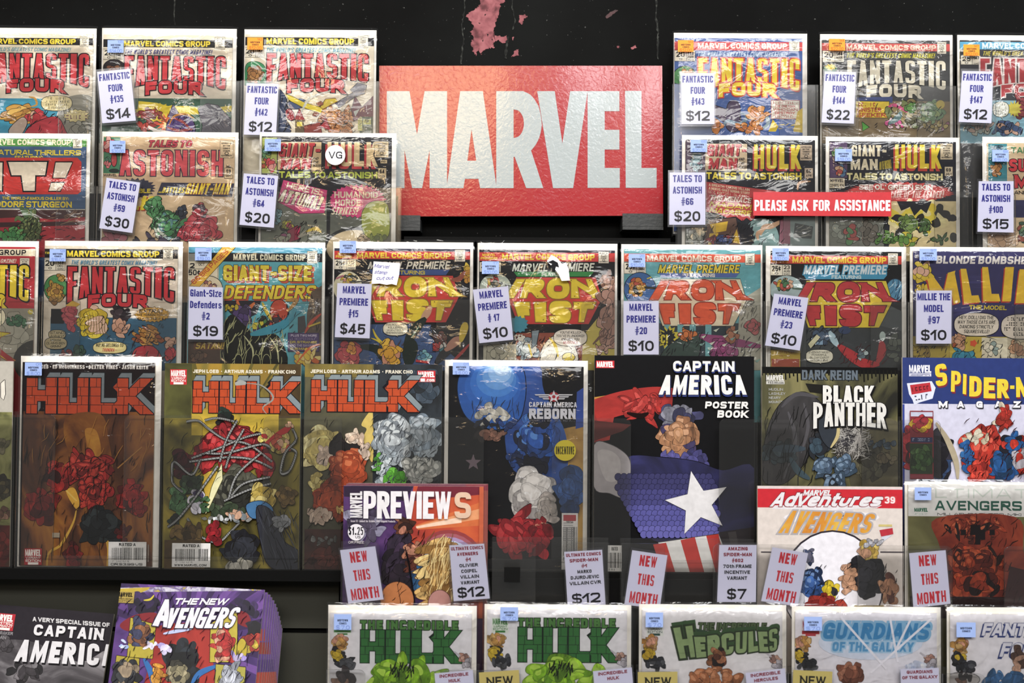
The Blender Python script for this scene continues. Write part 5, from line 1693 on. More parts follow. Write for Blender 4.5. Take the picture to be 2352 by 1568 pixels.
    c.C(975, 818, 18, 12, ['#7ab0b8', '#c8d4d0', '#4a7a94'], 8, .4, 3); c.S([(955, 828), (985, 832)], 8, '#b83034'); c.C(800, 812, 32, 28, ['#a83a44', '#b84a50', '#983440'], 12, .36, 4); c.C(806, 800, 12, 12, ['#c88438', '#d89c44'], 5, .5, 4); c.S([(1030, 840), (1060, 810), (1078, 790)], 7, '#a82c2c', curve=True)
    def scrawl(p, t):
        p.T('Marvel', ((861, 606), (894, 609), (893, 617), (860, 614)), t, t=.13, slant=.3)
        p.T('stamp', ((862, 620), (890, 622), (889, 630), (861, 628)), t, t=.13, slant=.4)
        p.T('cut', ((866, 634), (884, 635), (883, 643), (865, 642)), t, t=.13, slant=.3)
        p.T('out', ((888, 634), (904, 634), (903, 642), (887, 642)), t, t=.13, slant=.3)
    c.note([(858, 600), (919, 604), (917, 630), (911, 655), (900, 652), (888, 654), (872, 651), (853, 652), (856, 625)], '#e2e0e6', [scrawl], '#3a3a9c')
    c.done()

    c = Comic(3, (1096, 1418, 558), (1100, 1412, 574), '#1b1b1e', 'bagged black comic with yellow title on red and a torn white paper scrap', sticker=('b', 1107, 600, 1146, 629, '17', '$10.00'), wrinkle=1.4)
    c.band(573, 580, '#2a2636'); group_band(c, 580, 600, '#c83a38', 'MARVEL COMICS GROUP', 1153, 1366, 583, 597, '#e8cf3c')
    c.T('MARVEL', (1108, 582, 1138, 588), '#e8cf3c', t=.22); c.T('PREMIERE', (1104, 590, 1143, 596), '#e8cf3c', t=.22)
    c.stamp(1375, 578, 1398, 604); c.price(1102, 602, 1150, 624, '25%', '17', 'SEP')
    c.title('MARVEL PREMIERE', ((1180, 605), (1366, 604), (1363, 623), (1176, 623)), '#d8dcd0', t=.18, e=.05, ec=INK); c.P([(1180, 624), (1364, 624), (1355, 635), (1188, 635)], '#2f8a44'); c.T('FEATURING', (1244, 626, 1308, 634), '#d0d8cc', t=.22)
    c.E(1138, 660, 36, 32, '#b8c2b4'); c.C(1134, 648, 20, 12, ['#c8a83c', '#a83c3c', '#2c3a34'], 12, .3, 6); c.S([(1160, 655), (1185, 660)], 6, '#2a3a34')
    c.R(1100, 742, 1412, 850, '#1b1b1e'); c.P([(1185, 765), (1420, 762), (1420, 850), (1185, 850)], '#8c4430'); c.P([(1340, 770), (1385, 715), (1412, 690), (1412, 850), (1335, 850)], '#c8b858')
    ironfist(c, 328, 4, '#e2cb34', '#8a6a1c', '#c4352e', None)
    DOTS(c, [(1196, 680), (1235, 680), (1312, 644), (1354, 644), (1250, 680), (1320, 680), (1368, 680), (1235, 698), (1248, 734), (1200, 734), (1268, 733), (1328, 697), (1362, 697)], '#7a5c18')
    c.C(1402, 720, 26, 90, ['#b08878', '#a47c6c', '#bc9484', '#967060'], 18, .42, 4); c.C(1396, 645, 16, 22, ['#7c5444', '#96705c', '#b89080'], 9, .4, 3); c.hatch(1385, 690, 1412, 790, 26, 18, '#4c3430', 5); c.S([(1362, 790), (1376, 775), (1392, 768)], 6, '#6c4a3c'); c.C(1385, 800, 20, 10, ['#b08878', '#c09a8a'], 8, .4, 4)
    c.C(1208, 800, 24, 30, ['#a4b0b0', '#c0c8c4', '#84949c', '#d8d4c8'], 14, .36, 3); c.P([(1222, 760), (1238, 758), (1232, 790), (1222, 800)], '#7c8a90', ol=INK); c.Q([(1248, 835), (1246, 800), (1272, 772), (1310, 780), (1325, 835)], '#d8d4c8', ol=INK); c.S([(1262, 775), (1276, 795), (1282, 820)], 7, '#d8bc34', curve=True); c.E(1306, 820, 14, 10, '#d8c44c', INK); c.S([(1214, 790), (1222, 820)], 6, '#d8bc34')
    c.hatch(1190, 770, 1330, 835, 30, 14, INK, 5); c.R(1110, 790, 1186, 850, '#b8b4a0'); c.C(1140, 810, 30, 20, ['#b4b09c', '#a09c8a'], 8, .4, 3); c.burst(1190, 745, 24, 20, 14, .2, '#3f8a9c'); c.T('CE!', (1182, 768, 1200, 782), '#d8d4c4', t=.2)
    c.balloon(1310, 775, 38, 19, ["YOU'VE KILLED!", "YOU'VE PLUNDERED!", 'AND NOW YOU', ('MUST PAY!', '#b0242c')], (1313, 803), '#e4dcd0')
    c.note([(1266, 585), (1280, 592), (1291, 606), (1300, 602), (1306, 618), (1309, 644), (1290, 645), (1283, 630), (1272, 615), (1256, 600)], '#e0dfe4',
           [lambda p, t: p.P([(1258, 602), (1270, 597), (1281, 603), (1284, 614), (1277, 612), (1274, 622), (1282, 634), (1272, 622), (1264, 612), (1268, 606)], t)], '#1a1a1e', 'torn_paper')
    c.done()

    c = Comic(3, (1427, 1752, 561), (1433, 1747, 573), '#62a4ac', 'bagged teal comic with orange title on cream behind the #20 card', sticker=('b', 1444, 583, 1482, 613, '20', '$10.00'), wrinkle=1.1)
    group_band(c, 583, 602, '#cf5238', 'MARVEL COMICS GROUP', 1486, 1702, 587, 600, '#ead9c4')
    c.stamp(1712, 582, 1733, 608); c.price(1434, 603, 1483, 628, '25%', '20', 'JAN')
    c.title('MARVEL PREMIERE', ((1516, 608), (1700, 608), (1697, 627), (1511, 627)), '#dcc83c', t=.18, e=.06, ec=INK); c.P([(1513, 627), (1698, 627), (1690, 637), (1520, 637)], '#4a62a0'); c.T('FEATURING', (1577, 628, 1642, 636), '#e0dccc', t=.22)
    c.E(1470, 664, 36, 38, '#35629c', INK); c.C(1464, 660, 20, 22, ['#c89c3c', '#b8503c', '#2a2c28', '#c8803c'], 16, .3, 6); c.S([(1480, 660), (1512, 662)], 8, '#2a2c28'); c.S([(1486, 640), (1496, 636)], 4, '#d8c034')
    c.P([(1500, 742), (1747, 742), (1747, 850), (1500, 850)], '#203038'); c.P([(1700, 690), (1747, 660), (1747, 850), (1690, 850)], '#aaa898')
    ironfist(c, 660, 8, '#d65a34', '#8a2c1c', '#dcd2b4', None)
    DOTS(c, [(1524, 684), (1565, 684), (1646, 648), (1688, 648), (1580, 684), (1652, 684), (1700, 684)], '#8a2c1c')
    for x in (1526, 1556, 1584, 1620):
        c.P([(x, 745), (x + 14, 745), (x + 14, 830), (x, 830)], '#6aa0a4')
    c.burst(1535, 775, 26, 28, 13, .35, '#c8b834'); c.burst(1533, 775, 20, 22, 13, .35, '#22262a'); c.T('C!', (1518, 768, 1534, 788), '#d8c83c', t=.22)
    c.Q([(1515, 835), (1540, 790), (1600, 765), (1610, 790), (1590, 835)], '#2c4038', ol=INK); c.C(1578, 770, 24, 12, ['#c8743a', '#d8864a', '#b8642c'], 9, .42, 4); c.S([(1606, 770), (1640, 780), (1680, 785), (1747, 795)], 24, '#8c3c6c', curve=True); c.C(1665, 800, 34, 26, ['#8c3c6c', '#9c4a7c', '#7a3260'], 14, .34, 4); c.C(1682, 770, 15, 18, ['#a86a4a', '#b87a58', '#98603f'], 7, .45, 3); c.C(1730, 750, 16, 18, ['#b05a5c', '#c06a6a'], 7, .45, 4)
    for i in range(16):
        x, y = random.Random(i).uniform(1590, 1740), random.Random(i + 50).uniform(755, 830)
        c.P([(x, y), (x + 14, y - 5), (x + 6, y + 4)], '#c8d0bc' if i % 2 else '#84a8a0')
    c.hatch(1520, 760, 1745, 832, 50, 16, INK, 8); c.hatch(1700, 690, 1745, 760, 26, 14, '#55544a', 6)
    c.done()

    c = Comic(3, (1760, 2083, 565), (1770, 2071, 577), '#17181a', 'bagged black comic with red title on a yellow plate behind the #23 card', sticker=('b', 1774, 570, 1812, 598, '23', '$10.00'), wrinkle=1.0)
    group_band(c, 587, 606, '#c43a30', 'MARVEL COMICS GROUP', 1820, 2036, 590, 604, '#e8c83c')
    c.stamp(2040, 582, 2062, 608); c.price(1770, 608, 1817, 632, '25%', '23', 'AUG')
    c.T('PREMIERE', (1772, 598, 1811, 604), '#e0a03c', t=.22)
    c.title('MARVEL PREMIERE', ((1850, 610), (2038, 609), (2035, 630), (1845, 630)), '#d4e0e4', t=.18, e=.10, ec='#3f94b8'); c.P([(1845, 631), (2038, 631), (2030, 641), (1852, 641)], '#3f94b8'); c.T('FEATURING', (1910, 632, 1978, 640), '#d4e4e4', t=.22)
    c.E(1806, 664, 38, 31, '#a4b8b8'); c.C(1800, 654, 22, 14, ['#c8a83c', '#a84a3c', '#3c6a44', '#c49c80'], 14, .3, 6); c.S([(1820, 662), (1848, 664)], 6, '#3c5a44')
    c.E(2056, 666, 20, 25, '#4f88a8', '#1c3a54'); c.hatch(2042, 648, 2070, 690, 12, 20, '#16304c', 3); c.hatch(2044, 650, 2070, 690, 8, 14, '#b4d0dc', 4)
    c.R(1840, 742, 2072, 850, '#33383a'); c.P([(2020, 690), (2072, 715), (2072, 760), (2010, 745)], '#4a5052')
    ironfist(c, 995, 12, '#b83438', '#5c1618', '#dcc63c', None)
    c.C(1890, 772, 28, 22, ['#7c98b0', '#3c5068', '#a8bccc', '#2c3c50'], 16, .32, 4); c.P([(1856, 790), (1876, 768), (1884, 774), (1862, 800)], '#c8c4a0', ol=INK); c.S([(1905, 760), (1915, 780), (1925, 795)], 15, '#a8c0c8', curve=True); c.E(1940, 758, 14, 9, '#2f3f60')
    c.S([(1925, 792), (1950, 812), (1985, 834), (2020, 836)], 24, '#b03034', curve=True); c.S([(2015, 834), (2026, 805), (2024, 782)], 19, '#a83a3c', curve=True); c.E(2027, 772, 7, 11, '#b8c8c4'); c.C(1980, 810, 9, 16, ['#b0c0c0', '#5c6c74'], 6, .5, 3); c.C(2052, 800, 16, 40, ['#4a5048', '#5c6258'], 10, .35, 3, ol='#2a2c28')
    c.hatch(1930, 790, 2035, 835, 26, 16, '#3c0c10', 5); c.hatch(1850, 750, 1935, 800, 24, 13, '#101820', 4)
    c.R(1769, 803, 1838, 850, '#c0a634'); c.T('~~~~~~~~~', (1780, 806, 1828, 812), '#8c4a24', t=.2); c.T('~~~~', (1790, 815, 1814, 819), '#8c4a24', t=.2); c.R(1772, 824, 1836, 842, '#a84a2c')
    c.balloon(1882, 818, 31, 15, ['EVEN MY MOST', 'POWERFUL', "BLOW CAN'T", 'STOP HIM..'], (1886, 838), '#d8d4c0')
    c.done()

    c = Comic(3, (2092, 2412, 567), (2097, 2404, 577), '#2d2a5a', 'bagged navy comic with big rounded yellow title and two speech balloons', sticker=('b', 2112, 571, 2152, 598, '97', '$10.00'))
    c.T('THE', (2102, 586, 2108, 592), '#c8c4b4', t=.2)
    c.title('BLONDE BOMBSHELL', (2151, 588, 2385, 606), '#d8d2cc', t=.24, slant=.12, gap=.12)
    c.C(2118, 626, 22, 24, ['#d2b834', '#dcc650', '#c2a62a', '#d8ae98'], 12, .38, 4); c.C(2116, 662, 16, 10, ['#d2b834', '#c2a62a'], 6, .45, 3)
    for ch, q in (('M', [(2130, 640), (2192, 622), (2206, 694), (2144, 710)]), ('I', [(2204, 618), (2216, 616), (2222, 690), (2210, 694)]), ('L', [(2206, 617), (2230, 617), (2252, 694), (2214, 697)]),
                  ('L', [(2256, 613), (2280, 613), (2298, 692), (2258, 692)]), ('I', [(2309, 613), (2329, 613), (2322, 692), (2302, 692)]), ('E', [(2342, 618), (2385, 620), (2380, 696), (2332, 696)])):
        if ch == 'I' and q[0][0] < 2210:
            continue
        c.title(ch, tuple(q), '#dcb832', t=.24 if ch != 'I' else .5, off=(-3, 3), oc='#b0382c', k=1.0)
    c.title('THE MODEL', ((2226, 700), (2313, 702), (2312, 712), (2226, 710)), '#c8b438', t=.22, space=.7)
    c.R(2092, 773, 2420, 850, '#b8a440'); c.R(2255, 775, 2314, 850, '#cfc8b0'); c.R(2314, 775, 2420, 850, '#b4ac94'); c.C(2110, 810, 30, 16, ['#b8a03c', '#a48c3c', '#8c7434'], 8, .4, 3)
    c.C(2202, 784, 15, 22, ['#c89c7c', '#b88a6a', '#a0522c'], 10, .4, 3); c.C(2212, 818, 30, 16, ['#2f7a94', '#3a88a2', '#276a84'], 10, .4, 4)
    c.burst(2236, 788, 9, 9, 5, .3, '#c8502c'); c.C(2280, 800, 20, 14, ['#c8c4b0', '#8a9a94', '#d8d0bc'], 8, .36, 4); c.C(2335, 800, 20, 22, ['#c09878', '#a88064', '#c8b89c'], 10, .36, 4); c.hatch(2100, 780, 2350, 832, 50, 10, INK, 6)
    c.balloon(2243, 745, 51, 26, ['HEY, DOLL! DIG THE', 'WAY THOSE CATS ARE', 'DANCING STRICTLY', 'SQUARESVILLE!'], (2295, 782), '#dcd2c2'); c.balloon(2346, 750, 46, 28, ['~~~~~~~~~', '~~~~~~~~~', '~~~~~~~~~~', '~~~~~'], None, '#d4cabc')
    c.done()
# ================================================================== ROW 4
def row4():
    c = Comic(4, (-300, 30, 826), (-298, 28, 828), '#6b6a42', 'unbagged olive comic with pale head strip, cut by the picture edge beside the red-brown comic', bag=False)
    c.R(-300, 826, 30, 945, '#b9b4aa'); c.P([(2, 880), (11, 872), (12, 905), (8, 918), (2, 912)], '#e4ded2', ol=INK)
    c.R(-300, 945, 30, 1330, paint(['#4a4a2c', '#7a7a4c', '#8e8c5c'], 40)); c.C(5, 1020, 12, 20, ['#54503c', '#6c6650'], 6, .45, 3); c.C(5, 1120, 24, 26, ['#2c2a22', '#3a362a', '#524a34'], 14, .36, 2); c.C(-5, 1180, 30, 20, ['#7c5c4c', '#8c6a58', '#5c4236'], 10, .36, 6); c.R(-300, 1205, 30, 1330, paint(['#2c100e', '#5c1c18', '#3a2a1c'], 30)); c.C(-6, 1250, 30, 30, ['#6c2420', '#7c3028', '#4c1814'], 10, .36, 2)
    c.done()

    # red mass before a fiery ground
    FIRE = paint(['#22120c', '#56301a', '#8a5424', '#a8702c', '#c08c3a'], 15, (1, 1, .45), dist=2.2, pos=[.3, .44, .55, .66, .78])
    c = Comic(4, (44, 368, 818), (50, 355, 832), '#1c1012', 'bagged dark comic with orange block title and red lumps on a fiery brown ground', sticker=('b', 57, 832, 96, 862, '01', '$ 8.00'), wrinkle=.35)
    c.R(50, 945, 356, 1330, FIRE)
    c.T('JEPH LOEB * ED McGUINNESS * DEXTER VINES * JASON KEITH', (62, 838, 340, 847), '#d8d2cc', t=.25, gap=.14)
    c.a.y -= 2e-4
    hulk3d(c, 61, 339, 868, 950, '#bf4824', n=4)
    G1, G2, G3 = paint(['#7a4a18', '#a8722a', '#c89a3c'], 26, (1, 1, .5)), paint(['#4c2412', '#7c4a1c', '#a06a28'], 24, (1, 1, .5)), '#d8a83e'
    c.Q([(150, 960), (230, 950), (250, 1010), (262, 1100), (240, 1060), (200, 1000), (160, 1040)], G2); c.Q([(196, 985), (222, 990), (232, 1040), (214, 1060), (200, 1020)], G1)
    c.Q([(152, 1130), (170, 1120), (182, 1150), (176, 1170)], G3); c.Q([(190, 1170), (240, 1160), (246, 1308), (215, 1240), (190, 1308)], G2)
    c.S([(176, 1165), (168, 1200), (140, 1250), (112, 1270), (108, 1305)], 6, '#d0a444', curve=True); c.S([(240, 1225), (250, 1260), (246, 1300)], 8, '#d0a444', curve=True); c.S([(146, 1120), (176, 1150)], 5, '#e2c060'); c.S([(326, 1026), (270, 1075)], 4, '#a8763a')
    REDS = ['#a82a26', '#8c2020', '#b83a2e', '#6c1818', '#982624']
    c.C(205, 1075, 62, 38, REDS, 22, .36, 4, hi='#c2463a', asp=.75, ol='#1a0a0a', w=1.6); c.C(215, 1130, 42, 40, REDS, 20, .3, 7, hi='#b83c30', asp=.8, ol='#1a0a0a', w=1.5)
    c.C(135, 1095, 32, 36, REDS + ['#3a1210'], 12, .4, 3, ol='#1a0a0a'); c.C(92, 1165, 38, 42, ['#6c1a18', '#8c2420', '#4a1412'], 14, .36, 6, ol='#1a0a0a'); c.C(300, 1140, 34, 34, REDS + ['#4a1412'], 14, .36, 5, ol='#1a0a0a'); c.C(320, 1170, 16, 18, ['#8c2420', '#6c1a18'], 8, .42, 2, ol='#1a0a0a')
    c.C(228, 1205, 50, 40, ['#1c2022', '#24292c', '#15181a', '#2c3234'], 18, .36, 4, ol='#0a0a0a')
    c.C(168, 1275, 18, 34, ['#6c1a18', '#4a1412', '#8c2420'], 12, .38, 2, ol='#140808'); c.C(280, 1225, 14, 26, ['#6c1a18', '#4a1412'], 7, .4, 4, ol='#140808')
    c.hatch(90, 1050, 330, 1180, 70, 18, '#260a0a', 9); c.hatch(56, 960, 350, 1300, 60, 36, '#1e100a', 12, ang=85, spread=12); c.hatch(70, 965, 345, 1080, 20, 40, '#b07a34', 14, ang=70, w=1.2)
    c.badge(56, 1259, 96, 1297, ['VARIANT', 'EDITION'], '#a8222a'); c.R(120, 1223, 137, 1234, '#a89c88'); c.barcode(249, 1244, 336, 1300, bottom='OR $3.99 US', seed=4); c.R(339, 1250, 342, 1290, '#8c7c70')
    c.done()

    OL = paint(['#2e2a14', '#5c5424', '#86782e', '#a08e38'], 11, (1, 1, .6), dist=2.5, pos=[.3, .45, .58, .72])
    c = Comic(4, (377, 690, 835), (377, 690, 835), '#5a5226', 'unbagged olive comic with orange block title, red lumps and tangled grey chains', bag=False)
    c.R(377, 835, 690, 1330, OL)
    for i, (x, w, col) in enumerate(((395, 26, '#6c7236'), (470, 40, '#a8842e'), (545, 30, '#b89438'), (600, 34, '#8a6a2a'), (655, 28, '#4c3a1e'))):
        c.P([(x - w / 2, 835), (x + w, 835), (500 + (x - 530) * .25 + 14, 1000), (500 + (x - 530) * .25, 1000)], paint([col, '#7a6c30'], 40, (1, 1, .3)))
    c.R(377, 835, 440, 960, paint(['#2c2a16', '#5a5a2e'], 20)); c.R(640, 835, 690, 960, paint(['#2e2414', '#54401e'], 20)); c.R(440, 940, 640, 1000, paint(['#8c7c2c', '#c8a83c'], 24))
    c.T('JEPH LOEB  *  ARTHUR ADAMS  *  FRANK CHO', (443, 849, 679, 857), '#ddd6c4', t=.25, gap=.14)
    c.badge(391, 848, 429, 883, ['VARIANT', 'EDITION'], '#c22a34')
    c.a.y -= 2e-4
    hulk3d(c, 443, 680, 876, 948, '#b2441f', (7, -13))
    c.a.y -= 5e-5
    c.S([(540, 882), (552, 878), (565, 880)], 13, '#9a9c98'); c.S([(565, 880), (598, 884), (622, 902), (626, 918), (604, 935), (612, 950)], 4, '#8c8c86', curve=True)
    RD = ['#8c1e26', '#a42a2e', '#741820', '#b83438', '#5c1218']
    c.C(515, 960, 20, 24, ['#16201c', '#22302a', '#1a1a1a'], 8, .45, 3); c.C(520, 990, 18, 18, ['#7c1c22', '#942429'], 7, .45, 3)
    c.C(528, 1020, 82, 44, RD, 26, .34, 4, hi='#c2484a', asp=.8, ol='#1c080a', w=1.6); c.C(545, 1060, 46, 36, RD, 16, .32, 3, hi='#c2484a', ol='#1c080a'); c.C(470, 1050, 26, 38, RD, 12, .4, 5, ol='#1c080a'); c.C(606, 1065, 24, 34, RD, 12, .4, 2, ol='#1c080a'); c.C(420, 1062, 26, 32, ['#3c1018', '#5c141c', '#2c0c12'], 10, .4, 4, ol='#12060a')
    c.C(545, 1130, 70, 52, ['#34342e', '#44443a', '#282824', '#505044'], 22, .36, 3, hi='#5c5c50', ol='#121210'); c.C(520, 1175, 50, 20, ['#3a4634', '#4a5640', '#2e3a2a'], 10, .4, 2, ol='#121210')
    c.C(610, 1000, 20, 18, ['#d8c26c', '#c4ac58', '#a82c2c'], 8, .42, 3); c.S([(600, 1030), (640, 1000), (668, 978)], 18, '#a82c2c', curve=True); c.C(666, 975, 9, 8, ['#c8a080'], 4, .5, 2); c.C(646, 1020, 24, 22, ['#c8b468', '#b0503c', '#c8a080', '#8c7c3c'], 12, .36, 4)
    c.Q([(466, 1092), (498, 1082), (502, 1120), (480, 1160), (470, 1130)], paint(['#a8882e', '#d0b04a'], 50)); c.P([(509, 1065), (511, 1100), (478, 1170), (472, 1180), (486, 1120)], '#e0dcae', ol='#4a4a2c')
    c.C(440, 1110, 26, 26, ['#2c3a2a', '#3a4c36', '#1e241e'], 10, .4, 3); c.C(410, 1150, 20, 40, ['#3c5c3c', '#4c704a', '#2c442e'], 12, .38, 5); c.C(452, 1150, 18, 30, ['#4a3c6a', '#3c5c3c', '#c8c4d0', '#2c2c34'], 10, .4, 4); c.C(470, 1160, 10, 26, ['#4c704a', '#3c5c3c'], 6, .45, 6); c.C(400, 1195, 12, 14, ['#24342a', '#1a1e1c'], 5, .5, 2)
    CH = '#8f9090'
    for pts in ([(428, 968), (455, 966), (480, 985), (520, 1010), (570, 1020), (625, 1060)], [(440, 1052), (500, 1030), (560, 1005), (600, 995)], [(435, 1060), (520, 1050), (580, 1055), (625, 1075)], [(470, 1040), (520, 1040), (600, 1020), (622, 1030)],
                [(545, 965), (520, 1010), (505, 1060)], [(560, 985), (530, 1040), (518, 1075)], [(470, 965), (500, 960), (540, 968)], [(530, 1140), (560, 1110), (620, 1095)], [(515, 1150), (570, 1125), (622, 1110)], [(525, 1145), (545, 1090), (600, 1040)],
                [(460, 1055), (440, 1090), (400, 1060), (395, 1090), (398, 1110), (420, 1130)], [(500, 1070), (450, 1140), (410, 1190), (385, 1210)], [(672, 985), (680, 1010), (655, 1040), (645, 1085), (665, 1080), (680, 1040), (668, 1030)], [(430, 1190), (460, 1230), (500, 1245), (530, 1220), (550, 1200)]):
        c.S(pts, 6.5, '#1c1c1a', taper=False, curve=True); c.S(pts, 4, CH, taper=False, curve=True)
        for i in range(len(pts) - 1):
            for k in range(9):
                t = (k + .5) / 9
                x, y = pts[i][0] + (pts[i + 1][0] - pts[i][0]) * t, pts[i][1] + (pts[i + 1][1] - pts[i][1]) * t
                c.S([(x - 1.5, y - 2), (x + 1.5, y + 2)], 1.2, '#33332f', taper=False)
    c.C(602, 1148, 26, 30, ['#b8a050', '#c8b468', '#a08a3e', '#d4c27c'], 14, .4, 3, asp=1.4, ol='#4c3c1c'); c.C(658, 1140, 26, 24, ['#6a542e', '#544222', '#806638'], 12, .34, 3)
    c.C(550, 1185, 34, 14, ['#c49c84', '#8c8c8c', '#b48c74', '#7c8488'], 10, .42, 4); c.C(500, 1192, 40, 10, ['#70706a', '#8a8a86', '#c8ccd0'], 10, .42, 3); c.Q([(566, 1160), (600, 1150), (625, 1165), (620, 1180), (580, 1190)], '#3f6c98', ol=INK); c.Q([(590, 1165), (625, 1175), (650, 1240), (690, 1270), (690, 1316), (620, 1300), (598, 1240)], '#2c2e38', ol=INK); c.hatch(600, 1180, 680, 1300, 26, 50, '#16161c', 3, ang=-70, spread=10); c.hatch(600, 1180, 680, 1300, 12, 46, '#4a4e5a', 4, ang=-70, spread=10)
    c.C(645, 1200, 20, 18, ['#8a8c90', '#74767a', '#9a9ca0'], 8, .42, 2); c.C(490, 1225, 18, 26, ['#8c1e26', '#741820'], 8, .42, 3); c.C(555, 1260, 40, 44, ['#202228', '#2a2c34', '#16161c'], 14, .4, 3); c.C(548, 1300, 38, 18, ['#a8a49a', '#989488', '#b8b4aa'], 8, .45, 4); c.C(430, 1225, 44, 24, ['#4c3a1e', '#5c4626', '#3a2c18', '#6a542e'], 14, .32, 2)
    c.R(377, 1240, 470, 1330, paint(['#241a10', '#4c3a1c', '#3a2c18'], 30)); c.hatch(380, 960, 688, 1310, 90, 18, '#1a1810', 7)
    c.barcode(395, 1247, 483, 1302, bottom='WWW.MARVEL.COM', seed=6)
    c.done()

    c = Comic(4, (699, 1015, 836), (699, 1015, 836), '#4a4838', 'unbagged comic split in olive and grey halves with orange block title', bag=False)
    c.R(699, 836, 856, 1330, paint(['#35342a', '#4c4a38', '#5c583e'], 14)); c.R(856, 836, 1015, 1330, paint(['#0e1114', '#1c2228', '#2c343c'], 16))
    c.C(975, 885, 38, 44, ['#1c2228', '#2c3844', '#3c4854', '#12161a'], 14, .36, 4)
    c.Q([(845, 950), (856, 945), (856, 1060), (835, 1010), (842, 985), (830, 975)], '#c8b060'); c.R(700, 836, 856, 866, paint(['#5c522c', '#8a7836'], 30))
    c.T('JEPH LOEB  *  ARTHUR ADAMS  *  FRANK CHO', (713, 849, 948, 857), '#ddd6c4', t=.25, gap=.14)
    c.R(959, 851, 1000, 868, '#c22a34'); c.T('MARVEL', (961, 853, 998, 866), WHITE, t=.27, gap=.02); c.R(959, 868, 1000, 877, '#b8434a'); c.T('.com', (978, 868, 998, 876), WHITE, t=.2); c.R(966, 869, 976, 876, WHITE)
    c.a.y -= 1e-4
    hulk3d(c, 715, 951, 873, 945, '#b2441f', (8, -12))
    GR = ['#9aa2a8', '#8a939a', '#b0b6ba', '#787f86', '#a4a8a8']
    c.C(970, 1000, 44, 52, ['#7f8c98', '#909ca6', '#6c7884', '#a0aab2'], 24, .32, 4, ol='#3a424a', hi='#b4bcc4'); c.C(905, 1010, 46, 62, GR, 30, .28, 3, ol='#3c4248', hi='#c0c6c8'); c.C(965, 1080, 46, 34, ['#9a9c98', '#8a8c88', '#b0b0ac', '#a4a49e'], 22, .3, 6, ol='#3c3e3c', hi='#c4c4be'); c.C(880, 1080, 20, 44, ['#c4ccd0', '#b0bac0', '#98a4aa'], 14, .36, 2, ol='#3c464c')
    c.C(868, 1065, 10, 26, ['#4a8a34', '#5ca040', '#3a7028'], 7, .42, 3); c.C(910, 1096, 26, 20, ['#4f9430', '#62a83c', '#3c7426'], 8, .42, 5); c.hatch(860, 950, 1012, 1110, 90, 16, '#34393e', 5)
    c.C(735, 1030, 34, 54, ['#cfc07e', '#bfae6a', '#ddd09a', '#c8b874'], 20, .34, 4, asp=1.5, ol='#6a5c30', rot=70); c.C(745, 1045, 18, 26, ['#b8a494', '#c4b0a0'], 6, .46, 3, ol='#6a5648'); c.C(728, 1110, 14, 34, ['#cfc07e', '#bfae6a', '#a89858'], 12, .4, 5, ol='#6a5c30')
    c.C(786, 1030, 36, 24, ['#1a1618', '#241c1e', '#2c2224'], 10, .42, 4); c.C(802, 1075, 44, 46, ['#9a4226', '#a84e2e', '#8a381f', '#b55a36'], 24, .34, 5, ol='#3c150c', hi='#c06a44'); c.C(815, 1005, 26, 14, ['#d0bca8', '#c0a894', '#dccab8'], 8, .42, 3, ol='#5c4c40'); c.C(838, 1035, 14, 20, ['#c0ac9c', '#b09c8c'], 6, .45, 2, ol='#5c4c40')
    c.C(770, 1150, 60, 44, ['#8a3820', '#7a2f1a', '#9a4226'], 20, .36, 3, ol='#300f08'); c.C(735, 1185, 30, 18, ['#b8a494', '#a89484'], 8, .42, 2, ol='#4c3c30'); c.C(790, 1170, 20, 10, ['#c8a868', '#b89858'], 6, .45, 2, ol='#4c3c20')
    c.R(699, 1215, 800, 1330, paint(['#1c1414', '#3a2420', '#4c2a22'], 24)); c.C(745, 1240, 40, 10, ['#5c5c5a', '#6c6c6a', '#4a4a48'], 8, .4, 4); c.C(750, 1290, 50, 26, ['#42201c', '#522822', '#301614'], 12, .38, 3, ol='#140a08')
    c.C(860, 1000, 20, 0.1, GR, 1, .1, 1) if False else None
    c.hatch(702, 960, 854, 1300, 70, 16, '#1c1410', 8)
    c.done()

    c = Comic(4, (1021, 1350, 827), (1030, 1340, 841), '#121216', 'bagged black comic with plain blue dome, white and red lumps and a yellow round sticker', sticker=('b', 1040, 832, 1078, 860, '01', '$ 6.00'), wrinkle=.5)
    BLS = ['#2f62b8', '#2853a0', '#3a72c4', '#224684']
    c.P([(1290, 985), (1340, 975), (1340, 1310), (1290, 1310)], paint(['#8c6a2c', '#b8904a', '#c8a050'], 20)); c.Q([(1190, 841), (1240, 841), (1250, 900), (1300, 1000), (1290, 1110), (1180, 1080), (1160, 960)], paint(['#16264c', '#28509c', '#3a6ab8'], 14)); c.P([(1325, 900), (1340, 890), (1340, 980), (1322, 985)], '#2c4ca0')
    c.C(1235, 1010, 50, 66, BLS + ['#141c34', '#1a2848'], 26, .34, 4, ol='#0e1630', hi='#5a8cd0'); c.C(1250, 960, 40, 30, ['#0f1220', '#16203c', '#2853a0'], 12, .36, 3, ol='#0a0e1c')
    c.Q([(1052, 905), (1056, 862), (1080, 838), (1140, 828), (1195, 842), (1207, 880), (1204, 925), (1190, 965), (1150, 985), (1110, 980), (1070, 955)], '#2a62b4', ol='#0c1830', w=2)
    for k, (f, col) in enumerate(((.90, '#2f6cc0'), (.78, '#3a7acc'), (.64, '#5090d8'), (.50, '#74aae2'), (.37, '#9cc4ec'), (.24, '#c0daf4'))):
        c.E(1132 + 4 * k, 888 - 8 * k, 72 * f, 62 * f, col)
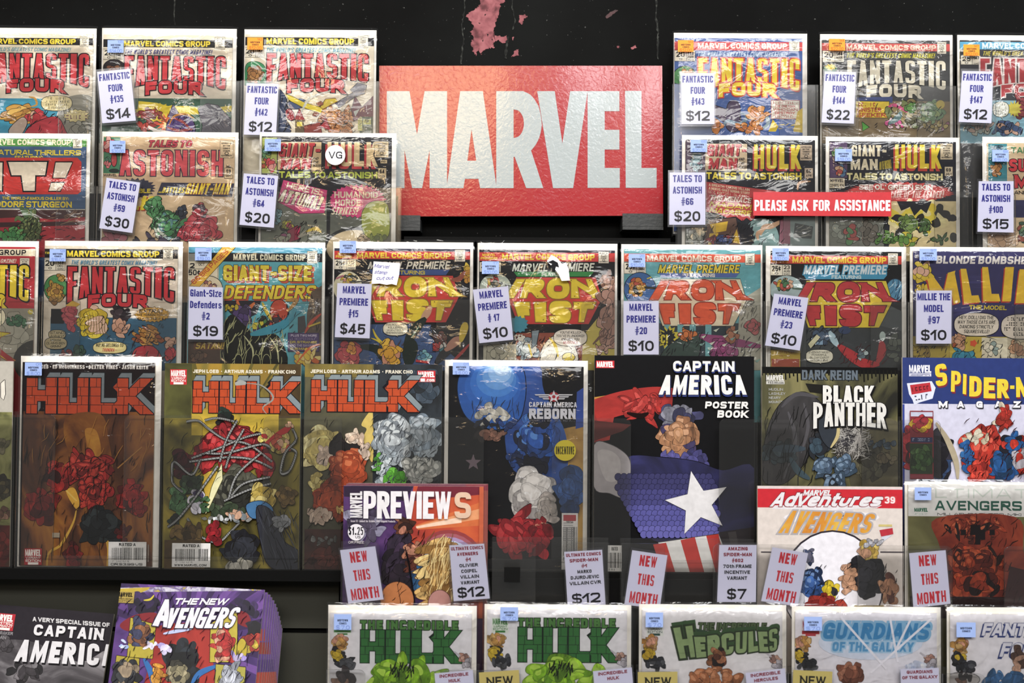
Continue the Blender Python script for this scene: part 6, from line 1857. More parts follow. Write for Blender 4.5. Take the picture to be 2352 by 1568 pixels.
    c.hatch(1080, 920, 1190, 975, 26, 26, '#163058', 4, ang=80, w=2); c.C(1130, 950, 40, 22, ['#c8c4b8', '#b8b4a8', '#d4d0c4'], 8, .4, 5, ol='#5c5a54'); c.C(1125, 1000, 40, 16, ['#8c6454', '#7a5446', '#1a1418'], 10, .4, 3); c.C(1140, 975, 60, 14, ['#1c3468', '#244484', '#10182c'], 10, .4, 3)
    c.P(star(1087, 1062, 19), '#7c6a74'); c.Q([(1034, 985), (1070, 970), (1060, 1010), (1034, 1020)], '#0d0d12'); c.C(1185, 1050, 22, 16, ['#20407c', '#2a509a', '#152850'], 8, .42, 4, ol='#0a1020'); c.C(1220, 1075, 40, 26, ['#141a30', '#0e1222', '#1c2c54'], 10, .4, 2, ol='#08090f')
    c.C(1222, 1135, 50, 50, ['#d0ccc8', '#c4c0bc', '#dcd8d4', '#b0acaa'], 10, .56, 4, ol='#4c4a4c', hi='#e6e2de'); c.C(1255, 1170, 24, 34, ['#c0b8b0', '#ccc4bc', '#a8a09a'], 8, .46, 3, ol='#4c4a4c')
    c.C(1195, 1225, 72, 52, ['#b02430', '#a01e2a', '#c02e36', '#881822'], 18, .38, 5, ol='#300a10', hi='#cc4448', asp=.6); c.C(1235, 1240, 28, 50, ['#a01e2a', '#b02430', '#781620'], 10, .42, 3, ol='#300a10'); c.R(1030, 1290, 1340, 1330, '#121014')
    c.C(1310, 1120, 30, 50, ['#2f4f84', '#264270', '#3c5f98'], 12, .4, 4, ol='#101c34'); c.C(1312, 1165, 24, 20, ['#203862', '#2a4678'], 6, .45, 2, ol='#101c34')
    c.barcode(1290, 1178, 1327, 1310, top='MARVEL', seed=9); c.R(1294, 1182, 1323, 1196, '#b04a50')
    for i in range(9):
        c.R(1294, 1200 + i * 5, 1294 + 22 + (i * 7) % 7, 1201.5 + i * 5, '#8c8a8c')
    # winged emblem and title
    for s in (-1, 1):
        for i in range(3):
            c.P([(1272 + s * 10, 905 + i * 4.5), (1272 + s * (44 - i * 9), 905 + i * 4.5), (1272 + s * (42 - i * 9), 908 + i * 4.5), (1272 + s * 10, 908 + i * 4.5)], '#d4d4d8')
    c.E(1272, 911, 12, 11, '#a82430'); c.P(star(1272, 911, 15), '#dedee2'); c.E(1272, 911, 4, 4, '#a82430')
    c.title('CAPTAIN AMERICA', (1215, 923, 1325, 935), '#d8d8de', t=.22); c.title('REBORN', (1215, 938, 1322, 962), '#d8d8de', t=.24, k=.3); c.T('~~~~~~~~~~~~~~~~~~', (1216, 964, 1320, 968), '#8a8a94', t=.16)
    cir = [(1298 + 25 * math.cos(i * .2244), 1034 + 24 * math.sin(i * .2244)) for i in range(28)]
    c.note(cir, '#e2cf36', [lambda p, t: p.T('INCENTIVE', (1277, 1025, 1319, 1043), t, t=.13, gap=.07)], '#26240c', 'incentive_sticker')
    c.done()

    c = Comic(4, (1365, 1732, 817), (1365, 1732, 817), '#0d0d10', 'tall black poster book with large white star and red and white stripes', bag=False, h=.272, name='poster_book', cat='book', thick=.006)
    c.R(1369, 828, 1411, 845, '#c22a34'); c.T('MARVEL', (1371, 830, 1409, 843), WHITE, t=.27, gap=.02)
    c.P([(1365, 912), (1420, 908), (1400, 1010), (1365, 1016)], paint(['#5c1816', '#8c2420', '#a02e28'], 22)); c.P([(1365, 912), (1430, 902), (1440, 914), (1365, 920)], '#b08038'); c.S([(1365, 945), (1430, 925), (1500, 915), (1545, 918)], 54, paint(['#7c1c1a', '#a02a26', '#8c2220'], 26), curve=True, taper=False)
    c.C(1480, 935, 62, 34, ['#9c2824', '#8a201e', '#ae3430'], 14, .38, 4, ol='#300a0a', asp=.6, hi='#bc4640'); c.S([(1440, 948), (1470, 955), (1490, 948)], 12, '#180606', curve=True); c.P([(1365, 965), (1450, 975), (1430, 990), (1365, 1012)], '#4c1614')
    c.C(1558, 955, 50, 28, ['#2c2c44', '#3a3a5c', '#24243a', '#70707c'], 12, .4, 5, ol='#0c0c14'); c.C(1560, 1005, 46, 44, ['#9c7050', '#8a6044', '#b0825e', '#3c3458'], 18, .36, 5, ol='#1e130c', hi='#bc9070'); c.C(1535, 1050, 22, 16, ['#54508c', '#46427a'], 6, .45, 3, ol='#141428'); c.C(1595, 1060, 32, 26, ['#3c3a6a', '#302e58', '#4a4880'], 10, .42, 4, ol='#101024')
    c.Q([(1520, 1050), (1600, 1060), (1660, 1080), (1732, 1075), (1732, 1240), (1640, 1250), (1500, 1240), (1470, 1150), (1420, 1110), (1440, 1050)], paint(['#14142a', '#22224a', '#33336a'], 14), ol='#08080f')
    c.Q([(1365, 1022), (1400, 1020), (1440, 1046), (1448, 1080), (1436, 1140), (1400, 1132), (1365, 1118)], '#a49ea0', ol='#3c3a3e'); c.Q([(1372, 1040), (1400, 1034), (1424, 1056), (1420, 1100), (1390, 1100)], '#b8b2b2')
    rnd = random.Random(4)
    for j in range(13):
        for i in range(24):
            x, y = 1420 + i * 13 + (j % 2) * 6.5, 1095 + j * 12
            if y < 1085 + (1500 - x) * -.02 or y > 1236 - abs(x - 1560) * .04 or x < 1416 + max(0, (y - 1130)) * .55 or x > 1640 + (y - 1100) * .12:
                continue
            k = .5 + .5 * min(1, max(0, (y - 1100) / 110))
            c.E(x, y, 8, 8.5, ('#32315e', '#3e3d74', '#504f90', '#5c5a9e')[min(3, int((y - 1085) / 40))], '#14142c', .9, n=10)
    c.P(star(1603, 1156, 76, rot=-12), '#d6d4d6', ol='#3a3a44', w=1)
    c.P([(1512, 1246), (1650, 1226), (1690, 1322), (1545, 1330)], '#c8c6c4', ol='#4a4648')
    for a in ((1500, 1250, 1530, 1246), (1563, 1240, 1596, 1233), (1622, 1230, 1650, 1226)):
        c.P([(a[0], a[1]), (a[2], a[3]), (a[2] + 26, 1330), (a[0] + 26, 1330)], '#a8322c')
    c.P([(1650, 1222), (1732, 1210), (1732, 1330), (1690, 1330)], '#241c22'); c.P([(1672, 1222), (1690, 1220), (1712, 1330), (1694, 1330)], '#3c3638'); c.barcode(1396, 1252, 1428, 1322, top='RATED', seed=3)
    c.a.y -= 1e-4
    c.title('CAPTAIN', (1546, 829, 1687, 853), '#e4e2e0', t=.24, gap=.13, e=.03, off=(1, 3), oc='#22306a'); c.title('AMERICA', ((1523, 861), (1707, 861), (1715, 906), (1513, 906)), '#e4e2e0', t=.24, gap=.12, e=.02, off=(1, 4), oc='#22306a')
    c.title('POSTER', (1620, 922, 1718, 938), '#e2e0de', t=.26, gap=.14, slant=.1); c.title('BOOK', (1648, 942, 1718, 959), '#e2e0de', t=.26, gap=.14, slant=.1)
    c.done()

    c = Comic(4, (1750, 2062, 843), (1750, 2062, 843), '#26251e', 'unbagged dark comic with white slanted two-word title and grey-blue lumps', bag=False)
    c.R(1750, 843, 2062, 1330, paint(['#1a1913', '#4c4a30', '#7a744c', '#908a60'], 10, (1, 1, .7), dist=2, pos=[.32, .46, .6, .74])); c.R(1750, 843, 2062, 858, '#0c0c0c')
    for i in range(36):
        x = 1750 + i * 9
        c.S([(x, 850), (x + 1, 862 + (i * 13) % 17)], 5, '#141410')
    c.T('DARK REIGN', (1842, 850, 1970, 872), '#5c6670', t=.2, gap=.1, e=.06, ec='#181c20', k=.2)
    c.T('MARVEL', (1760, 861, 1801, 874), '#d4d2cc', t=.27, gap=.02); c.R(1760, 875, 1802, 882, '#c4c2bc'); c.T('1 $3.99.com', (1764, 876, 1800, 881), '#2a2a26', t=.2)
    for i, s in enumerate(('HUDLIN', 'LASHLEY', 'NEARY', 'MOUNTS')):
        c.T(s, (1766, 891 + i * 9.6, 1766 + len(s) * 5.4, 897 + i * 9.6), '#9c9c98', t=.2)
    DK = ['#2e2d2e', '#383738', '#444346', '#262528', '#504f52']
    c.Q([(1752, 1100), (1760, 1000), (1790, 930), (1840, 900), (1880, 920), (1900, 960), (1870, 1010), (1850, 1060), (1800, 1110)], paint(['#1e1d1e', '#343234', '#4a4848'], 20, (1, 1, .4)), ol='#101010'); c.S([(1795, 935), (1830, 905), (1880, 912)], 10, '#444246', curve=True); c.S([(1810, 945), (1826, 1010), (1800, 1100)], 10, '#48464a', curve=True); c.S([(1846, 925), (1856, 980), (1840, 1040)], 8, '#48464a', curve=True); c.P([(1850, 880), (1905, 885), (1900, 905), (1860, 900)], '#1c1b18')
    c.Q([(1965, 990), (2062, 970), (2062, 1130), (1960, 1130)], paint(['#2a2820', '#4a4636', '#6a6448'], 16)); c.C(2000, 1060, 40, 44, ['#3a382e', '#4c4a3c', '#5c5846', '#2c2a24'], 18, .34, 3, ol='#16150f')
    c.C(1790, 1040, 40, 26, ['#2c3438', '#38444a', '#242a2e'], 12, .4, 4, ol='#0e1214'); c.S([(1770, 1030), (1810, 1030), (1850, 1030)], 18, '#34404a', curve=True); c.S([(1815, 1050), (1832, 1080), (1860, 1100)], 16, '#34444c', curve=True); c.hatch(1752, 940, 1900, 1110, 60, 40, '#141414', 4, ang=75, spread=12); c.C(2025, 1020, 36, 10, ['#34404c', '#465460'], 7, .5, 4, ol='#101418'); c.C(2035, 1052, 28, 12, ['#544c3c', '#665e4a'], 8, .42, 3)
    c.burst(1952, 1010, 54, 50, 44, .35, '#55524e', seed=6); c.burst(1956, 1010, 38, 36, 40, .45, '#8a8784', seed=8); c.burst(1946, 1014, 22, 24, 30, .5, '#38363a', seed=9); c.hatch(1915, 975, 2000, 1050, 90, 22, '#a8a5a0', 3, ang=40, spread=80, w=1.4); c.hatch(1915, 975, 2000, 1050, 50, 20, '#2c2a2c', 5, ang=40, spread=80, w=1.4)
    BD = ['#3c4c60', '#465a70', '#304050', '#566a80']
    c.C(1895, 1070, 26, 22, BD, 8, .5, 4, ol='#10161e', hi='#6c8096'); c.C(1940, 1070, 24, 20, BD, 8, .5, 3, ol='#10161e', hi='#6c8096'); c.C(1920, 1105, 28, 18, BD + ['#1a1e24'], 8, .45, 6, ol='#10161e', hi='#6c8096'); c.C(1880, 1025, 24, 30, ['#1c2026', '#262c34', '#30404c'], 10, .4, 2, ol='#0a0c10'); c.Q([(1878, 955), (1890, 945), (1915, 950), (1925, 985), (1912, 1028), (1892, 1015), (1880, 985)], '#272d36', ol='#0a0c10'); c.S([(1925, 965), (1924, 1000), (1908, 1028)], 8, '#b8a878', curve=True)
    c.a.y -= 1e-4
    c.title('BLACK', (1890, 885, 2007, 927), '#dedcd8', t=.29, gap=.08, e=.03, off=(3, 3), oc='#101010'); c.title('PANTHER', (1868, 924, 2036, 985), '#d8d6d2', t=.23, gap=.05, e=.02, off=(3, 3), oc='#101010', bot=.12)
    c.done()

    c = Comic(4, (2073, 2440, 822), (2073, 2440, 822), '#c9c8dc', 'blue and white magazine with arched yellow title at the end of the row', bag=False, h=.27, name='magazine', cat='magazine', thick=.004)
    c.R(2073, 822, 2440, 928, '#23336e'); c.R(2073, 928, 2078, 1330, '#2a3a8c')
    c.T('MARVEL', (2088, 838, 2139, 856), '#dcdce4', t=.27, gap=.02); c.R(2088, 857, 2139, 864, '#c8c8d8'); c.T('.com', (2092, 858, 2136, 863), '#23336e', t=.2)
    c.P([(2083, 880), (2140, 875), (2149, 890), (2142, 915), (2112, 924), (2100, 930), (2096, 918), (2088, 905)], '#d4d8e8'); c.P([(2090, 884), (2136, 878), (2140, 898), (2094, 906)], '#b02a34'); c.T('~~~~~~', [(2094, 889), (2134, 884), (2136, 894), (2096, 900)], '#5c1018', t=.24); c.T('~~~~~~~', [(2100, 908), (2140, 902), (2138, 914), (2104, 921)], '#3a3a4c', t=.22)
    sp = ((2150, 838, 2176, 888, -16), (2184, 851, 2206, 899, 5), (2211, 858, 2219, 904, 6), (2226, 863, 2254, 910, 4), (2259, 866, 2286, 914, 3), (2290, 870, 2316, 914, 1), (2320, 885, 2330, 893, 0), (2334, 866, 2370, 912, -3), (2374, 862, 2402, 908, -4), (2404, 858, 2430, 902, -6))
    for ch, (x0, y0, x1, y1, s) in zip('SPIDER-MAN', sp):
        c.title(ch, ((x0 + s * .2, y0), (x1 + s * .2, y0 + s * .3), (x1, y1 + s * .3), (x0, y1)), '#dcc53a', t=.24 if ch != 'I' else .17, off=(2, 4), oc='#7c2430', k=.6) if ch != '-' else c.P([(x0, y0), (x1, y0), (x1, y1), (x0, y1)], '#dcc53a')
    for i, ch in enumerate('MAGAZINE'):
        x = 2156 + i * 43
        c.title(ch, (x, 921, x + (20 if ch in 'M' else 7 if ch == 'I' else 15), 936), '#e8e6ec', t=.3, off=(1.5, 1.5), oc='#1a1a24', e=.05)
    c.C(2100, 1030, 30, 70, ['#8c2830', '#a03038', '#742028', '#3c1c24'], 18, .36, 3); c.C(2150, 1050, 36, 60, ['#1c1a20', '#2c2a34', '#2a3c5c', '#16141a'], 18, .38, 4); c.S([(2150, 970), (2176, 1010), (2196, 1060), (2200, 1100)], 14, '#a89c84', curve=True); c.C(2118, 962, 18, 20, ['#c8a83c', '#a8322c', '#24407c'], 8, .42, 4)
    c.R(2090, 943, 2144, 1100, '#7c2c34'); c.R(2092, 946, 2142, 956, '#b8bcd0'); c.C(2116, 975, 24, 22, ['#8c2830', '#b8962c', '#a03038'], 10, .4, 3); c.R(2092, 1004, 2142, 1016, '#2a2f54'); c.R(2090, 1018, 2142, 1088, '#2a3a24'); c.C(2116, 1052, 24, 30, ['#3c5a30', '#2c4426', '#4c6a3c', '#1c2a18'], 16, .36, 4); c.R(2092, 1090, 2142, 1098, '#8c3c48'); c.T('~~~~~~~', (2096, 1006, 2136, 1013), '#9ca4c4', t=.2)
    RS = ['#b03428', '#9c2c24', '#c04234', '#84241e']
    c.C(2305, 960, 18, 36, ['#a83028', '#8c2820', '#c8bca8'], 12, .38, 4); c.C(2262, 1040, 46, 60, RS, 24, .34, 5, ol='#380c0a', hi='#d05a48'); c.C(2240, 1005, 40, 14, ['#ccc4b0', '#b8ac94'], 8, .44, 3, ol='#5c5444'); c.C(2222, 1050, 16, 40, ['#24548c', '#1c4070', '#2f649c'], 10, .42, 4, ol='#0c1c34'); c.C(2305, 1070, 34, 34, ['#24548c', '#1c4070', '#16304c'], 14, .4, 3, ol='#0c1c34'); c.C(2325, 1020, 30, 24, ['#1a1a24', '#b03428', '#24548c', '#84241e'], 14, .38, 6); c.C(2345, 1060, 20, 30, ['#8c2820', '#b03428', '#a8a4ac'], 8, .42, 2); c.C(2250, 1085, 30, 24, RS, 10, .38, 8, ol='#380c0a')
    c.hatch(2220, 960, 2350, 1100, 60, 14, '#2c0a0c', 5)
    c.done()


def star(cx, cy, r, inner=.42, rot=0):
    o = []
    for i in range(10):
        a = math.radians(-90 + 36 * i + rot)
        q = r if i % 2 == 0 else r * inner
        o.append((cx + q * math.cos(a), cy + q * math.sin(a)))
    return o


# ================================================================== ROW 5
def row5():
    # a thin pile of catalogues: the front one and its two fellows behind
    for k, (dx, dy_) in enumerate(((8, -2), (4, -1))):
        c = Comic(5, (790 + dx, 1112 + dx, 1112 + dy_ + k), (790 + dx, 1112 + dx, 1112 + dy_ + k), '#6a3a4c', ('hindmost purple catalogue in the thin pile of three with huge white title', 'middle purple catalogue in the thin pile of three with huge white title')[k], bag=False,
                  dy=.0038 - .0019 * k, thick=.0016, name='catalogue', cat='catalogue', group='pile of three catalogues')
        c.R(1080, 1100, 1130, 1500, '#8c4a44'); c.R(1070, 1100, 1130, 1126, '#7c3440')
        c.done()
    c = Comic(5, (788, 1110, 1113), (788, 1110, 1116), '#4a2a54', 'front purple and orange catalogue with huge white title and round $1.25 mark', bag=False, thick=.0018, name='catalogue', cat='catalogue', group='pile of three catalogues')
    c.R(788, 1116, 1112, 1420, paint(['#1c1428', '#3a2450', '#5c3a70'], 14)); c.P([(950, 1116), (1112, 1116), (1112, 1420), (1040, 1420), (900, 1250), (940, 1180)], paint(['#7c2428', '#b04430', '#c86038'], 12, dist=1))
    c.P([(790, 1116), (950, 1116), (930, 1150), (790, 1140)], '#2a1c34'); c.P([(960, 1116), (1112, 1116), (1112, 1135), (950, 1150)], '#6c2030')
    c.P([(955, 1206), (1112, 1150), (1112, 1206), (960, 1216)], '#c8683c'); c.P([(955, 1208), (1112, 1165), (1112, 1190), (958, 1214)], '#d89468'); c.P([(955, 1209), (1060, 1186), (1060, 1200), (957, 1213)], '#e8c8b0')
    for r, col in ((92, '#8c3a3c'), (84, '#9c5660'), (76, '#a08ab0'), (68, '#c0cce4'), (56, '#8aa0d0')):
        c.E(1030, 1310, r * .95, r * 1.02, col)
    c.C(840, 1205, 50, 40, ['#4c4458', '#5c546a', '#3a3246', '#8c88a0'], 14, .4, 4, ol='#1c1424', asp=.6)
    c.C(928, 1215, 22, 30, ['#3a2018', '#5c3424', '#2a1614', '#a8705c'], 12, .4, 3, ol='#140808'); c.C(925, 1310, 46, 90, ['#201822', '#2a2030', '#18121a', '#34263a'], 22, .34, 4, ol='#0c080c'); c.C(950, 1270, 26, 26, ['#a06a54', '#8c5444', '#b88068', '#5c3028'], 14, .36, 4, ol='#2c120c'); c.C(945, 1300, 20, 20, ['#3c1c18', '#542a20'], 8, .4, 3)
    c.C(962, 1330, 18, 40, ['#24486c', '#2f5c84', '#1c3450'], 10, .42, 3, ol='#0c1828')
    c.C(1010, 1310, 40, 88, ['#b08a50', '#c4a064', '#9c7640', '#d4b87c', '#8a6434'], 34, .3, 5, ol='#5c4020', asp=1.9, rot=75); c.hatch(985, 1240, 1040, 1390, 60, 50, '#6c4c24', 5, ang=75, spread=14); c.hatch(985, 1240, 1040, 1390, 30, 44, '#e0c890', 6, ang=75, spread=14)
    c.E(912, 1378, 38, 42, '#a86a40', '#3c2014'); c.S([(912, 1340), (920, 1380), (916, 1420)], 2, '#4c2818'); c.E(1010, 1385, 26, 30, '#a87a74', '#4c2c28'); c.E(822, 1300, 10, 50, '#3c2448')
    c.S([(930, 1255), (940, 1300), (955, 1400)], 4, '#0c080c', curve=True); c.hatch(880, 1210, 985, 1400, 40, 20, '#0e080a', 4); c.R(1100, 1116, 1112, 1420, '#b85a3c'); pass
    c.title('MARVEL', [(804, 1188), (804, 1128), (832, 1128), (832, 1188)], '#dcd8dc', t=.27, gap=.03)
    PV = c.a.T('PREVIEW', (835, 1128, 1036, 1191), '#e6e2e6', t=.19, gap=.04, k=.6, mb=c.tm); c.a.T('S', (1044, 1130, 1082, 1190), '#d8b8a0', t=.2, k=.8, mb=c.tm)
    c.T('Issue 72 * August for October 2009 Shipping Products', (806, 1194, 908, 1199), '#c8c0c8', t=.18); c.E(818, 1222, 19, 19, '#e2dee4'); c.T('$1.25', (801, 1210, 834, 1228), INK, t=.2); c.T('US', (816, 1230, 828, 1236), INK, t=.2); c.T('OR FREE', (800, 1242, 836, 1248), '#b8b0b4', t=.2)
    c.done()

    c = Comic(5, (1740, 2073, 1117), (1740, 2073, 1117), '#d6ccc6', 'thick white digest with red head band and golden title, beside the $7 card', bag=False, thick=.0055, name='comic_book', cat='comic')
    c.R(1740, 1117, 2075, 1166, '#c02430'); c.R(1740, 1117, 2075, 1123, '#d8c8c8'); c.E(1910, 1188, 110, 16, '#e4e0e4'); c.R(1860, 1168, 1960, 1174, '#c8c4cc')
    c.P([(1772, 1168), (1780, 1160), (2026, 1160), (2014, 1166), (1900, 1172)], '#dcd8dc')
    c.title('Adventures', ((1780, 1130), (2030, 1134), (2024, 1163), (1774, 1163)), '#dedade', t=.24, slant=.35, e=.05, ec='#7c1a24', gap=.08); c.title('MARVEL', (1846, 1125, 1910, 1138), '#dedade', t=.26, slant=.3, gap=.03, e=.03, ec='#7c1a24')
    c.R(2029, 1138, 2059, 1157, '#c6343c'); c.T('39', (2032, 1140, 2056, 1156), '#e8d8d8', t=.24)
    GOLD = paint(['#c0702c', '#d0943a', '#d8b04a'], 40, (1, 1, 1), dist=.4)
    q = ((1812, 1172), (2010, 1180), (1998, 1224), (1790, 1224)); c.title('AVENGERS', q, GOLD, t=.2, slant=.12, e=.07, ec='#a8a4a8', gap=.08)
    c.E(1912, 1345, 118, 128, '#2c2630'); c.E(1912, 1347, 114, 126, '#e6e4ec'); c.R(1748, 1266, 1795, 1269, '#3c343c'); c.R(2022, 1266, 2075, 1269, '#3c343c')
    c.R(2018, 1204, 2049, 1209, '#c8b878'); c.P([(2020, 1217), (2050, 1212), (2052, 1226), (2024, 1232)], '#b0303c'); c.P([(2024, 1232), (2050, 1228), (2028, 1244)], '#c8ccd8')
    c.C(1866, 1340, 32, 34, ['#2c4c84', '#244070', '#3a5c98', '#1c2c4c'], 14, .4, 4, ol='#0c1424', hi='#6a88b8'); c.C(1858, 1276, 13, 20, ['#2a3450', '#3a4668', '#58586c'], 7, .45, 2); c.C(1908, 1356, 20, 20, ['#c8b02c', '#d8c040', '#2a2a30', '#24325c'], 9, .42, 4); c.C(1890, 1388, 50, 22, ['#8c2c24', '#a03a2c', '#742018'], 14, .4, 5, ol='#300c08')
    c.C(1995, 1268, 26, 24, ['#c8a850', '#d8bc68', '#a88a3c', '#b88c70'], 12, .36, 3, ol='#4c3c1c'); c.C(1990, 1325, 44, 46, ['#26262c', '#303038', '#1c1c22'], 14, .42, 4, ol='#0c0c10'); c.C(2006, 1245, 22, 10, ['#8c8c94', '#a4a4ac'], 6, .45, 3)
    c.C(1950, 1330, 18, 36, ['#b88c70', '#a87c60', '#c89c80'], 9, .44, 4, ol='#4c2c1c'); c.C(2044, 1355, 20, 36, ['#b08468', '#a0745a', '#5c3830'], 9, .44, 3, ol='#4c2c1c'); c.P([(1962, 1390), (2030, 1390), (2030, 1402), (1960, 1402)], '#9c842c'); c.hatch(1845, 1290, 2060, 1400, 40, 14, '#16141a', 4)
    c.done()

    c = Comic(5, (2080, 2404, 1107), (2086, 2398, 1113), '#77744c', 'bagged olive comic with white head band, green title and mottled red picture', sticker=('b', 2101, 1119, 2139, 1148, '', None), wrinkle=.7)
    c.R(2080, 1112, 2410, 1186, '#dfdedc'); c.R(2086, 1186, 2410, 1420, paint(['#4c4a2e', '#6c6a42', '#7c7a50'], 18))
    c.T('ULTIMATE', (2106, 1122, 2398, 1144), '#c4ccc4', t=.14, gap=.4, k=.4); c.title('AVENGERS', (2148, 1150, 2347, 1172), '#26584a', t=.22, gap=.16, k=.5); c.T('MILLAR  *  PACHECO  *  MIKI', (2153, 1178, 2346, 1184), '#3a3c3c', t=.2); c.T('MARVEL', (2100, 1166, 2131, 1175), '#2a6a50', t=.26, gap=.03); c.T('~~~~~~~~', (2100, 1178, 2131, 1182), '#8aa89a', t=.2)
    DM = ['#a03c22', '#8a301c', '#b04c2c', '#6c2416', '#521a12']
    c.Q([(2150, 1190), (2330, 1186), (2350, 1260), (2350, 1400), (2190, 1400), (2160, 1260)], paint(['#3a100c', '#7c2a1a', '#a0442a', '#b85832'], 13, dist=2, pos=[.3, .45, .6, .76]))
    c.C(2240, 1215, 80, 30, DM + ['#1c0c0c'], 22, .3, 4, ol='#2a0a08', asp=.7, hi='#c46440'); c.C(2240, 1290, 70, 36, DM + ['#2a100c'], 26, .3, 3, ol='#1e0806', hi='#b85634'); c.C(2245, 1345, 60, 40, DM + ['#1c0808', '#38120e'], 22, .3, 6, ol='#160606')
    for i, j in ((0, 0), (-1, 0), (1, 0), (0, 1), (0, -1), (-3, 0), (3, 0), (0, 2), (1, 1), (-1, -1)):
        c.R(2246 + i * 11 - 6, 1222 + j * 11 - 6, 2246 + i * 11 + 6, 1222 + j * 11 + 6, '#160c10')
    c.R(2090, 1370, 2400, 1420, '#241012'); c.P([(2320, 1300), (2400, 1320), (2400, 1420), (2300, 1420)], '#3a1418'); c.hatch(2160, 1190, 2345, 1400, 80, 20, '#1c0806', 6)
    c.done()


# ================================================================== ROW 6
def row6():
    def blond(c, x, y):
        c.C(x, y - 14, 18, 20, ['#b88c4c', '#a8783c', '#c8a468', '#c49078'], 10, .4, 3, ol='#4c3418'); c.C(x - 4, y + 14, 18, 16, ['#c8ac34', '#2a2a2e', '#b89a2c', '#1c1c20'], 10, .4, 4); c.C(x + 14, y + 34, 26, 14, ['#26282e', '#34363e', '#4c4e54'], 10, .4, 5)
    def hand(c, x, y):
        c.C(x, y, 12, 10, ['#b88a7c', '#c8a090', '#8c6c64'], 6, .45, 3); c.S([(x - 22, y - 14), (x - 8, y - 4)], 6, '#b8b4bc'); c.C(x + 10, y + 14, 14, 12, ['#bcb8c0', '#a8a4ac'], 5, .5, 2)
    def hulk6(c, x0, x1, ty, y0, y1, seed):
        c.T('THE INCREDIBLE', (x0, ty, x1, ty + 21), '#4a7a3c', t=.28, e=.09, ec='#1a2e18', gap=.2, k=.3)
        pl = c.a.T('HULK', (x0, y0, x1, y1), '#2f6c34', t=.30, e=.025, ec='#14241a', gap=.05, k=0, mb=c.tm); c.a.mortar(pl, 4, '#1a3a20', .0007, c.tm, seed=seed)
    def green(c, cx, cy):
        c.C(cx, cy + 22, 108, 46, ['#8ab82c', '#7aa826', '#9cc63a', '#689420'], 18, .34, 4, ol='#2c4410', hi='#b0d452'); c.C(cx - 6, cy + 24, 32, 26, ['#6a9a26', '#8ab82c', '#587f20'], 9, .42, 5, ol='#2c4410'); c.hatch(cx - 30, cy - 8, cx + 24, cy + 20, 26, 18, '#16200c', 4, ang=80, w=3)
    lab = ('bagged white comic with green block title behind the first row-end tag, above it the $12 villain card', '')
    c = Comic(6, (752, 1094, 1391), (757, 1083, 1408), '#e2e0e6', 'bagged white comic with green block title, nearest the black gap', sticker=('b', 767, 1410, 807, 1446, '', '$ 7.0'), wrinkle=.6)
    c.badge(767, 1432, 806, 1458, [], '#dce4dc', '#3c7a3c'); c.R(767, 1446, 806, 1452, '#5c9a5c')
    hulk6(c, 828, 1052, 1425, 1447, 1522, 2); blond(c, 780, 1490); hand(c, 1065, 1510); green(c, 925, 1535); c.C(790, 1556, 26, 22, ['#2a2426', '#3a3234', '#8c6c5c'], 8, .42, 3)
    c.done()
    c = Comic(6, (1112, 1450, 1389), (1118, 1440, 1400), '#e2e0e6', 'bagged white comic with green block title directly below the two $12 villain cards', sticker=('b', 1149, 1394, 1190, 1425, '', '$ 7.0'), wrinkle=.6)
    c.badge(1130, 1418, 1168, 1453, ['VARIANT', 'EDITION'], '#dce4dc', '#3c7a3c'); hulk6(c, 1190, 1413, 1420, 1441, 1520, 5); blond(c, 1140, 1485); hand(c, 1425, 1507); green(c, 1290, 1532)
    c.done()
    c = Comic(6, (1468, 1807, 1389), (1474, 1797, 1402), '#e2e0e4', 'bagged white comic with pale green cracked stone title', sticker=('b', 1483, 1406, 1523, 1440, '', '$ 7.0'), wrinkle=.6)
    c.badge(1485, 1424, 1524, 1460, ['VARIANT', 'EDITION'], '#dce0dc', '#24443c'); blond(c, 1494, 1490); hand(c, 1780, 1512)
    c.T('THE INCREDIBLE', (1604, 1430, 1760, 1447), '#4a5c3c', t=.24, e=.08, ec='#26301e', gap=.1, slant=.1, k=.4)
    hq = (('H', [(1546, 1442), (1590, 1436), (1600, 1508), (1562, 1512)]), ('E', [(1594, 1462), (1620, 1462), (1622, 1508), (1600, 1510)]), ('R', [(1624, 1460), (1652, 1456), (1656, 1506), (1626, 1506)]), ('C', [(1656, 1456), (1686, 1452), (1684, 1500), (1660, 1504)]),
          ('U', [(1690, 1452), (1716, 1450), (1714, 1498), (1690, 1500)]), ('L', [(1719, 1450), (1738, 1448), (1742, 1494), (1719, 1498)]), ('E', [(1741, 1450), (1762, 1450), (1766, 1496), (1745, 1496)]), ('S', [(1766, 1446), (1786, 1442), (1784, 1492), (1768, 1496)]))
    c.P([(1545, 1432), (1575, 1424), (1596, 1442), (1640, 1452), (1650, 1462), (1590, 1470), (1552, 1462)], '#2c4430')
    for ch, q in hq:
        c.title(ch, tuple(q), '#8aa070', t=.28, e=.07, ec='#26341f', k=.5, off=(2, -8), oc='#34502f')
    c.C(1648, 1512, 22, 26, ['#8c5a3c', '#5c3424', '#a87050', '#1c1414'], 12, .38, 4, ol='#2a140c'); c.C(1640, 1558, 70, 26, ['#a86c48', '#98603e', '#b87c56'], 14, .4, 5, ol='#3c1e10', hi='#c88e68')
    c.done()
    c = Comic(6, (1820, 2163, 1394), (1826, 2152, 1406), '#e2e0e8', 'bagged white comic with pale blue blurred title crossed by white rays', sticker=('b', 1847, 1416, 1888, 1448, '', '$ 7.0'), wrinkle=.6)
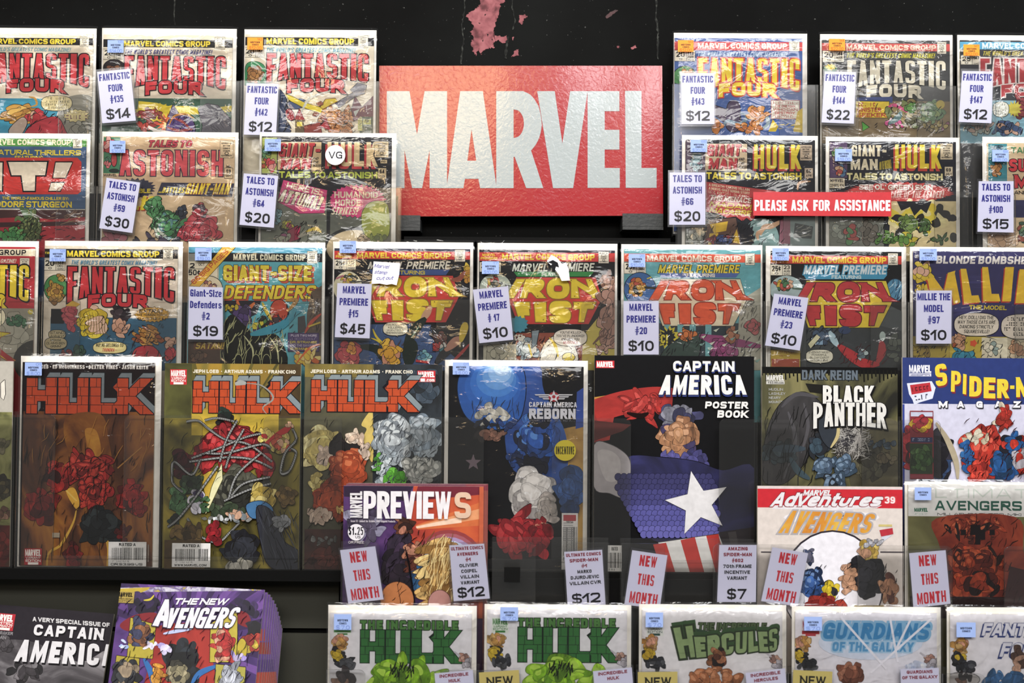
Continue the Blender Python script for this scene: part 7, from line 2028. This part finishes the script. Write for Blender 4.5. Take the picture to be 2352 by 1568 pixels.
    c.badge(1842, 1424, 1882, 1461, ['VARIANT', 'EDITION'], '#e4d8dc', '#b03c48'); c.R(1842, 1448, 1882, 1456, '#b0343c'); blond(c, 1842, 1493); hand(c, 2135, 1512)
    c.E(2000, 1475, 120, 40, '#d4dcec'); c.title('GUARDIANS', (1892, 1430, 2135, 1468), '#3f86b8', t=.24, slant=.2, e=.14, ec='#86b4d4', gap=.1); c.title('OF THE GALAXY', (1912, 1474, 2098, 1496), '#5a98c4', t=.24, slant=.1, e=.16, ec='#a8c8e0', gap=.1)
    for a in ([(1930, 1416), (2036, 1536)], [(2044, 1416), (2062, 1520)], [(2140, 1420), (2000, 1545)], [(2100, 1405), (2056, 1495)]):
        c.S(a, 5, '#eceaf2', taper=False)
    c.C(1955, 1548, 30, 28, ['#6c4030', '#7c4c3a', '#5a3226', '#9c6a54'], 14, .38, 4, ol='#2a140e'); c.C(2110, 1540, 50, 20, ['#c4cce0', '#d4d8e8', '#b0bcd8'], 8, .45, 3, ol=None)
    c.done()
    c = Comic(6, (2177, 2520, 1396), (2182, 2510, 1410), '#e2e0e6', 'bagged white comic with white blue-shadowed slanted title, last of the lowest row', sticker=('b', 2197, 1429, 2241, 1463, '', None), wrinkle=.6)
    c.badge(2197, 1440, 2240, 1466, [], '#dcdce4', '#3a4c8c'); blond(c, 2205, 1498)
    c.title('FANTASTIC', (2258, 1431, 2470, 1460), '#dcdce6', t=.24, slant=.25, off=(-3, 3), oc='#2c3a74', e=.04, ec='#4a5484'); c.title('FOUR', (2300, 1476, 2400, 1508), '#dcdce6', t=.24, slant=.3, off=(-3, 4), oc='#2c3a74', e=.04, ec='#4a5484')
    c.C(2342, 1515, 18, 30, ['#c49c84', '#4c3830', '#b08a74'], 9, .42, 4); c.C(2310, 1562, 60, 22, ['#3c6490', '#34587e', '#4a74a0'], 12, .42, 5, ol='#14243c'); c.E(2210, 1560, 40, 16, '#b8b4b4', INK); c.C(2215, 1556, 18, 14, ['#2a2426', '#6c5044'], 6, .45, 3)
    c.done()


# ================================================================== the sloping lower shelf
def shelf():
    c = Comic(7, (-150, 245, 1392), (-150, 245, 1392), '#2a262c', 'dark grey tilted magazine with large white capital title, partly under the purple stack', bag=False, h=.26, name='magazine', cat='magazine', roll=4.2, dy=.006, thick=.004, lean=18)
    c.Q([(-60, 1500), (60, 1470), (180, 1520), (260, 1500), (260, 1700), (-60, 1700)], paint(['#1c1a1e', '#4a464a', '#8c888c', '#b4b0b2'], 12, dist=2, pos=[.34, .5, .64, .78])); c.C(60, 1545, 50, 20, ['#3a363a', '#6c686c', '#201e22'], 12, .36, 3); c.C(10, 1480, 20, 20, ['#4a464a', '#3a363a'], 8, .4, 3)
    c.badge(-20, 1408, 33, 1447, ['LIMITED', 'VARIANT'], '#b42834'); c.T('BAKER', (0, 1450, 30, 1457), '#8c888c', t=.2); c.T('AN', (0, 1460, 14, 1467), '#8c888c', t=.2)
    c.T('A VERY SPECIAL ISSUE OF', ((75, 1416), (252, 1430), (252, 1440), (75, 1426)), '#d4d2d4', t=.24, gap=.12)
    c.title('CAPTAIN', ((80, 1433), (240, 1443), (236, 1470), (76, 1458)), '#dedce0', t=.26, gap=.2, off=(2, 3), oc='#121014'); c.title('AMERICA', ((48, 1468), (262, 1480), (262, 1530), (32, 1518)), '#dedce0', t=.25, gap=.14, off=(3, 4), oc='#121014')
    c.done()
    n = 12
    for k in range(n - 1, -1, -1):
        dx = [0, 7, 13, 17, 22, 26, 29, 32, 35, 37, 39, 41][k]
        dyy = [0, 6, 11, 17, 24, 32, 40, 50, 60, 70, 80, 88][k]
        lbl = ('front purple comic of the slipping stack, with tilted white two-line title' if k == 0 else
               'rearmost purple comic of the slipping stack of twelve on the lower shelf' if k == n - 1 else
               '%s purple comic behind the front one of the slipping stack' % ('first second third fourth fifth sixth seventh eighth ninth tenth'.split()[k - 1]))
        c = Comic(7, (262 + dx, 597 + dx, 1346 + dyy), (262 + dx, 597 + dx, 1346 + dyy), '#3a2450', lbl, bag=False, h=.26, lean=18, roll=2.2, dy=-.036 + .0031 * k, thick=.0026, name='comic_book', cat='comic', group='slipping stack of twelve purple comics')
        h = .26
        PUR = paint(['#1c1230', '#3c2460', '#5c3a80', '#2a1a48'], 10, (.5, .5, .5), dist=3)
        r = c.cm
        if k:
            x1 = 597 + dx
            c.P([(x1 - 60, 1340 + dyy), (x1 + 10, 1340 + dyy), (x1 + 10, 1600), (x1 - 70, 1600)], PUR)
            for (y, col) in ((1400, '#14121a'), (1450, '#8c3428'), (1480, '#742820'), (1520, '#3c2460'), (1548, '#8c3428')):
                c.P([(x1 - 40, y), (x1 - 1, y - 6), (x1 - 2, y + 22), (x1 - 40, y + 18)], col)
            c.a.y -= 1e-5
            c.P([(300, 1347 + dyy), (x1, 1347 + dyy), (x1, 1351 + dyy), (300, 1351 + dyy)], '#b8b4c8')
            c.done()
            continue
        c.P([(240, 1340), (610, 1335), (610, 1600), (220, 1600)], PUR)
        for i in range(16):
            a = math.radians(200 + i * 12)
            c.P([(425, 1470), (425 + 330 * math.cos(a), 1470 + 330 * math.sin(a)), (425 + 330 * math.cos(a + .1), 1470 + 330 * math.sin(a + .1))], '#6c4890' if i % 2 else '#34204c')
        c.P([(258, 1350), (600, 1343), (600, 1356), (258, 1360)], paint(['#8c84a8', '#cfcbd8', '#6a5a8c', '#b8a83c'], 60, (1, 1, 1))); c.P([(262, 1352), (345, 1348), (340, 1354), (320, 1362), (262, 1362)], '#b8a03c')
        c.C(330, 1395, 40, 30, ['#241838', '#2c1c44', '#181028', '#3c2858'], 12, .4, 3, ol=None); c.C(560, 1400, 36, 26, ['#241838', '#181028', '#3c2858'], 10, .4, 4, ol=None); c.S([(330, 1378), (345, 1376), (354, 1366)], 5, '#c8b83c', curve=True)
        c.Q([(275, 1435), (310, 1412), (360, 1408), (355, 1440), (300, 1450)], '#7c2028'); c.Q([(540, 1402), (570, 1410), (575, 1440), (545, 1430)], '#7c2028'); c.Q([(355, 1440), (480, 1438), (490, 1530), (500, 1600), (340, 1600), (350, 1500)], paint(['#7c1c1c', '#a42e26', '#8c2420'], 20)); c.C(585, 1445, 18, 30, ['#16141c', '#221c2c'], 6, .5, 3, ol=None); c.C(575, 1475, 26, 24, ['#8c2c28', '#a43c30', '#b8a03c'], 8, .42, 4); c.E(556, 1490, 11, 24, '#b8a438', '#3c2c10')
        c.P([(300, 1418), (358, 1434), (350, 1512), (292, 1508)], '#b0a03c', ol=INK); c.C(320, 1455, 22, 36, ['#8c5c3c', '#6c4430', '#2a2c44', '#3a3c58'], 14, .38, 3)
        c.P([(484, 1432), (545, 1392), (545, 1460), (542, 1520), (482, 1520)], '#b8a840', ol=INK); c.C(512, 1480, 24, 44, ['#a42c2c', '#8c2424', '#c8947c', '#b83834'], 18, .36, 4)
        c.C(418, 1520, 38, 62, ['#16181e', '#22262e', '#2c343c', '#0e1014'], 20, .34, 4, ol=None); c.C(408, 1545, 26, 30, ['#8c8468', '#a49a7c', '#6c6650', '#3a3830'], 14, .36, 3); c.C(350, 1480, 22, 10, ['#c4b8e0', '#e0d8f0', '#9c8ccc'], 6, .45, 3, ol=None); c.C(378, 1490, 14, 14, ['#d4ccec', '#b0a4dc'], 5, .5, 3, ol=None); c.C(545, 1510, 18, 12, ['#c4b8e0', '#9c8ccc'], 5, .5, 3, ol=None); c.S([(375, 1455), (410, 1448), (440, 1444)], 9, '#b8c0e4', curve=True); c.C(285, 1480, 8, 18, ['#9cb0e0', '#c4d0f0'], 4, .5, 2, ol=None)
        c.P([(268, 1505), (320, 1512), (315, 1600), (255, 1600)], '#a8983a', ol=INK); c.C(292, 1545, 32, 32, ['#26282e', '#3a3c40', '#8c7c68', '#1a1a1e'], 14, .38, 4); c.S([(330, 1512), (345, 1540), (350, 1570)], 14, '#2f68a8', curve=True); c.S([(500, 1528), (460, 1545), (440, 1570)], 14, '#2f68a8', curve=True); c.C(362, 1550, 14, 26, ['#c48a34', '#d89c44', '#a8722a'], 7, .45, 3)
        c.P([(496, 1525), (564, 1532), (560, 1600), (492, 1600)], '#a8a04a', ol=INK); c.C(528, 1555, 22, 28, ['#a4a8b4', '#b8bcc8', '#8c909c'], 12, .38, 4, asp=1.4)
        c.R(266, 1358, 308, 1384, '#a8924a'); c.T('MARVEL', (269, 1360, 305, 1370), '#2a2414', t=.26, gap=.03); c.T('PREMIERE', (269, 1373, 305, 1377), '#5c4c20', t=.2); c.T('EDITION', (269, 1378, 305, 1382), '#5c4c20', t=.2)
        c.hatch(262, 1365, 600, 1568, 120, 20, '#120c1c', 8)
        c.a.y -= 5e-5
        c.title('THE NEW', ((404, 1373), (527, 1374), (520, 1389), (398, 1388)), '#e2e0e8', t=.25, gap=.1, slant=.1)
        c.title('A', ((372, 1376), (395, 1376), (388, 1441), (350, 1436)), '#e2e0e8', t=.2, e=.03, ec='#241838'); c.title('VENGERS', ((392, 1396), (556, 1394), (532, 1442), (378, 1442)), '#e2e0e8', t=.21, e=.03, ec='#241838', gap=.06)
        c.done()


def stack_shelf():
    bpy.context.view_layer.update()
    lo = {}
    for o in bpy.data.objects:
        if o.type == 'MESH' and o.name.startswith('cover') and o.parent and o.parent.get('group') in ('slipping stack of twelve purple comics',) or (o.type == 'MESH' and o.parent and o.parent.name == 'magazine.001'):
            z = min((o.matrix_world @ v.co).z for v in o.data.vertices)
            k = 'm' if o.parent.name.startswith('magazine') else 's'
            lo[k] = min(lo.get(k, 9), z)
    for k, x0, x1 in (('m', -.72, -.475), ('s', -.470, -.22)):
        if k in lo:
            mb = MB()
            mb.box(x0, x1, -.16, .02, lo[k] - .012, lo[k] - .0005, BLACKPANEL)
            o = mb.build('lower_shelf', rk)
            o.matrix_basis = Matrix.Translation(-Vector(rk.location))
# ------------------------------------------------------------------ pockets and cards
def pockets():
    P = pocket
    P(1, -104, 222, 188, 'clear pocket of the blond-swirl comic in the top row')
    P(1, 229, 548, 189, 'clear pocket carrying the $14 card')
    P(1, 553, 869, 190, 'clear pocket carrying the #142 card beside the big sign')
    P(1, 1548, 1879, 198, 'clear pocket carrying the #143 card')
    P(1, 1884, 2195, 201, 'clear pocket carrying the $22 card')
    P(1, 2200, 2520, 203, 'clear pocket carrying the #147 card')
    P(2, -114, 216, 431, 'clear pocket of the blue comic with the huge IT! title')
    P(2, 221, 549, 432, 'clear pocket carrying the $30 card')
    P(2, 588, 919, 433, 'clear pocket of the comic with the round VG sticker')
    P(2, 1556, 1888, 439, 'clear pocket holding the red strip and the #66 card')
    P(2, 1893, 2235, 442, 'clear pocket under the far end of the red strip')
    P(2, 2245, 2575, 443, 'clear pocket carrying the #100 card')
    P(3, -236, 90, 683, 'clear pocket of the red comic cut by the picture edge')
    P(3, 95, 424, 684, 'clear pocket of the cream comic with the black square')
    P(3, 428, 752, 686, 'clear pocket carrying the $19 card')
    P(3, 760, 1090, 688, 'clear pocket carrying the $45 card')
    P(3, 1094, 1423, 690, 'clear pocket carrying the tilted # 17 card')
    P(3, 1427, 1756, 692, 'clear pocket carrying the #20 card')
    P(3, 1764, 2088, 694, 'clear pocket carrying the tilted #23 card')
    P(3, 2093, 2420, 697, 'clear pocket carrying the #97 card')
    P(4, -302, 32, 951, 'clear pocket of the olive comic cut by the picture edge')
    P(4, 38, 373, 952, 'clear pocket of the fiery brown comic')
    P(4, 376, 693, 954, 'clear pocket of the comic with grey chains')
    P(4, 697, 1019, 956, 'clear pocket of the comic split in olive and grey halves')
    P(4, 1023, 1356, 959, 'clear pocket of the comic with the yellow round sticker')
    P(4, 1361, 1740, 961, 'clear pocket of the poster book with the white star')
    P(4, 1747, 2068, 964, 'clear pocket of the dark comic with white slanted title')
    P(4, 2073, 2444, 965, 'clear pocket of the blue and white magazine')
    P(5, 783, 1120, 1242, 'clear pocket of the catalogues')
    P(5, 1130, 1399, 1243, 'empty clear pocket with a small black square stuck on it', tab=100)
    P(5, 1427, 1738, 1246, 'empty clear pocket between a red-lettered card and the $7 card', tab=100)
    P(5, 1743, 2076, 1249, 'clear pocket of the white digest with the red head band', tab=105)
    P(5, 2083, 2412, 1252, 'clear pocket of the olive comic with green title', tab=105)
    P(6, 750, 1100, 1534, 'clear pocket of the first green-titled white comic')
    P(6, 1107, 1455, 1536, 'clear pocket of the second green-titled white comic')
    P(6, 1464, 1812, 1538, 'clear pocket of the comic with cracked stone title')
    P(6, 1817, 2166, 1541, 'clear pocket of the comic crossed by white rays')
    P(6, 2175, 2523, 1543, 'clear pocket of the last comic of the lowest row')
    # black square stuck on the empty pocket
    q = [(1158, 1302), (1195, 1302), (1194, 1337), (1158, 1336)]
    fr = Frame(5, 1176, 1337, off=-.0129)
    o = root('square_sticker', fr, 'small black square stuck on the empty clear pocket below the blue-dome comic', 'sticker')
    m = MB(); m.prism([fr.loc(*p) for p in q], -.0003, .0003, ink('#101010')); m.build('square', o)


def cards():
    B = blue_tag
    B(1, [(223, 165), (299, 158), (312, 277), (235, 283)], 'FANTASTIC', 'FOUR', '#135', '$14', 'tilted white card with blue lettering reading #135 and $14')
    B(1, [(566, 191), (640, 193), (634, 311), (560, 309)], 'FANTASTIC', 'FOUR', '#142', '$12', 'white card with blue lettering reading #142 and $12')
    B(1, [(1564, 168), (1641, 168), (1641, 285), (1565, 285)], 'FANTASTIC', 'FOUR', '#143', '$12', 'white card with blue lettering reading #143 and $12')
    B(1, [(1894, 164), (1966, 166), (1961, 284), (1887, 281)], 'FANTASTIC', 'FOUR', '#144', '$22', 'white card with blue lettering reading #144 and $22')
    B(1, [(2210, 163), (2281, 164), (2277, 283), (2202, 280)], 'FANTASTIC', 'FOUR', '#147', '$12', 'white card with blue lettering reading #147 and $12')
    B(2, [(245, 408), (322, 419), (304, 535), (228, 524)], 'TALES TO', 'ASTONISH', '#59', '$30', 'tilted white card with blue lettering reading #59 and $30')
    B(2, [(560, 398), (639, 404), (629, 523), (550, 516)], 'TALES TO', 'ASTONISH', '#64', '$20', 'white card with blue lettering reading #64 and $20')
    B(2, [(1538, 396), (1620, 396), (1620, 516), (1537, 516)], 'TALES TO', 'ASTONISH', '#66', '$20', 'white card with blue lettering reading #66 and $20')
    B(2, [(2248, 416), (2328, 416), (2328, 534), (2245, 532)], 'TALES TO', 'ASTONISH', '#100', '$15', 'white card with blue lettering reading #100 and $15')
    B(3, [(434, 658), (512, 660), (512, 780), (432, 779)], 'Giant-Size', 'Defenders', '#2', '$19', 'white card with lower-case blue lettering reading #2 and $19')
    B(3, [(775, 650), (854, 652), (849, 777), (769, 774)], 'MARVEL', 'PREMIERE', '#15', '$45', 'white card with blue lettering reading #15 and $45')
    B(3, [(1086, 665), (1167, 657), (1179, 780), (1101, 788)], 'MARVEL', 'PREMIERE', '# 17', '$10', 'tilted white card with blue lettering reading # 17 and $10')
    B(3, [(1432, 691), (1513, 691), (1513, 814), (1432, 814)], 'MARVEL', 'PREMIERE', '#20', '$10', 'straight white card with blue lettering reading #20 and $10')
    B(3, [(1778, 674), (1857, 684), (1837, 805), (1757, 793)], 'MARVEL', 'PREMIERE', '#23', '$10', 'tilted white card with blue lettering reading #23 and $10')
    B(3, [(2104, 667), (2186, 667), (2185, 789), (2104, 789)], 'MILLIE THE', 'MODEL', '#97', '$10', 'white card with blue lettering reading #97 and $10')
    new_tag(5, [(781, 1263), (862, 1254), (881, 1376), (800, 1386)], 'red-lettered white card reading NEW THIS MONTH on the catalogue pocket')
    new_tag(5, [(1452, 1263), (1533, 1275), (1515, 1398), (1434, 1388)], 'red-lettered white card reading NEW THIS MONTH below the poster book')
    new_tag(5, [(1774, 1256), (1856, 1270), (1832, 1392), (1748, 1380)], 'red-lettered white card reading NEW THIS MONTH on the white digest')
    new_tag(5, [(2088, 1270), (2172, 1263), (2183, 1386), (2098, 1396)], 'red-lettered white card reading NEW THIS MONTH on the mottled red comic')
    variant_tag(5, [(1032, 1252), (1112, 1248), (1125, 1374), (1042, 1380)], ['ULTIMATE COMICS', 'AVENGERS', '#1'], ['OLIVIER', 'COIPEL', 'VILLAIN', 'VARIANT'], '$12', 'white card with small print ending VILLAIN VARIANT $12, beside the empty pocket')
    variant_tag(5, [(1296, 1267), (1383, 1262), (1391, 1388), (1304, 1394)], ['ULTIMATE COMICS', 'SPIDER-MAN', '#1'], ['MARKO', 'DJURDJEVIC', 'VILLAIN CVR'], '$12', 'white card with small print ending VILLAIN CVR $12')
    variant_tag(5, [(1652, 1251), (1738, 1251), (1736, 1382), (1647, 1382)], ['AMAZING', 'SPIDER-MAN', '#602'], ['70th FRAME', 'INCENTIVE', 'VARIANT'], '$7', 'white card with small print reading INCENTIVE VARIANT and $7')
    for q, top, lb in (([(998, 1546), (1086, 1538), (1096, 1658), (1008, 1666)], ['INCREDIBLE', 'HULK', '#601'], 'white small-print card on the first green-titled white comic'),
                       ([(1362, 1541), (1451, 1532), (1461, 1652), (1372, 1661)], ['INCREDIBLE', 'HULK', '#601'], 'white small-print card on the second green-titled white comic'),
                       ([(1712, 1545), (1803, 1534), (1815, 1654), (1724, 1665)], ['INCREDIBLE', 'HERCULES', '#132'], 'white small-print card on the comic with cracked stone title'),
                       ([(2068, 1536), (2156, 1533), (2160, 1653), (2072, 1656)], ['GUARDIANS', 'OF THE GALAXY', '#17'], 'white small-print card on the comic crossed by white rays')):
        variant_tag(6, q, top[:2], [], '', lb)
    for q, lb in (([(1100, 1544), (1192, 1538), (1197, 1660), (1105, 1664)], 'yellow card reading NEW on the second green-titled white comic'),
                  ([(1465, 1543), (1556, 1542), (1556, 1664), (1465, 1665)], 'yellow card reading NEW on the comic with cracked stone title'),
                  ([(1822, 1538), (1912, 1542), (1907, 1662), (1817, 1660)], 'yellow card reading NEW on the comic crossed by white rays')):
        price_tag(6, q, [('NEW', .18, .10, .84, .27, '#26241c', .2, dict(gap=.12))], lb, paper='#d8c878')
    # red strip across two pockets
    q = [(1730, 441), (2047, 441), (2047, 497), (1730, 495)]
    fr = Frame(2, 1888, 496, off=-.0150)
    o = root('notice_strip', fr, 'long red strip with white lettering asking for assistance, across two pockets', 'notice')
    m = MB(); m.prism([fr.loc(*p) for p in q], -.0003, .0003, ink('#c02c34', rough=.25, spec=.5)); b = m.build('strip', o)
    p = Print(fr, None, -.00035)
    for s, x0, x1 in (('PLEASE', 1733, 1807), ('ASK', 1817, 1857), ('FOR', 1868, 1906), ('ASSISTANCE', 1916, 2045)):
        p.T(s, (x0, 459, x1, 484), '#e6e0e2', t=.24, gap=.07, k=.7)
    p.mb.build('printed_lettering', b)


row1(); row2(); row3(); row4(); row5(); row6(); shelf()
pockets(); cards(); stack_shelf()
